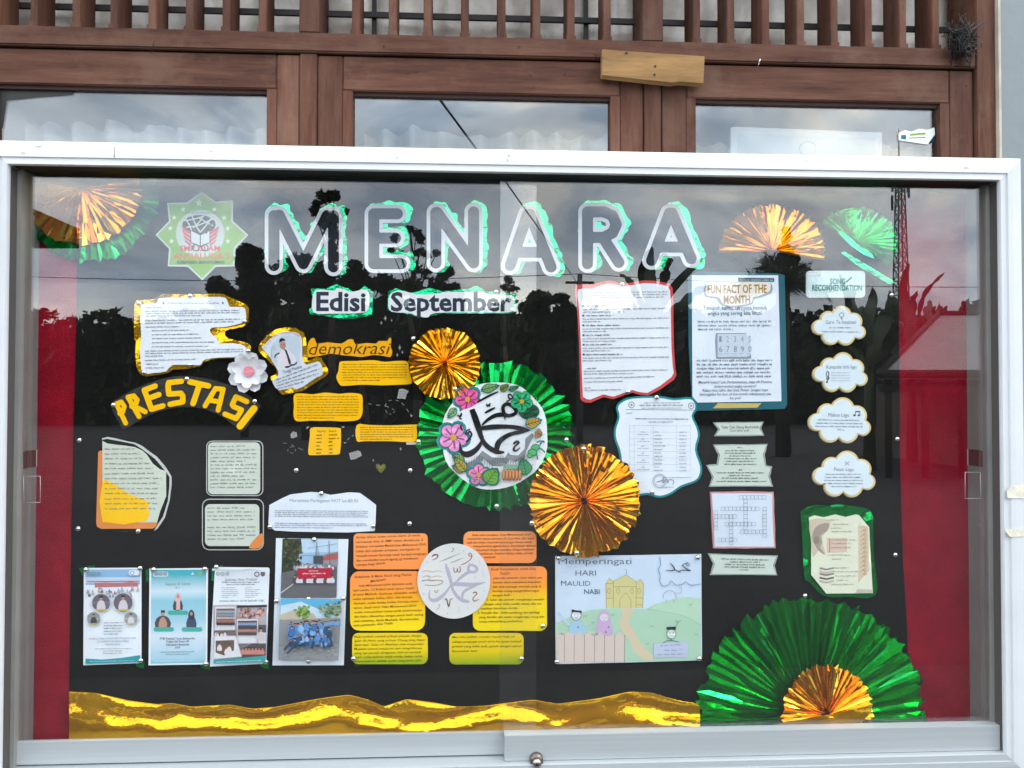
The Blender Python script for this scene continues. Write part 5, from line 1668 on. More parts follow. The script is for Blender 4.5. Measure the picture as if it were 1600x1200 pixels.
for k, (y, x1) in enumerate(((175, 430), (215, 480), (255, 505), (297, 560), (337, 590), (380, 610), (420, 655), (462, 640), (505, 650), (545, 640), (590, 620), (630, 630), (672, 600))):
    p.scrib((180, y), (x1, y - 4), 15, '#7f877c', k, 1, True)
p.build("handwriting", t)

# ---------------- two rounded cream notes
for k, (a, b, lab) in enumerate(((rrect(1025, 98, 1500, 560, 50), rrect(1040, 113, 1475, 545, 40), "upper rounded cream lined note with black border"), (rrect(990, 583, 1505, 1012, 60), rrect(1015, 628, 1468, 977, 40), "lower rounded cream lined note with an orange corner"))):
    az = Z(*zt_, a)
    t = card_thing("lined_note", lab, "note", az, "rounded cream notes")
    sk = Skin(3, 0.7, 73 + k)
    m = MB(); sheet(m, wob(az, 0.35, 5 + k, 1), sk, paper('#b9bbb8'), 0, 1.0); m.build("backing", t)
    m = MB(); sheet(m, scale_poly(az, 1.5), sk, M_BLACKPAPER, 0.3, 0); m.build("black_border", t)
    m = MB(); sheet(m, Z(*zt_, b), sk, paper('#ccd5c9'), 0.6, 0.2); m.build("sheet", t)
    p = Print(Skin(3.6, 0.7, 73 + k), zt_)
    xs = [q[0] for q in b]; ys = [q[1] for q in b]
    n = 12 if k == 0 else 9
    for i in range(n):
        y = min(ys) + 40 + i * ((max(ys) - min(ys) - 60) / n)
        if k == 1 and i in (4,): continue
        p.scrib((min(xs) + 20, y), (max(xs) - (30 if i % 4 else 120), y - 3), 16, '#7d8679', i + k * 20, 1, True)
    p.build("handwriting", t)
    if k == 1:
        m = MB(); sheet(m, crom(Z(*zt_, [(1382, 995), (1418, 930), (1490, 868), (1500, 930), (1490, 970), (1465, 995)]), 2), sk, paper('#de8a44'), 1.0, 0.2); m.build("orange_corner", t)

# ---------------- Meriahkan sheet
zt_ = (410, 760, 0.2417)
pz = Z(*zt_, [(45, 120), (120, 80), (180, 52), (310, 36), (380, 40), (440, 55), (560, 38), (630, 42), (690, 85), (735, 120), (731, 255), (725, 288), (550, 298), (200, 292), (80, 285), (38, 252)])
t = card_thing("pinned_sheet", "white typed sheet Meriahkan Peringatan HUT with curved top", "sheet", pz)
sk = Skin(3, 1.6, 77)
m = MB(); sheet(m, pz, sk, paper('#dfe9f4'), 0, 0.5); m.build("sheet", t)
p = Print(sk, zt_)
p.text("Meriahkan Peringatan HUT ke-80 RI", (176, 101), (616, 104), 21, '#7f8d9c')
for k, y in enumerate((160, 172, 184, 196)): p.scrib((80, y), ((686, 684, 660, 684)[k], y + 5), 9, '#78828e', k)
for k, y in enumerate((242, 254, 268)): p.scrib((80, y), ((670, 684, 455)[k], y + 4), 9, '#78828e', 9 + k)
p.build("printed_text", t)

# ---------------- three award posters with green foil corners
zt_ = (110, 870, 0.2)
def person(p, x, y, s, shirt, hair, skin='#b88f7c', scarf=None, wide=1.0):
    p.poly([(x - 26 * s * wide, y + 60 * s), (x - 22 * s * wide, y + 15 * s), (x - 8 * s, y), (x + 8 * s, y), (x + 22 * s * wide, y + 15 * s), (x + 26 * s * wide, y + 60 * s)], shirt, 2)
    if scarf:
        p.poly([(x - 14 * s, y + 14 * s), (x - 15 * s, y - 20 * s), (x, y - 36 * s), (x + 15 * s, y - 20 * s), (x + 14 * s, y + 14 * s)], scarf, 2)
        p.poly(ell(x, y - 14 * s, 8 * s, 10 * s, 12), skin)
    else:
        p.poly(ell(x, y - 12 * s, 10 * s, 13 * s, 12), skin)
        p.poly([(x - 11 * s, y - 14 * s), (x - 10 * s, y - 28 * s), (x + 10 * s, y - 28 * s), (x + 11 * s, y - 14 * s), (x, y - 19 * s)], hair)
def crowd(p, x0, x1, y0, y1, n, seed, cols):
    rnd = random.Random(seed)
    for _ in range(n):
        x, y = rnd.uniform(x0, x1), rnd.uniform(y0, y1)
        s = rnd.uniform(0.25, 0.42)
        person(p, x, y, s, rnd.choice(cols), '#2a2422')
POST = [([(105, 88), (555, 85), (555, 830), (100, 848)], "award poster with two large and two small round portraits"), ([(618, 92), (1075, 88), (1068, 840), (610, 848)], "turquoise award poster with three people standing over green name bars"), ([(1130, 80), (1545, 84), (1556, 95), (1530, 835), (1090, 858), (1110, 420)], "award poster with a collage of framed group photos")]
for k, (pg, lab) in enumerate(POST):
    pz = Z(*zt_, pg)
    t = card_thing("award_poster", lab, "poster", pz, "award posters")
    # foil corners behind
    for q, fpg in enumerate(([(-30, 10), (60, -20), (50, 60), (10, 110), (-28, 100)], [(-60, -40), (25, -20), (20, 45), (-40, 30)])):
        bx0, by0 = (pg[0] if q == 0 else pg[-2] if k < 2 else (1530, 835)) if k != 2 or q == 0 else (1530, 835)
        if q == 1: bx0, by0 = ((555, 830), (1068, 840), (1530, 835))[k]
        if k == 0 and q == 0: fpg = [(-45, 0), (90, -22), (60, 40), (-10, 60)]
        m = MB(); sheet(m, wob(Z(*zt_, [(bx0 + a, by0 + b) for a, b in fpg]), 1.0, k * 3 + q, 2), Skin(2.6, 1.5, 80 + k + q, 40), M_GREEN if k != 2 or q else M_GREENB, 0, 0.4, 4); m.build("foil_corner", t)
    sk = Skin(5, 2.2, 85 + k)
    m = MB(); sheet(m, pz, sk, paper('#e6eef5'), 0, 0.5); m.build("sheet", t)
    p = Print(sk, zt_)
    if k == 0:
        p.poly([(118, 100), (545, 97), (545, 215), (118, 220)], '#8db9dd'); p.poly([(118, 160), (545, 158), (545, 200), (118, 205)], '#c3d4e4')
        p.stroke([(130, 195), (540, 190)], 7, '#b4545e', smooth=0); p.poly([(190, 205), (280, 200), (380, 205), (470, 195), (530, 200), (530, 232), (190, 240)], '#b9767c')
        crowd(p, 130, 530, 245, 300, 34, 3, ['#8c9fb4', '#b7686c', '#6c7c90', '#c9b3a8', '#9fb9c9', '#d8d4d4'])
        for cx, cy, r in ((240, 360, 76), (412, 358, 80), (182, 484, 56), (473, 482, 56)):
            p.poly(ell(cx, cy, r, r, 26), '#cfd4d9'); p.poly(ell(cx, cy, r * .92, r * .92, 26), '#6b6570' if r > 60 else '#8c9490')
            person(p, cx, cy - r * .25, r / 62, '#d3ced6' if r > 60 or cx > 300 else '#4b4a52', '#2b2524')
            p.stroke([(cx - r * .6, cy + r * .72), (cx + r * .6, cy + r * .72)], 14 if r > 60 else 10, '#c9b45a', smooth=0)
        for i in range(5): p.scrib((262, 520 + i * 22), (408 if i < 4 else 375, 518 + i * 22), 11, '#56687c', i)
        p.text("PARA LOMBA MAPSI SMP TINGKAT SMA", (148, 648), (512, 642), 14, '#5f87a0'); p.text("DI KABUPATEN BANYUMAS", (210, 670), (456, 666), 14, '#5f87a0'); p.text("TAHUN 2025", (272, 692), (386, 690), 14, '#5f87a0')
        for i, (a, b) in enumerate(((190, 480), (255, 405), (255, 410))): p.scrib((a, 722 + i * 18), (b, 720 + i * 18), 10, '#7f8d9c', 8 + i)
        p.poly([(118, 795), (250, 803), (400, 790), (545, 768), (545, 822), (118, 836)], '#2f9aa6'); p.scrib((150, 820), (500, 814), 7, '#bfe0e2', 4)
    elif k == 1:
        zz = [at(840, 870 + 0.2 * 100, BOARD_Y).z, at(840, 870 + 0.2 * 830, BOARD_Y).z]
        gm = gradient_paper("turquoise_print", zz[1], zz[0], [(0.0, '#3fa6bc'), (0.12, '#a6cfe0'), (0.35, '#d3e2ee'), (0.55, '#9ccbdc'), (0.72, '#8fc9d9'), (0.82, '#cfe2ee'), (1.0, '#45aebb')])
        p.poly([(632, 102), (1062, 100), (1055, 828), (626, 836)], gm)
        p.poly(rrect(645, 115, 765, 155, 18), '#cfdfe4')
        p.text("Selamat & Sukses", (742, 225), (940, 220), 22, '#5b7078', 0, 0, 0.25); p.scrib((820, 246), (862, 245), 9, '#5b7078', 2)
        person(p, 840, 330, 1.4, '#4c4650', '#222', scarf='#d8b3b0'); p.poly([(828, 345), (856, 345), (858, 415), (826, 415)], '#d8b3b0')
        person(p, 722, 460, 1.5, '#5b4d4e', '#23211f', wide=1.5); p.poly([(690, 548), (700, 490), (722, 470), (745, 490), (755, 548)], '#b8957e', 2)
        person(p, 945, 465, 1.45, '#46506a', '#222', scarf='#3a3f52')
        for x0, x1, y in ((762, 918, 436), (650, 808, 566), (870, 1030, 566)):
            p.poly(rrect(x0, y - 16, x1, y + 18, 14), '#4bab9f')
        p.text("FTBI Festival Tunas Bahasa Ibu", (700, 648), (972, 645), 18, '#4b5866', 0.006); p.text("Tingkat Sub Rayon 08", (745, 670), (925, 668), 17, '#4b5866', 0.006); p.text("Kabupaten Banyumas", (748, 694), (928, 692), 17, '#4b5866', 0.006); p.text("2025", (815, 716), (858, 715), 15, '#4b5866')
        p.scrib((705, 748), (970, 744), 9, '#6f7f8e', 3); p.scrib((745, 766), (930, 763), 9, '#6f7f8e', 4); p.scrib((665, 818), (960, 812), 8, '#d8eef0', 5)
    else:
        p.text("Selamat Atas Prestasi", (1205, 190), (1462, 184), 22, '#6c8494', 0, 0, 0.3)
        p.scrib((1185, 205), (1485, 202), 12, '#4f5c68', 1); p.scrib((1220, 222), (1445, 219), 11, '#4f5c68', 2)
        for i in range(6): p.scrib((1182, 245 + i * 15), ((1290, 1310, 1312, 1322, 1300, 1240)[i], 243 + i * 15), 8, '#8a98a6', i); p.scrib((1368, 245 + i * 15), ((1420, 1480, 1462, 1490, 1470, 1450)[i], 243 + i * 15), 8, '#8a98a6', 9 + i)
        p.scrib((1165, 352), (1530, 348), 17, '#8fa9b6', 30)
        p.poly([(1115, 378), (1250, 372), (1400, 380), (1535, 372), (1525, 800), (1120, 806)], '#b9b3b8')
        crowd(p, 1310, 1510, 400, 460, 40, 5, ['#c98a80', '#b06a60', '#d8b0a6', '#7c5450']); p.poly([(1300, 380), (1535, 376), (1535, 392), (1300, 398)], '#3d3638')
        p.poly([(1132, 392), (1292, 390), (1290, 572), (1128, 574)], '#d9dbe0'); p.poly([(1140, 405), (1285, 403), (1284, 525), (1138, 528)], '#7e6a68')
        for r_ in range(5):
            for c_ in range(8): person(p, 1150 + c_ * 18, 420 + r_ * 24, 0.3, ('#9db3c0', '#8aa5b6', '#c7b9b6', '#b57a70', '#3f3436')[r_], '#241f1e')
        p.poly([(1300, 490), (1465, 486), (1463, 675), (1298, 678)], '#d9dbe0'); p.poly([(1308, 500), (1458, 497), (1456, 606), (1306, 609)], '#5f5658')
        for r_ in range(4):
            for c_ in range(8): person(p, 1318 + c_ * 18, 515 + r_ * 26, 0.32, ('#7ea6cf', '#4b4a50', '#b98a86', '#5c4a4a')[r_], '#241f1e')
        p.poly([(1470, 532), (1530, 530), (1528, 590), (1470, 590)], '#5a555c'); p.poly([(1470, 610), (1530, 590), (1526, 690), (1466, 690)], '#cfcad0'); person(p, 1488, 585, 1.1, '#c9c2c6', '#2a2524')
        p.poly([(1120, 580), (1290, 576), (1288, 610), (1120, 612)], '#77686a'); crowd(p, 1130, 1280, 590, 604, 12, 8, ['#c7b9b6', '#4b4648', '#d8d4d4'])
        p.poly([(1125, 622), (1290, 618), (1340, 780), (1120, 800)], '#d9dbe0'); p.poly([(1135, 655), (1280, 650), (1278, 730), (1200, 772), (1134, 748)], '#6b5a50')
        for x, y in ((1165, 690), (1240, 705), (1222, 720)): person(p, x, y, 0.7, '#ddd6d6', '#2a2524')
        p.poly([(1415, 680), (1528, 676), (1526, 790), (1340, 796), (1330, 720)], '#57504f')
        for c_ in range(7): person(p, 1345 + c_ * 26, 725, 0.6, '#c7837a', '#241f1e')
        p.poly([(1118, 806), (1340, 790), (1528, 770), (1522, 822), (1118, 836)], '#3c9c9f'); p.scrib((1140, 826), (1490, 812), 8, '#cfe8ea', 6)
        p.poly([(1108, 92), (1300, 100), (1400, 92), (1520, 110), (1400, 112), (1250, 118), (1108, 108)], '#c3cfd6')
    for i in range(3):
        x = ((145, 182, 220), (670, 703, 740), (1153, 1188, 1225))[k][i]
        p.stroke(ell(x, 132, 13, 13, 14), 5, '#76858c', True)
        p.poly(ell(x, 132, 6, 6, 8), '#8fa0a2')
    if k == 0:
        p.poly(rrect(455, 104, 540, 145, 18), '#d7e3ee'); p.stroke(ell(483, 125, 14, 13, 14), 5, '#6f9cc6', True)
    if k == 1:
        p.poly([(940, 140), (955, 120), (970, 140)], '#dff0f4'); p.poly(ell(1015, 132, 20, 16, 8), '#8fae8a')
    if k == 2:
        p.stroke(ell(1457, 136, 17, 17, 14), 8, '#4d5566', True); p.poly(ell(1457, 136, 7, 7, 4), '#c3ccd6'); p.poly([(1485, 118), (1522, 118), (1520, 145), (1503, 156), (1487, 145)], '#6f5f6e')
    p.build("printed_picture", t)

# ---------------- photo sheet
zt_ = (410, 760, 0.2417)
pz = Z(*zt_, [(88, 335), (556, 341), (540, 735), (526, 1156), (65, 1157), (78, 740)])
t = card_thing("photo_sheet", "white sheet with a street march photo above a photo of people in blue", "photo sheet", pz)
sk = Skin(4, 1.4, 91)
m = MB(); sheet(m, pz, sk, paper('#dbe6f0'), 0, 0.5); m.build("sheet", t)
p = Print(sk, zt_)
p.poly([(130, 338), (490, 340), (478, 720), (117, 722)], '#9dc0dc')
p.poly([(250, 345), (488, 343), (486, 420), (260, 430)], '#bcd6ea', 0)
p.poly([(130, 338), (250, 338), (255, 400), (225, 470), (200, 550), (122, 560)], '#38402e', 0)
rnd = random.Random(3)
for _ in range(60): p.poly(ell(rnd.uniform(135, 250), rnd.uniform(345, 520), rnd.uniform(6, 15), rnd.uniform(6, 13), 6), rnd.choice(['#2c3524', '#46502f', '#59603a', '#353b2a']))
p.poly([(490, 420), (400, 440), (390, 500), (487, 520)], '#8f8f96'); p.poly([(380, 460), (430, 440), (487, 430), (487, 470), (400, 480)], '#b05a58')
p.stroke([(352, 360), (350, 520)], 4, '#6e7c88', smooth=0); p.stroke([(342, 450), (352, 360), (366, 450)], 3, '#6e7c88', smooth=0); p.stroke([(430, 350), (435, 500)], 4, '#5f6670', smooth=0); p.stroke([(290, 400), (486, 370)], 2, '#56606a', smooth=0); p.stroke([(200, 450), (486, 440)], 2, '#56606a', smooth=0)
p.poly([(330, 450), (392, 448), (394, 500), (330, 502)], '#4d5059')
p.poly([(122, 560), (300, 520), (484, 520), (478, 718), (118, 720)], '#66666a'); p.stroke([(118, 690), (200, 630)], 6, '#c9c9c6', smooth=0)
crowd(p, 205, 455, 505, 530, 30, 4, ['#c9cdd4', '#d9dbe0', '#8f8f99', '#b8bcc6'])
for x in range(210, 460, 22): person(p, x, 590, 0.55, '#cfd2d9' if x % 3 else '#5d4b50', '#2a2422')
p.poly([(225, 530), (455, 528), (440, 594), (232, 598)], '#b81f3c'); p.scrib((300, 550), (365, 549), 9, '#f0d8d8', 2); p.scrib((260, 568), (415, 566), 10, '#f0d8d8', 3); p.scrib((320, 583), (350, 582), 7, '#f0d8d8', 4)
p.build("march_photo", t)
p = Print(sk, zt_)
p.poly([(118, 724), (510, 728), (490, 1125), (103, 1122)], '#a8aeb2')
p.poly([(118, 724), (510, 728), (507, 830), (112, 850)], '#5fb2dc'); p.poly([(120, 770), (250, 745), (380, 800), (505, 790), (505, 850), (112, 850)], '#c3dceb')
p.poly([(112, 830), (200, 800), (330, 820), (360, 862), (110, 868)], '#c2b7a4')
for _ in range(60): p.poly(ell(268 + rnd.gauss(0, 24), 815 + rnd.gauss(0, 17), rnd.uniform(6, 14), rnd.uniform(5, 11), 6), rnd.choice(['#7da04a', '#94b45a', '#5c7e38']))
for _ in range(110): p.poly(ell(min(500, 450 + rnd.gauss(0, 36)), 790 + rnd.gauss(0, 26), rnd.uniform(6, 15), rnd.uniform(5, 12), 6), rnd.choice(['#6f8a6a', '#8aa083', '#55704f', '#a3b39a']))
p.poly([(110, 862), (505, 855), (492, 1122), (103, 1120)], '#8f9396')
for _ in range(90): p.poly(ell(rnd.uniform(115, 480), rnd.uniform(985, 1112), rnd.uniform(5, 15), rnd.uniform(3, 6), 7), rnd.choice(['#a5a8a8', '#7f8386', '#96999a']))
for _ in range(130):
    x, y = rnd.uniform(178, 440), rnd.uniform(880, 1005)
    person(p, x, y, rnd.uniform(0.45, 0.75), rnd.choice(['#5d93cf', '#7fb0e0', '#4574ac', '#8fbce6', '#33567f']), '#23262d')
for _ in range(16): person(p, rnd.uniform(400, 500), rnd.uniform(868, 880), 0.35, '#6e9ccc', '#23262d')
for a, b in (((190, 1000), (140, 1060)), ((430, 940), (450, 1030)), ((330, 1000), (320, 1050)), ((230, 1010), (160, 1080)), ((390, 1000), (400, 1050))): p.stroke([a, b], 14, '#39485e', smooth=0)
p.build("group_photo", t)

# ---------------- handwritten gradient cards and the pale disc
zt_ = (540, 820, 0.20625)
OR, YE, GRN = '#e98b45', '#e6c308', '#9fb612'
CARDS = [(rrect(60, 65, 622, 337, 34), "upper orange handwritten card left of the pale disc", [(0, '#ff9648'), (1, '#ffa055')],
          ["Setiap tahun, bulan untuk Islam, di mana", "termasuk kita di SMP Islam Andalusia 2", "Kebasen, merayakan Maulid Nabi Muhammad SAW", "Lebih dari sekedar perayaan, peringatan ini", "menjadi momen berharga untuk kembali mengingat", "dan meneladani sosok agung yg membawa", "cahaya bagi dunia."], (80, 98, 600, 35, (565, 585, 612, 562, 612, 548, 303))),
         (rrect(34, 352, 602, 802, 70), "tall orange to yellow handwritten card left of the pale disc", [(0, '#fbe008'), (0.35, '#f9cf08'), (0.62, '#fca81c'), (0.8, '#ff9b48'), (1, '#ff9648')],
          ["Kelahiran & Masa Kecil yang Penuh", "Mukjizat", "Nabi Muhammad SAW dilahirkan pada", "hari senin, 12 Rabiul awal tahun Gajah", "di kota Makkah. Ayahnya, Abdullah sudah", "wafat sebelum beliau lahir, dan ibunya,", "Aminah, wafat ketika beliau berusia enam", "tahun. Sejak kecil, Nabi Muhammad SAW", "sudah menunjukkan tanda-tanda keistimewaan", "dan beliau dibesarkan dengan penuh kasih sayang", "oleh kakeknya, Abdul Muthalib, dan kemudian", "oleh pamannya, Abu Thalib."], (66, 398, 585, 33.4, (498, 305, 505, 520, 545, 508, 550, 540, 580, 590, 555, 362))),
         (rrect(50, 820, 622, 1056, 46), "lowest yellow green handwritten card left of the pale disc", [(0, '#7fae20'), (0.2, '#b5b90e'), (0.5, '#ecd20a'), (1, '#eecf0a')],
          ["Nabi tumbuh menjadi pribadi amanah, dengan", "gelar Al-Amin, yang artinya 'Orang yang dapat", "dipercaya'. Gelar ini diberikan oleh masyarakat", "Makkah karena kejujuran dan integritasnya", "yang tak pernah diragukan. Hal ini menjadi", "bukti nyata bahwa sejak muda, beliau telah", "menunjukkan akhlak mulia yang patut kita", "teladani."], (66, 850, 590, 31, (575, 600, 592, 578, 572, 582, 572, 130))),
         (rrect(893, 50, 1446, 290, 50), "upper orange handwritten card under the large gold rosette", [(0, '#ff9648'), (1, '#ffa055')],
          ["Pada masa kenabian, Nabi Muhammad SAW", "menerima wahyu pertama di Gua Hira, dan sejak", "saat itu beliau memulai perjuangan berat untuk", "menyebarkan agama Islam. Perjalanan dakwah", "nya penuh dengan rintangan, dengan ketabahan", "kesabaran. Namun beliau tidak pernah", "menyerah."], (930, 84, 1440, 28, (1405, 1428, 1412, 1445, 1430, 1420, 1138))),
         (rrect(965, 314, 1526, 803, 50), "tall orange to yellow handwritten card right of the pale disc", [(0, '#f3d907'), (0.45, '#f5d408'), (0.68, '#fca820'), (0.82, '#ff9b48'), (1, '#ff9648')],
          ["Kisah Keteladanan untuk Kita", "Pelajari", "Jujur dan amanah : Jujur dalam per", "buatan akan membawa kebaikan,", "dan kita menjaga amanah yang di", "berikan orang mengerjakan tugas", "dengan baik.", "1. Sabar dan pemaaf : menghadapi masalah", "dengan sabar tidak mudah marah, dan me", "maafkan kesalahan teman.", "2. Rendah hati : tidak sombong dan berbagi", "yang dimiliki dan selalu menghargai orang lain", "tanpa memandang perbedaan."], (1100, 343, 1500, 33, (1440, 1246, 1490, 1482, 1482, 1465, 1250, 1503, 1482, 1308, 1470, 1503, 1345))),
         (rrect(786, 820, 1348, 1058, 44), "short yellow green handwritten card at the lower end of the pale disc", [(0, '#7fa21e'), (0.18, '#b3b50e'), (0.45, '#e3ca0a'), (1, '#ebcd0a')],
          ["Mari kita jadikan momen maulid Nabi ini", "sebagai pengingat untuk terus berupaya menjadi", "pribadi yang lebih baik, penuh dengan ajaran", "Rasulullah saw."], (808, 856, 1330, 36, (1282, 1330, 1333, 1002)))]
for k, (pg, lab, stops, lines, (x0, y0, x1, dy, xe)) in enumerate(CARDS):
    pz = Z(*zt_, pg)
    t = card_thing("handwritten_card", lab, "card", pz, "orange and yellow handwritten cards")
    ys = [q[1] for q in pz]
    gm = gradient_paper("gradient_card_%d" % k, at(700, max(ys), BOARD_Y).z, at(700, min(ys), BOARD_Y).z, stops)
    sk = Skin(3 + 0.7 * (k % 2), 0.9, 95 + k)
    m = MB(); sheet(m, wob(pz, 0.25, 30 + k, 2), sk, gm, 0, 0.8); m.build("card", t)
    p = Print(sk, zt_)
    for i, ln in enumerate(lines):
        xa = x0
        if k == 1: xa = (70, 190, 100, 58, 56, 54, 60, 62, 66, 66, 62, 60)[i]
        if k == 3: xa = (960, 925, 920, 968, 990, 1010, 1050)[i]
        if k == 4: xa = (1103, 1175, 1118, 1118, 1115, 1115, 1112, 1072, 1052, 1025, 1000, 1010, 1012)[i]
        p.text(ln, (xa, y0 + i * dy + (6 if k < 3 else 2)), (xe[i], y0 + i * dy - 10 * (k in (0, 1)) - 2), 17 if not (k in (1, 4) and i < 2) else 19, ('#4a2c12', '#43300d', '#3f3a0c')[0 if k in (0, 3) else 1 if k in (1, 4) else 2], 0.004, 0.06, 0.1, 100 + k * 20 + i)
    p.build("handwriting", t)
pz = [(540 + x * .20625, 820 + y * .20625) for x, y in ell(820, 426, 276, 285, 48)]
t = card_thing("calligraphy_disc", "pale round disc with faint lilac Arabic calligraphy between the orange cards", "paper disc", pz)
sk = Skin(7, 1.2, 104)
m = MB(); sheet(m, pz, sk, paper('#dcdedd'), 0, 0.8); m.build("disc", t)
p = Print(sk, (640, 840, 0.116667))
LC = '#b4b2c4'
p.stroke([(480, 350, 20), (510, 440, 48), (545, 560, 44), (575, 690, 36), (640, 790, 44), (720, 845, 50), (800, 860, 30)], 40, LC)
p.stroke([(550, 640, 20), (480, 740, 36), (390, 820, 50), (310, 840, 50), (262, 800, 26), (270, 690, 8)], 40, LC)
p.stroke([(580, 620, 50), (700, 625, 56), (850, 630, 50), (1015, 600, 10)], 40, LC)
p.stroke([(900, 640, 20), (780, 690, 34), (715, 740, 36), (705, 810, 26)], 40, LC)
p.stroke([(610, 610, 16), (680, 540, 40), (760, 480, 40), (820, 455, 40)], 40, LC)
p.stroke([(810, 365), (880, 385), (905, 430), (850, 465), (790, 440), (790, 400)], 34, LC, True)
B2 = '#8d5150'
p.stroke([(295, 255, 14), (330, 232, 22), (380, 235, 18), (360, 275, 14), (305, 300, 6)], 14, B2)
p.stroke([(570, 140), (590, 150), (580, 175), (560, 192)], 9, '#7d8288'); p.stroke([(390, 328, 6), (520, 275, 16), (680, 208, 5)], 12, '#a5b0b0'); p.stroke([(540, 345, 6), (620, 310, 14), (700, 278, 6)], 12, '#a5a99a')
p.stroke([(835, 255), (790, 235), (810, 205), (835, 240), (820, 285), (760, 335), (690, 365)], 12, '#b06a6e')
p.stroke([(590, 400), (600, 460), (632, 455), (640, 410), (650, 460), (680, 450), (672, 385)], 11, '#8c5a58')
p.stroke([(845, 745, 12), (880, 730, 18), (900, 755, 14), (850, 810, 12), (865, 850, 16), (935, 825, 6)], 12, '#9b6262')
p.stroke([(470, 835, 8), (495, 820, 14), (525, 930, 16), (545, 830, 12), (578, 820, 8)], 12, '#6d5250')
p.stroke([(335, 705), (355, 740), (385, 700)], 9, '#a08f90'); p.stroke([(385, 890), (405, 905), (385, 945), (360, 965)], 9, '#9aa0a0')
for y in (455, 525, 580): p.stroke([(170, y + 5), (230, y - 15), (300, y + 5), (370, y - 12), (435, y)], 7, '#b9a98f')
p.stroke([(165, 590), (200, 570), (430, 575), (425, 615), (330, 640), (205, 632)], 9, '#a08f88'); p.stroke([(260, 500), (262, 580)], 6, '#b9a98f', smooth=0)
for x, y in ((235, 325), (190, 755), (505, 1015), (935, 330), (995, 715), (780, 945), (880, 525), (720, 180)): p.stroke([(x, y - 12), (x + 4, y + 12)], 8, '#a9bcb0', smooth=0)
p.stroke([(985, 420), (975, 480), (990, 525), (1010, 520)], 8, '#c3d6d6'); p.stroke([(660, 930), (650, 985), (680, 1000)], 8, '#c3d0cc')
p.build("calligraphy", t)

# ---------------- child's drawing
zt_ = (850, 850, 0.166667)
pg = [(105, 112), (800, 105), (1475, 94), (1478, 600), (1482, 1090), (800, 1110), (110, 1126), (106, 600)]
pz = Z(*zt_, pg)
t = card_thing("child_drawing", "coloured pencil drawing of a yellow mosque with children, headed Memperingati HARI MAULID NABI", "drawing", pz)
sk = Skin(4, 1.2, 111)
m = MB(); sheet(m, pz, sk, paper('#c6d8ea'), 0, 0.5); m.build("sheet", t)
p = Print(sk, zt_)
GG = '#a9cdb4'
p.poly([(115, 820), (115, 740), (300, 660), (450, 615), (700, 600), (950, 610), (1050, 560), (1200, 520), (1350, 495), (1472, 515), (1474, 1088), (760, 1105), (115, 1118)], GG)
p.poly([(980, 610), (1100, 545), (1300, 498), (1472, 512), (1472, 760), (1300, 680), (1100, 640)], '#b4d4bb')
p.stroke([(980, 610), (1150, 640), (1320, 680), (1472, 760)], 5, '#8bb39a')
p.poly([(720, 602), (820, 602), (830, 660), (790, 730), (850, 820), (900, 920), (1010, 1040), (1030, 1090), (930, 1080), (830, 990), (800, 900), (710, 790), (705, 720), (735, 660)], '#cfc3a6', 2)
p.poly([(585, 600), (580, 370), (615, 320), (650, 355), (770, 290), (870, 360), (900, 330), (935, 375), (925, 600)], '#cfc98f')
for q in ([(585, 600), (580, 370), (615, 320), (655, 365)], [(650, 600), (650, 350), (770, 288), (865, 355), (862, 600)], [(865, 360), (900, 330), (935, 375), (925, 600)], [(650, 400), (865, 400)], [(580, 370), (650, 372)], [(585, 510), (650, 510)], [(865, 505), (928, 505)], [(865, 570), (925, 570)]):
    p.stroke(q, 5, '#9c9662', smooth=0)
p.stroke([(710, 600), (712, 520), (765, 455), (815, 520), (815, 600)], 5, '#9c9662', smooth=0)
p.stroke([(772, 285), (775, 260), (765, 235)], 6, '#8b9fb4')
for x in (610, 695, 825, 890): p.stroke(ell(x, 440, 14, 26, 12), 4, '#9c9662', True)
p.poly([(118, 1118), (118, 850), (150, 820), (190, 850), (240, 815), (285, 850), (330, 820), (380, 855), (430, 820), (475, 855), (520, 815), (570, 855), (620, 820), (660, 860), (710, 820), (760, 870), (758, 1106)], '#cfc2b8')
for x in (192, 284, 380, 474, 568, 664, 758): p.stroke([(x, 850), (x - 3, 1110)], 5, '#8f7f76', smooth=0)
p.poly([(235, 825), (240, 740), (300, 715), (360, 735), (395, 800), (380, 850), (330, 822), (285, 850)], '#9fc6dc', 0)
p.stroke([(235, 760), (170, 690), (135, 640)], 26, '#b5cfdf'); p.stroke([(370, 770), (440, 760), (470, 720)], 14, '#a4c9c9')
p.poly(ell(302, 670, 44, 46, 16), '#cbd3dc'); p.stroke(ell(302, 670, 44, 46, 16), 5, '#5b6470', True); p.poly([(258, 640), (262, 612), (300, 622), (352, 625), (355, 645), (300, 640)], '#2b3030')
p.stroke([(285, 665), (290, 668)], 6, '#3a4048', smooth=0); p.stroke([(315, 665), (320, 668)], 6, '#3a4048', smooth=0); p.stroke([(290, 690), (302, 698), (315, 690)], 4, '#6a5a60')
p.poly([(475, 850), (500, 760), (515, 660), (560, 620), (610, 650), (625, 740), (640, 850), (570, 852), (520, 815)], '#c3a9cf', 2)
p.poly(ell(565, 690, 40, 36, 16), '#d8cfdc'); p.stroke([(550, 688), (556, 690)], 6, '#5a4a60', smooth=0); p.stroke([(578, 688), (584, 690)], 6, '#5a4a60', smooth=0); p.stroke([(555, 712), (566, 718), (577, 712)], 4, '#a05a78')
for x, y in ((605, 780), (580, 825), (320, 780)): p.poly(ell(x, y, 10, 10, 8), '#8f7a9c')
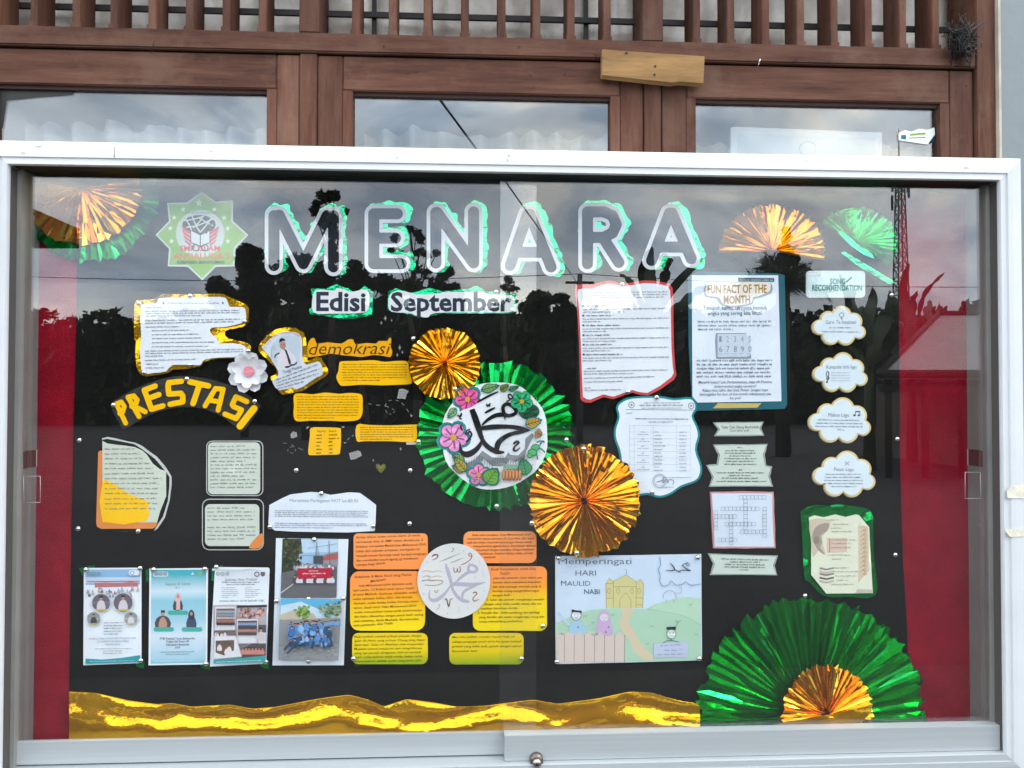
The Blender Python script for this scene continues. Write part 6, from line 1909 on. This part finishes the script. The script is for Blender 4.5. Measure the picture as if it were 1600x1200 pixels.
p.poly([(1030, 930), (1355, 915), (1350, 1060), (1030, 1065)], '#b9c3da'); p.scrib((1090, 960), (1300, 950), 16, '#7f8ba6', 1, 1, True); p.scrib((1125, 1005), (1310, 998), 16, '#7f8ba6', 2, 1, True); p.scrib((1060, 1045), (1330, 1035), 16, '#7f8ba6', 3, 1, True)
p.poly(ell(1195, 845, 42, 44, 16), '#c3d6cc'); p.stroke(ell(1195, 845, 42, 44, 16), 5, '#5b6a66', True); p.poly([(1148, 778), (1236, 774), (1236, 802), (1152, 804)], '#26302c')
p.stroke([(1180, 830), (1182, 842)], 6, '#37403c', smooth=0); p.stroke([(1210, 828), (1212, 840)], 6, '#37403c', smooth=0); p.stroke([(1115, 930), (1150, 910), (1200, 905), (1265, 920)], 6, '#5b6a66'); p.stroke([(1195, 885), (1200, 910)], 6, '#5b6a66', smooth=0)
p.stroke([(1240, 770), (1255, 740), (1235, 712)], 5, '#7fa48c'); p.stroke([(1255, 740), (1285, 715)], 5, '#7fa48c')
p.stroke([(1085, 120), (1095, 190), (1070, 240), (1090, 290), (1085, 350), (1120, 395), (1170, 380), (1190, 345), (1240, 385), (1300, 375), (1330, 355), (1370, 385), (1430, 380), (1470, 375)], 9, '#93a9c3')
p.stroke([(1115, 510), (1130, 460), (1180, 435), (1230, 460), (1240, 520)], 5, '#b5a9b9'); p.stroke([(1240, 460), (1285, 455), (1290, 410), (1260, 405)], 5, '#b5a9b9'); p.stroke([(1145, 520), (1150, 550)], 5, '#9aa0a6', smooth=0); p.stroke([(1215, 515), (1218, 550)], 5, '#9aa0a6', smooth=0)
for x, y in ((390, 675), (1010, 770), (1375, 570), (1430, 850), (970, 935), (650, 665), (460, 735)): p.stroke([(x - 15, y - 8), (x, y + 6), (x + 15, y - 10)], 5, '#7fae90')
K = '#343a44'
p.stroke([(1185, 180, 6), (1215, 215, 12), (1220, 245, 10), (1140, 248, 4)], 8, K); p.stroke([(1220, 235), (1260, 255), (1300, 245), (1375, 250)], 8, K); p.stroke([(1300, 205), (1340, 235), (1375, 248)], 9, K); p.stroke([(1290, 205), (1320, 185), (1355, 180), (1360, 205), (1335, 195), (1345, 170)], 7, '#5a6470'); p.stroke([(1258, 262), (1280, 262)], 6, K, smooth=0)
p.build("pencil_drawing", t)
p = Print(Skin(4.4, 1.2, 111), zt_)
p.text("Memperingati", (135, 188), (820, 190), 58, '#5e6c7c', -0.004, 0.05, 0, 4); p.text("HARI", (295, 298), (488, 296), 48, '#5e6c7c', -0.004, 0.05, 0, 5); p.text("MAULID", (160, 392), (435, 392), 46, '#5a6878', -0.004, 0.05, 0, 6); p.text("NABI", (376, 468), (522, 468), 46, '#505e6e', 0.004, 0.05, 0, 7)
p.build("lettering", t)

# ---------------- chrome dome pins
def pin_mesh():
    mb = MB()
    n, k = 14, 5
    vs, fs = [], []
    for j in range(k):
        a = math.pi / 2 * j / k
        for i in range(n):
            q = 2 * math.pi * i / n
            vs.append(Vector((0.0056 * math.cos(a) * math.cos(q), -0.0042 * math.sin(a), 0.0056 * math.cos(a) * math.sin(q))))
    vs.append(Vector((0, -0.0042, 0)))
    for j in range(k - 1):
        for i in range(n):
            fs.append((j * n + i, j * n + (i + 1) % n, (j + 1) * n + (i + 1) % n, (j + 1) * n + i))
    for i in range(n):
        fs.append(((k - 1) * n + i, (k - 1) * n + (i + 1) % n, len(vs) - 1))
    return mb.add(vs, orient(vs, fs), M_PIN, True)
PINS = [(217, 474, 10, "at the upper left corner of the notched gold edged note"), (297, 462, 10, "at the top middle of the notched gold edged note"), (382, 502, 10, "on the upper arm of the notched gold edged note"), (388, 548, 12, "just above the paper flower"), (296, 570, 10, "at the bottom middle of the notched gold edged note"), (225, 582, 10, "at the lower left corner of the notched gold edged note"),
        (177, 633, 7, "left of the first letter of PRESTASI"), (292, 592, 7, "above the first letter T of PRESTASI"), (398, 627, 7, "right of the last letter of PRESTASI"), (124, 688, 3, "on the black card left of the torn note"), (122, 826, 3, "at the edge of the red felt below the torn note"), (216, 830, 5, "under the torn orange note"),
        (502, 771, 6, "at the top of the Meriahkan sheet"), (422, 823, 6, "at the lower left of the Meriahkan sheet"), (583, 822, 6, "at the lower right of the Meriahkan sheet"), (491, 843, 7, "at the top of the march photo"), (432, 939, 7, "at the left edge between the two photos"), (482, 936, 7, "in the middle between the two photos"), (536, 935, 7, "at the right edge between the two photos"), (482, 1033, 7, "at the bottom of the photo of people in blue"),
        (552, 1029, 6, "on the lowest yellow green card"), (848, 978, 6, "at the corner of the tall card right of the pale disc"), (815, 1029, 6, "at the corner of the short yellow green card"), (646, 529, 4, "beside the small copper gold rosette"), (711, 608, 24, "on the lower edge of the small copper gold rosette"), (885, 687, 14, "on the right edge of the green rosette"), (640, 818, 3, "on the black card below the green rosette"), (776, 791, 10, "at the bottom of the green rosette"), (654, 690, 5, "on the left edge of the green rosette"), (641, 735, 3, "on the black card left of the green rosette"),
        (912, 701, 28, "at the top of the large gold rosette"), (901, 864, 28, "at the bottom of the large gold rosette"), (831, 817, 20, "at the left edge of the large gold rosette"), (972, 444, 8, "at the top of the red edged sheet"), (981, 612, 8, "at the bottom of the red edged sheet"), (1026, 621, 8, "at the top of the teal edged certificate"), (1019, 769, 8, "at the bottom of the teal edged certificate"),
        (873, 872, 7, "at the upper left corner of the child drawing"), (1090, 871, 7, "at the upper right corner of the child drawing"), (870, 1034, 7, "at the lower left corner of the child drawing"), (1093, 1029, 7, "at the lower right corner of the child drawing"), (134, 890, 8, "at the upper left corner of the round portrait poster"), (219, 888, 8, "at the upper right corner of the round portrait poster"), (220, 1032, 8, "at the lower right corner of the round portrait poster"), (240, 890, 8, "at the upper left corner of the turquoise poster"), (320, 889, 8, "at the upper right corner of the turquoise poster"), (322, 1037, 8, "at the lower right corner of the turquoise poster"), (338, 886, 8, "at the upper left corner of the collage poster"), (415, 1034, 8, "at the lower right corner of the collage poster"),
        (775, 456, 3, "above the end of the word September"), (1393, 461, 3, "near the mirrored banana leaves"), (1402, 686, 3, "at the black card edge beside the cloud notes"), (1399, 867, 3, "at the black card edge beside the green foil frame"), (1258, 931, 10, "at the top of the big green fan"), (1092, 1139, 20, "at the left foot of the big green fan"), (463, 735, 3, "on the black card above the Meriahkan sheet")]
o0 = pin_mesh().build("push_pin")
me_pin = o0.data
bpy.data.objects.remove(o0)
for k, (x, y, lift, where) in enumerate(PINS):
    o = bpy.data.objects.new("push_pin", me_pin)
    COL.objects.link(o)
    o.location = at(x, y, BOARD_Y - lift / 1000 - 0.0005)
    tag(o, "chrome dome pin " + where, "push pin", "chrome dome pins")

# ================================================================== across the yard (seen mirrored in the glass)
def px_m(D): return (D + 1.58) / FPX
def leafquads(mb, c, r, n, size, rnd, m, flat=1.0):
    vs, fs = [], []
    for _ in range(n):
        d = Vector((rnd.gauss(0, 1), rnd.gauss(0, 1), rnd.gauss(0, 1))).normalized() * (rnd.random() ** 0.45)
        p = c + Vector((d.x * r, d.y * r, d.z * r * flat))
        a = Vector((rnd.gauss(0, 1), rnd.gauss(0, 1), rnd.gauss(0, 1))).normalized()
        b = a.orthogonal().normalized()
        s = size * rnd.uniform(0.6, 1.35)
        a, b = a * s, b * s * 0.55
        k = len(vs)
        vs += [p - a, p + b * 0.9 - a * 0.2, p + a, p - b - a * 0.1]
        fs.append((k, k + 1, k + 2, k + 3))
    mb.add(vs, fs, m)
def leaf_mat(k):
    c = [(0.022, 0.036, 0.014), (0.03, 0.046, 0.016), (0.018, 0.03, 0.013), (0.034, 0.044, 0.02)][k % 4]
    return mat("leaf_%d" % (k % 4), c, 0.65, var=(0.7, 0.45))
def tree(name, label, D, blobs, seed, dens=1.0, leaf=0.16, trunk_px=None, group="trees across the yard"):
    rnd = random.Random(seed)
    low = max(blobs, key=lambda b: b[1])
    tx = trunk_px if trunk_px is not None else sum(b[0] * b[2] for b in blobs) / sum(b[2] for b in blobs)
    base = refl(tx, 600, D)
    base = Vector((base.x, base.y, 0))
    t = thing(name, label, "tree", tuple(base), group)
    top = min(blobs, key=lambda b: b[1])
    ptop = refl(top[0], top[1], D)
    tr = MB()
    hgt = ptop.z
    rr = 0.018 * hgt + 0.04
    pts = [base + (ptop - base) * (k / 5) + Vector((rnd.uniform(-.12, .12), rnd.uniform(-.12, .12), 0)) * (0 < k < 5) for k in range(6)]
    for k in range(5):
        tr.tube(pts[k], pts[k + 1], rr * (1 - k * 0.18), rr * (1 - (k + 1) * 0.18), M_BARK, 7)
    for b in blobs:
        c = refl(b[0], b[1], D)
        f = max(0.25, min(0.9, (c.z - 0.8) / max(hgt, 0.1) - 0.12))
        a = base + (ptop - base) * f
        tr.tube(a, c, rr * 0.4 * (1.1 - f), 0.015, M_BARK, 5)
    tr.build("trunk", t)
    cr = MB()
    lm = leaf_mat(seed)
    for b in blobs:
        c = refl(b[0], b[1], D + rnd.uniform(-0.5, 0.5))
        r = b[2] * px_m(D)
        n = int(dens * 230 * max(0.35, (b[2] / 16.0) ** 2))
        for q in range(4):
            o = Vector((rnd.gauss(0, 1), rnd.gauss(0, 1), rnd.gauss(0, 1))).normalized() * r * 0.55
            leafquads(cr, c + o, r * 0.66, n // 4, leaf * 0.68, rnd, lm, 0.85)
    cr.build("crown", t)
    return t
tree("slender_tree", "tall slender dark tree mirrored behind the letter M", 24, [(508, 308, 13), (522, 306, 8), (494, 318, 6), (492, 330, 6), (537, 331, 5), (511, 341, 17), (520, 362, 12), (514, 385, 12), (522, 405, 12), (512, 425, 16), (530, 440, 16)], 1, 1.2, 0.17, 515)
tree("leafy_tree", "broad dark tree mirrored right of the school badge", 30, [(392, 402, 20), (383, 425, 26), (410, 430, 22), (344, 441, 18), (334, 452, 12), (352, 470, 24), (400, 462, 34), (370, 500, 36), (420, 500, 30)], 2, 1.5, 0.22)
tree("leafy_tree", "bushy dark tree mirrored below the letter M", 28, [(470, 412, 18), (445, 425, 20), (492, 436, 26), (460, 462, 32), (500, 480, 34), (530, 460, 22), (450, 505, 34)], 3, 1.5, 0.2)
tree("leafy_tree", "bushy dark tree mirrored below the letter E", 29, [(552, 424, 17), (570, 440, 20), (600, 442, 16), (620, 455, 18), (560, 470, 28), (600, 485, 30), (540, 505, 30)], 4, 1.5, 0.2)
tree("sparse_tree", "open branched tree mirrored between the letters E and N", 26, [(650, 362, 9), (641, 357, 6), (660, 376, 10), (617, 371, 6), (612, 392, 5), (626, 398, 7), (654, 395, 10), (668, 400, 8), (682, 396, 5), (650, 420, 12), (664, 428, 10), (640, 446, 18), (668, 462, 22)], 5, 0.75, 0.15, 652)
tree("leafy_tree", "rounded dark tree mirrored below the letter N", 31, [(697, 432, 14), (708, 446, 13), (690, 455, 22), (714, 466, 12), (680, 485, 28), (705, 495, 26)], 6, 1.5, 0.2)
tree("sparse_tree", "small feathery tree mirrored through the door overlap", 24, [(795, 438, 8), (790, 450, 8), (802, 452, 7), (797, 470, 12), (780, 485, 14)], 7, 0.6, 0.13)
tree("round_tree", "round topped dense tree mirrored beside the red edged sheet", 27, [(838, 462, 17), (826, 475, 16), (852, 476, 22), (876, 470, 13), (884, 488, 16), (840, 505, 30), (872, 515, 28)], 8, 1.7, 0.17)
tree("tall_shrub", "columnar dark tree top mirrored over the gold half fan", 21, [(1229, 362, 6), (1231, 375, 9), (1228, 390, 11), (1225, 404, 13), (1216, 408, 8), (1240, 406, 8)], 9, 1.5, 0.12, 1228)
# low dark growth along the far side of the yard
rnd = random.Random(77)
tl = MB()
for k in range(230):
    x = -160 + k * 8.2
    top = 489 + 5 * math.sin(k * 0.7) + (-14 if 300 < x < 1380 else 0) + (-4 if x > 1450 else 0)
    D = 46 + rnd.uniform(-2, 2)
    p = refl(x, top + 9, D)
    z = p.z
    leafquads(tl, Vector((p.x, p.y, z - 0.5)), 0.55, 16, 0.3, rnd, leaf_mat(2))
    for q in range(5):
        leafquads(tl, Vector((p.x + rnd.uniform(-.3, .3), p.y, z * (0.12 + 0.17 * q))), 0.9, 24, 0.55, rnd, leaf_mat(q))
tag(tl.build("far_treeline"), "low dark band of growth along the far side of the yard", "treeline", kind="stuff")
tuft = MB()
for x0, y0 in ((168, 494), (152, 498), (292, 496), (70, 496), (1520, 486), (1535, 482), (1470, 492)):
    for q in range(10):
        p = refl(x0 + rnd.uniform(-8, 8), y0 + 14, 44)
        e = refl(x0 + rnd.uniform(-24, 24), y0 - rnd.uniform(0, 18), 44)
        leafquads(tuft, p + (e - p) * 0.7, 0.28, 12, 0.22, rnd, leaf_mat(1))
tag(tuft.build("palm_tufts"), "small tufts of leaves above the far dark growth", "foliage", kind="stuff")

def blade(mb, pts, wpx, D, m, fold=0.25, tear=False, seed=0):
    rnd = random.Random(seed)
    P = crom(pts, 5, False)
    n = len(P)
    C = [refl(q[0], q[1], D + 0.25 * math.sin(i * 0.4 + seed)) for i, q in enumerate(P)]
    vs, fs = [], []
    for i in range(n):
        d = (C[min(i + 1, n - 1)] - C[max(i - 1, 0)]).normalized()
        side = d.cross(Vector((0, 1, 0))).normalized()
        w = wpx * px_m(D) * 0.5 * (math.sin(math.pi * min(0.97, 0.06 + 0.94 * i / (n - 1))) ** 0.6)
        if tear and i % 3 == 0: w *= rnd.uniform(0.35, 0.8)
        vs += [C[i] - side * w + Vector((0, -fold * w, 0)), C[i], C[i] + side * w + Vector((0, -fold * w, 0))]
    for i in range(n - 1):
        for k in (0, 1):
            q = i * 3 + k
            fs.append((q, q + 1, q + 4, q + 3))
    mb.add(vs, fs, m, True)
M_BAN = mat("banana_leaf", (0.03, 0.05, 0.016), 0.5, var=(1.5, 0.4))
def banana(label, D, root_px, leaves, seed):
    b = refl(root_px[0], root_px[1], D)
    t = thing("banana_plant", label, "banana plant", (b.x, b.y, 0), "banana plants across the yard")
    MB().tube((b.x, b.y, 0), (b.x, b.y, b.z), 0.14, 0.09, M_BAN, 9).build("stem", t)
    for k, (pts, w, tear) in enumerate(leaves):
        mb = MB()
        blade(mb, [root_px] + pts, w, D, M_BAN, 0.3, tear, seed * 10 + k)
        mb.build("leaf", t)
banana("dark banana plant mirrored below the last letter A", 16, (1024, 500), [([(1018, 450), (1014, 405), (1018, 386)], 20, False), ([(1012, 460), (1003, 425), (1004, 408)], 16, False), ([(1035, 450), (1042, 415), (1036, 400), (1052, 408)], 18, True), ([(1045, 460), (1070, 430), (1098, 404)], 14, False), ([(1000, 470), (985, 440), (968, 428)], 12, True), ([(1060, 480), (1090, 455), (1110, 450)], 16, True)], 1)
banana("dark banana plant mirrored right of the cloud notes", 15, (1358, 570), [([(1335, 500), (1320, 450), (1312, 428)], 10, False), ([(1340, 510), (1330, 470), (1336, 455)], 22, False), ([(1358, 500), (1365, 470), (1362, 450)], 20, False), ([(1375, 520), (1388, 490), (1385, 470)], 26, False), ([(1325, 530), (1305, 505), (1290, 500)], 22, True), ([(1385, 540), (1402, 515), (1412, 505)], 26, False), ([(1350, 530), (1345, 500), (1350, 480)], 28, False)], 2)
banana("dark banana plant mirrored on the red felt below the tower", 17, (1424, 580), [([(1418, 500), (1412, 450), (1420, 412)], 17, False), ([(1435, 500), (1446, 458), (1476, 426)], 10, True), ([(1410, 510), (1398, 475), (1392, 455)], 22, False), ([(1438, 520), (1450, 490), (1455, 470)], 22, True), ([(1450, 540), (1462, 500), (1468, 474)], 9, False), ([(1425, 520), (1424, 480), (1432, 455)], 26, True), ([(1400, 540), (1388, 520), (1380, 520)], 26, False)], 3)
# spiky palm
D = 19
b = refl(1222, 450, D)
t = thing("palm_tree", "spiky palm mirrored between the funfact poster and the song label", "palm", (b.x, b.y, 0))
MB().tube((b.x, b.y, 0), tuple(b), 0.2, 0.16, M_BARK, 10).build("trunk", t)
rnd = random.Random(12)
for k in range(26):
    a = R(-172 + k * 6.6) + rnd.uniform(-0.05, 0.05)
    L_ = rnd.uniform(48, 76)
    dd = rnd.uniform(-1.4, 1.4)
    pts = [(1222 + math.cos(a) * L_ * s, 452 + math.sin(a) * L_ * s + 16 * s * s * abs(math.cos(a))) for s in (0, 0.3, 0.6, 0.85, 1.0)]
    mb = MB()
    P = crom(pts, 3, False)
    C = [refl(q[0], q[1], D + dd * i / len(P)) for i, q in enumerate(P)]
    for i in range(len(C) - 1):
        mb.tube(C[i], C[i + 1], 0.02, 0.015, M_BARK, 4)
        d = (C[i + 1] - C[i]).normalized()
        side = d.cross(Vector((0, 1, 0))).normalized()
        for sg in (-1, 1):
            for h_ in (0, 0.5):
                q = C[i] + (C[i + 1] - C[i]) * h_
                e = q + (d * 0.8 + side * sg * 0.5 + Vector((0, rnd.uniform(-.3, .3), -0.1))).normalized() * 0.42
                w = d * 0.022
                vv = [q - w, q + w, e]
                mb.add(vv, [(0, 1, 2)], leaf_mat(0))
    mb.build("frond", t)

# lattice mast
D = 120
t = thing("lattice_mast", "tall steel lattice mast with antennas mirrored above the banana plants", "mast", (refl(1408, 500, D).x, refl(1408, 500, D).y, 0))
M_STEEL = mat("mast_steel", (0.12, 0.11, 0.11), 0.5, 0.4)
cx, cy = refl(1408, 500, D).x, refl(1408, 500, D).y
ztop = refl(1408, 262, D).z
mm = MB()
def leg(k, f):
    w = 1.2 * (1 - f) + 0.42 * f
    return Vector((cx + w * (-1 if k in (0, 3) else 1), cy + w * (-1 if k < 2 else 1), ztop * f))
for k in range(4):
    lb = MB()
    lb.tube(leg(k, 0), leg(k, 1), 0.13, 0.1, M_STEEL, 6)
    lb.build("leg", t)
N_ = 17
for i in range(N_):
    f0, f1 = i / N_, (i + 1) / N_
    for k in range(4):
        k2 = (k + 1) % 4
        mm.tube(leg(k, f0), leg(k2, f1), 0.06, 0.06, M_STEEL, 4)
        mm.tube(leg(k2, f0), leg(k, f1), 0.06, 0.06, M_STEEL, 4)
        mm.tube(leg(k, f1), leg(k2, f1), 0.06, 0.06, M_STEEL, 4)
mm.build("bracing", t)["kind"] = "stuff"
MB().tube((cx, cy, ztop), (cx, cy, refl(1408, 200, D).z), 0.12, 0.05, M_STEEL, 6).build("spire", t)
for k, (dx, dy, z0) in enumerate(((-1.25, 0, 0.93), (1.25, 0, 0.93), (0.7, -1.1, 0.95), (-0.7, -1.1, 0.86), (0.9, 0.9, 0.9))):
    ab = MB()
    zc = ztop * z0
    ab.box(cx + dx - 0.16, cx + dx + 0.16, cy + dy - 0.1, cy + dy + 0.1, zc - 1.2, zc + 1.2, M_STEEL)
    ab.tube((cx + dx * 0.4, cy + dy * 0.4, zc), (cx + dx, cy + dy, zc), 0.06, 0.06, M_STEEL, 4)
    ab.build("antenna", t)

# hip roofed shed on the right of the yard
M_ROOF = mat("grey_sheet_roof", (0.33, 0.33, 0.33), 0.5, var=(1, 0.15))
M_SHED = mat("shed_wall", (0.16, 0.14, 0.12), 0.9, var=(1, 0.2))
e0, e1 = refl(1372, 586, 13), refl(1660, 586, 13)
r0, r1 = refl(1466, 491, 16.5), refl(1580, 491, 16.5)
t = thing("shed", "low shed with pale grey hipped roof mirrored on the red felt", "shed", ((e0.x + e1.x) / 2, e0.y, 0))
b0 = refl(1392, 585, 20)
b0.z = e0.z
yb = b0.y
b1 = Vector((max(e1.x, b0.x + 4), yb, e1.z))
r1.z = r0.z
rb = MB()
vs = [e0, e1, b1, b0, r0, r1]
rb.add(vs + [v - Vector((0, 0, 0.08)) for v in vs], [(0, 1, 5, 4), (1, 2, 5), (2, 3, 4, 5), (3, 0, 4), (6, 7, 11, 10), (7, 8, 11), (8, 9, 10, 11), (9, 6, 10), (0, 1, 7, 6), (1, 2, 8, 7), (2, 3, 9, 8), (3, 0, 6, 9)], M_ROOF)
ro_ = rb.build("roof", t)
for k, (a, b, w) in enumerate(((e0, e1, 0.09), (r0, r1, 0.07), (e0, r0, 0.06), (e1, r1, 0.06))):
    MB().tube(a + Vector((0, 0.02, 0.02)), b + Vector((0, 0.02, 0.02)), w, w, M_WOODD, 6).build("ridge_board" if k else "fascia", ro_)
bx("wall", t, b0.x + 0.4, e1.x - 0.3, yb + 0.6, e0.y - 1.2, 0, e0.z - 0.05, M_SHED)
for k in range(5):
    x = e0.x + 0.35 + (e1.x - e0.x - 0.7) * k / 4
    MB().tube((x, e0.y - 0.3, 0), (x, e0.y - 0.3, e0.z + 0.1), 0.07, 0.07, M_WOODD, 8).build("post", t)
bx("beam", t, e0.x + 0.2, e1.x - 0.2, e0.y - 0.38, e0.y - 0.22, e0.z - 0.32, e0.z - 0.18, M_WOODD)

# dark gable roof at the left edge of the reflection
D = 12
gp = [(-330, 178), (123, 357), (123, 388), (-330, 388)]
P = [refl(x, y, D) for x, y in gp]
t = thing("walkway_roof", "dark sloping walkway roof mirrored over the gold fan in the corner", "roof", (P[0].x, P[0].y, 0))
n = 4
back = [p + Vector((0, 3.0, 0)) for p in P]
MB().add(P + back, [tuple(range(n)), tuple(range(n, 2 * n))[::-1]] + [(i, (i + 1) % n, n + (i + 1) % n, n + i) for i in range(n)], mat("dark_roof", (0.02, 0.018, 0.017), 0.8)).build("roof", t)
for x in (-60, -300):
    q = refl(x, 388, D)
    MB().tube((q.x, q.y + 0.3, 0), (q.x, q.y + 0.3, q.z + 0.05), 0.08, 0.08, M_WOODD, 8).build("post", t)

# utility poles and overhead wires
M_WIRE = mat("black_wire", (0.01, 0.01, 0.01), 0.5)
def pole(px, D, h, label):
    p = refl(px, 600, D)
    t = thing("utility_pole", label, "pole", (p.x, p.y, 0), "utility poles")
    MB().tube((p.x, p.y, 0), (p.x, p.y, h), 0.12, 0.09, mat("pole_concrete", (0.12, 0.12, 0.115), 0.8), 10).build("shaft", t)
    bx("crossarm", t, p.x - 0.5, p.x + 0.5, p.y - 0.05, p.y + 0.05, h - 0.35, h - 0.27, M_WOODD)
    return Vector((p.x, p.y, h))
zA = refl(905, 430, 26).z
pA = pole(-190, 27, zA + 0.1, "utility pole beyond the dark walkway roof")
pB = pole(906, 26, zA + 0.05, "utility pole behind the red edged sheet reflection")
pC = pole(1760, 27, zA, "utility pole beyond the shed")
def wire(name, a, b, sag, r, label):
    mb = MB()
    prev = None
    for k in range(17):
        s = k / 16
        p = a + (b - a) * s - Vector((0, 0, sag * 4 * s * (1 - s)))
        if prev is not None: mb.tube(prev, p, r, r, M_WIRE, 5)
        prev = p
    return tag(mb.build(name), label, "wire", "overhead wires")
wire("overhead_wire", pA, pB, 0.3, 0.014, "overhead wire mirrored across the yard left of the doors")
wire("overhead_wire", pB, pC, 0.25, 0.014, "overhead wire mirrored across the yard right of the doors")
wire("overhead_wire", Vector((-1.2, 0.1, 3.55)), refl(905, 446, 26), 0.0, 0.011, "slanting cable mirrored from the middle pane down to the red edged sheet")
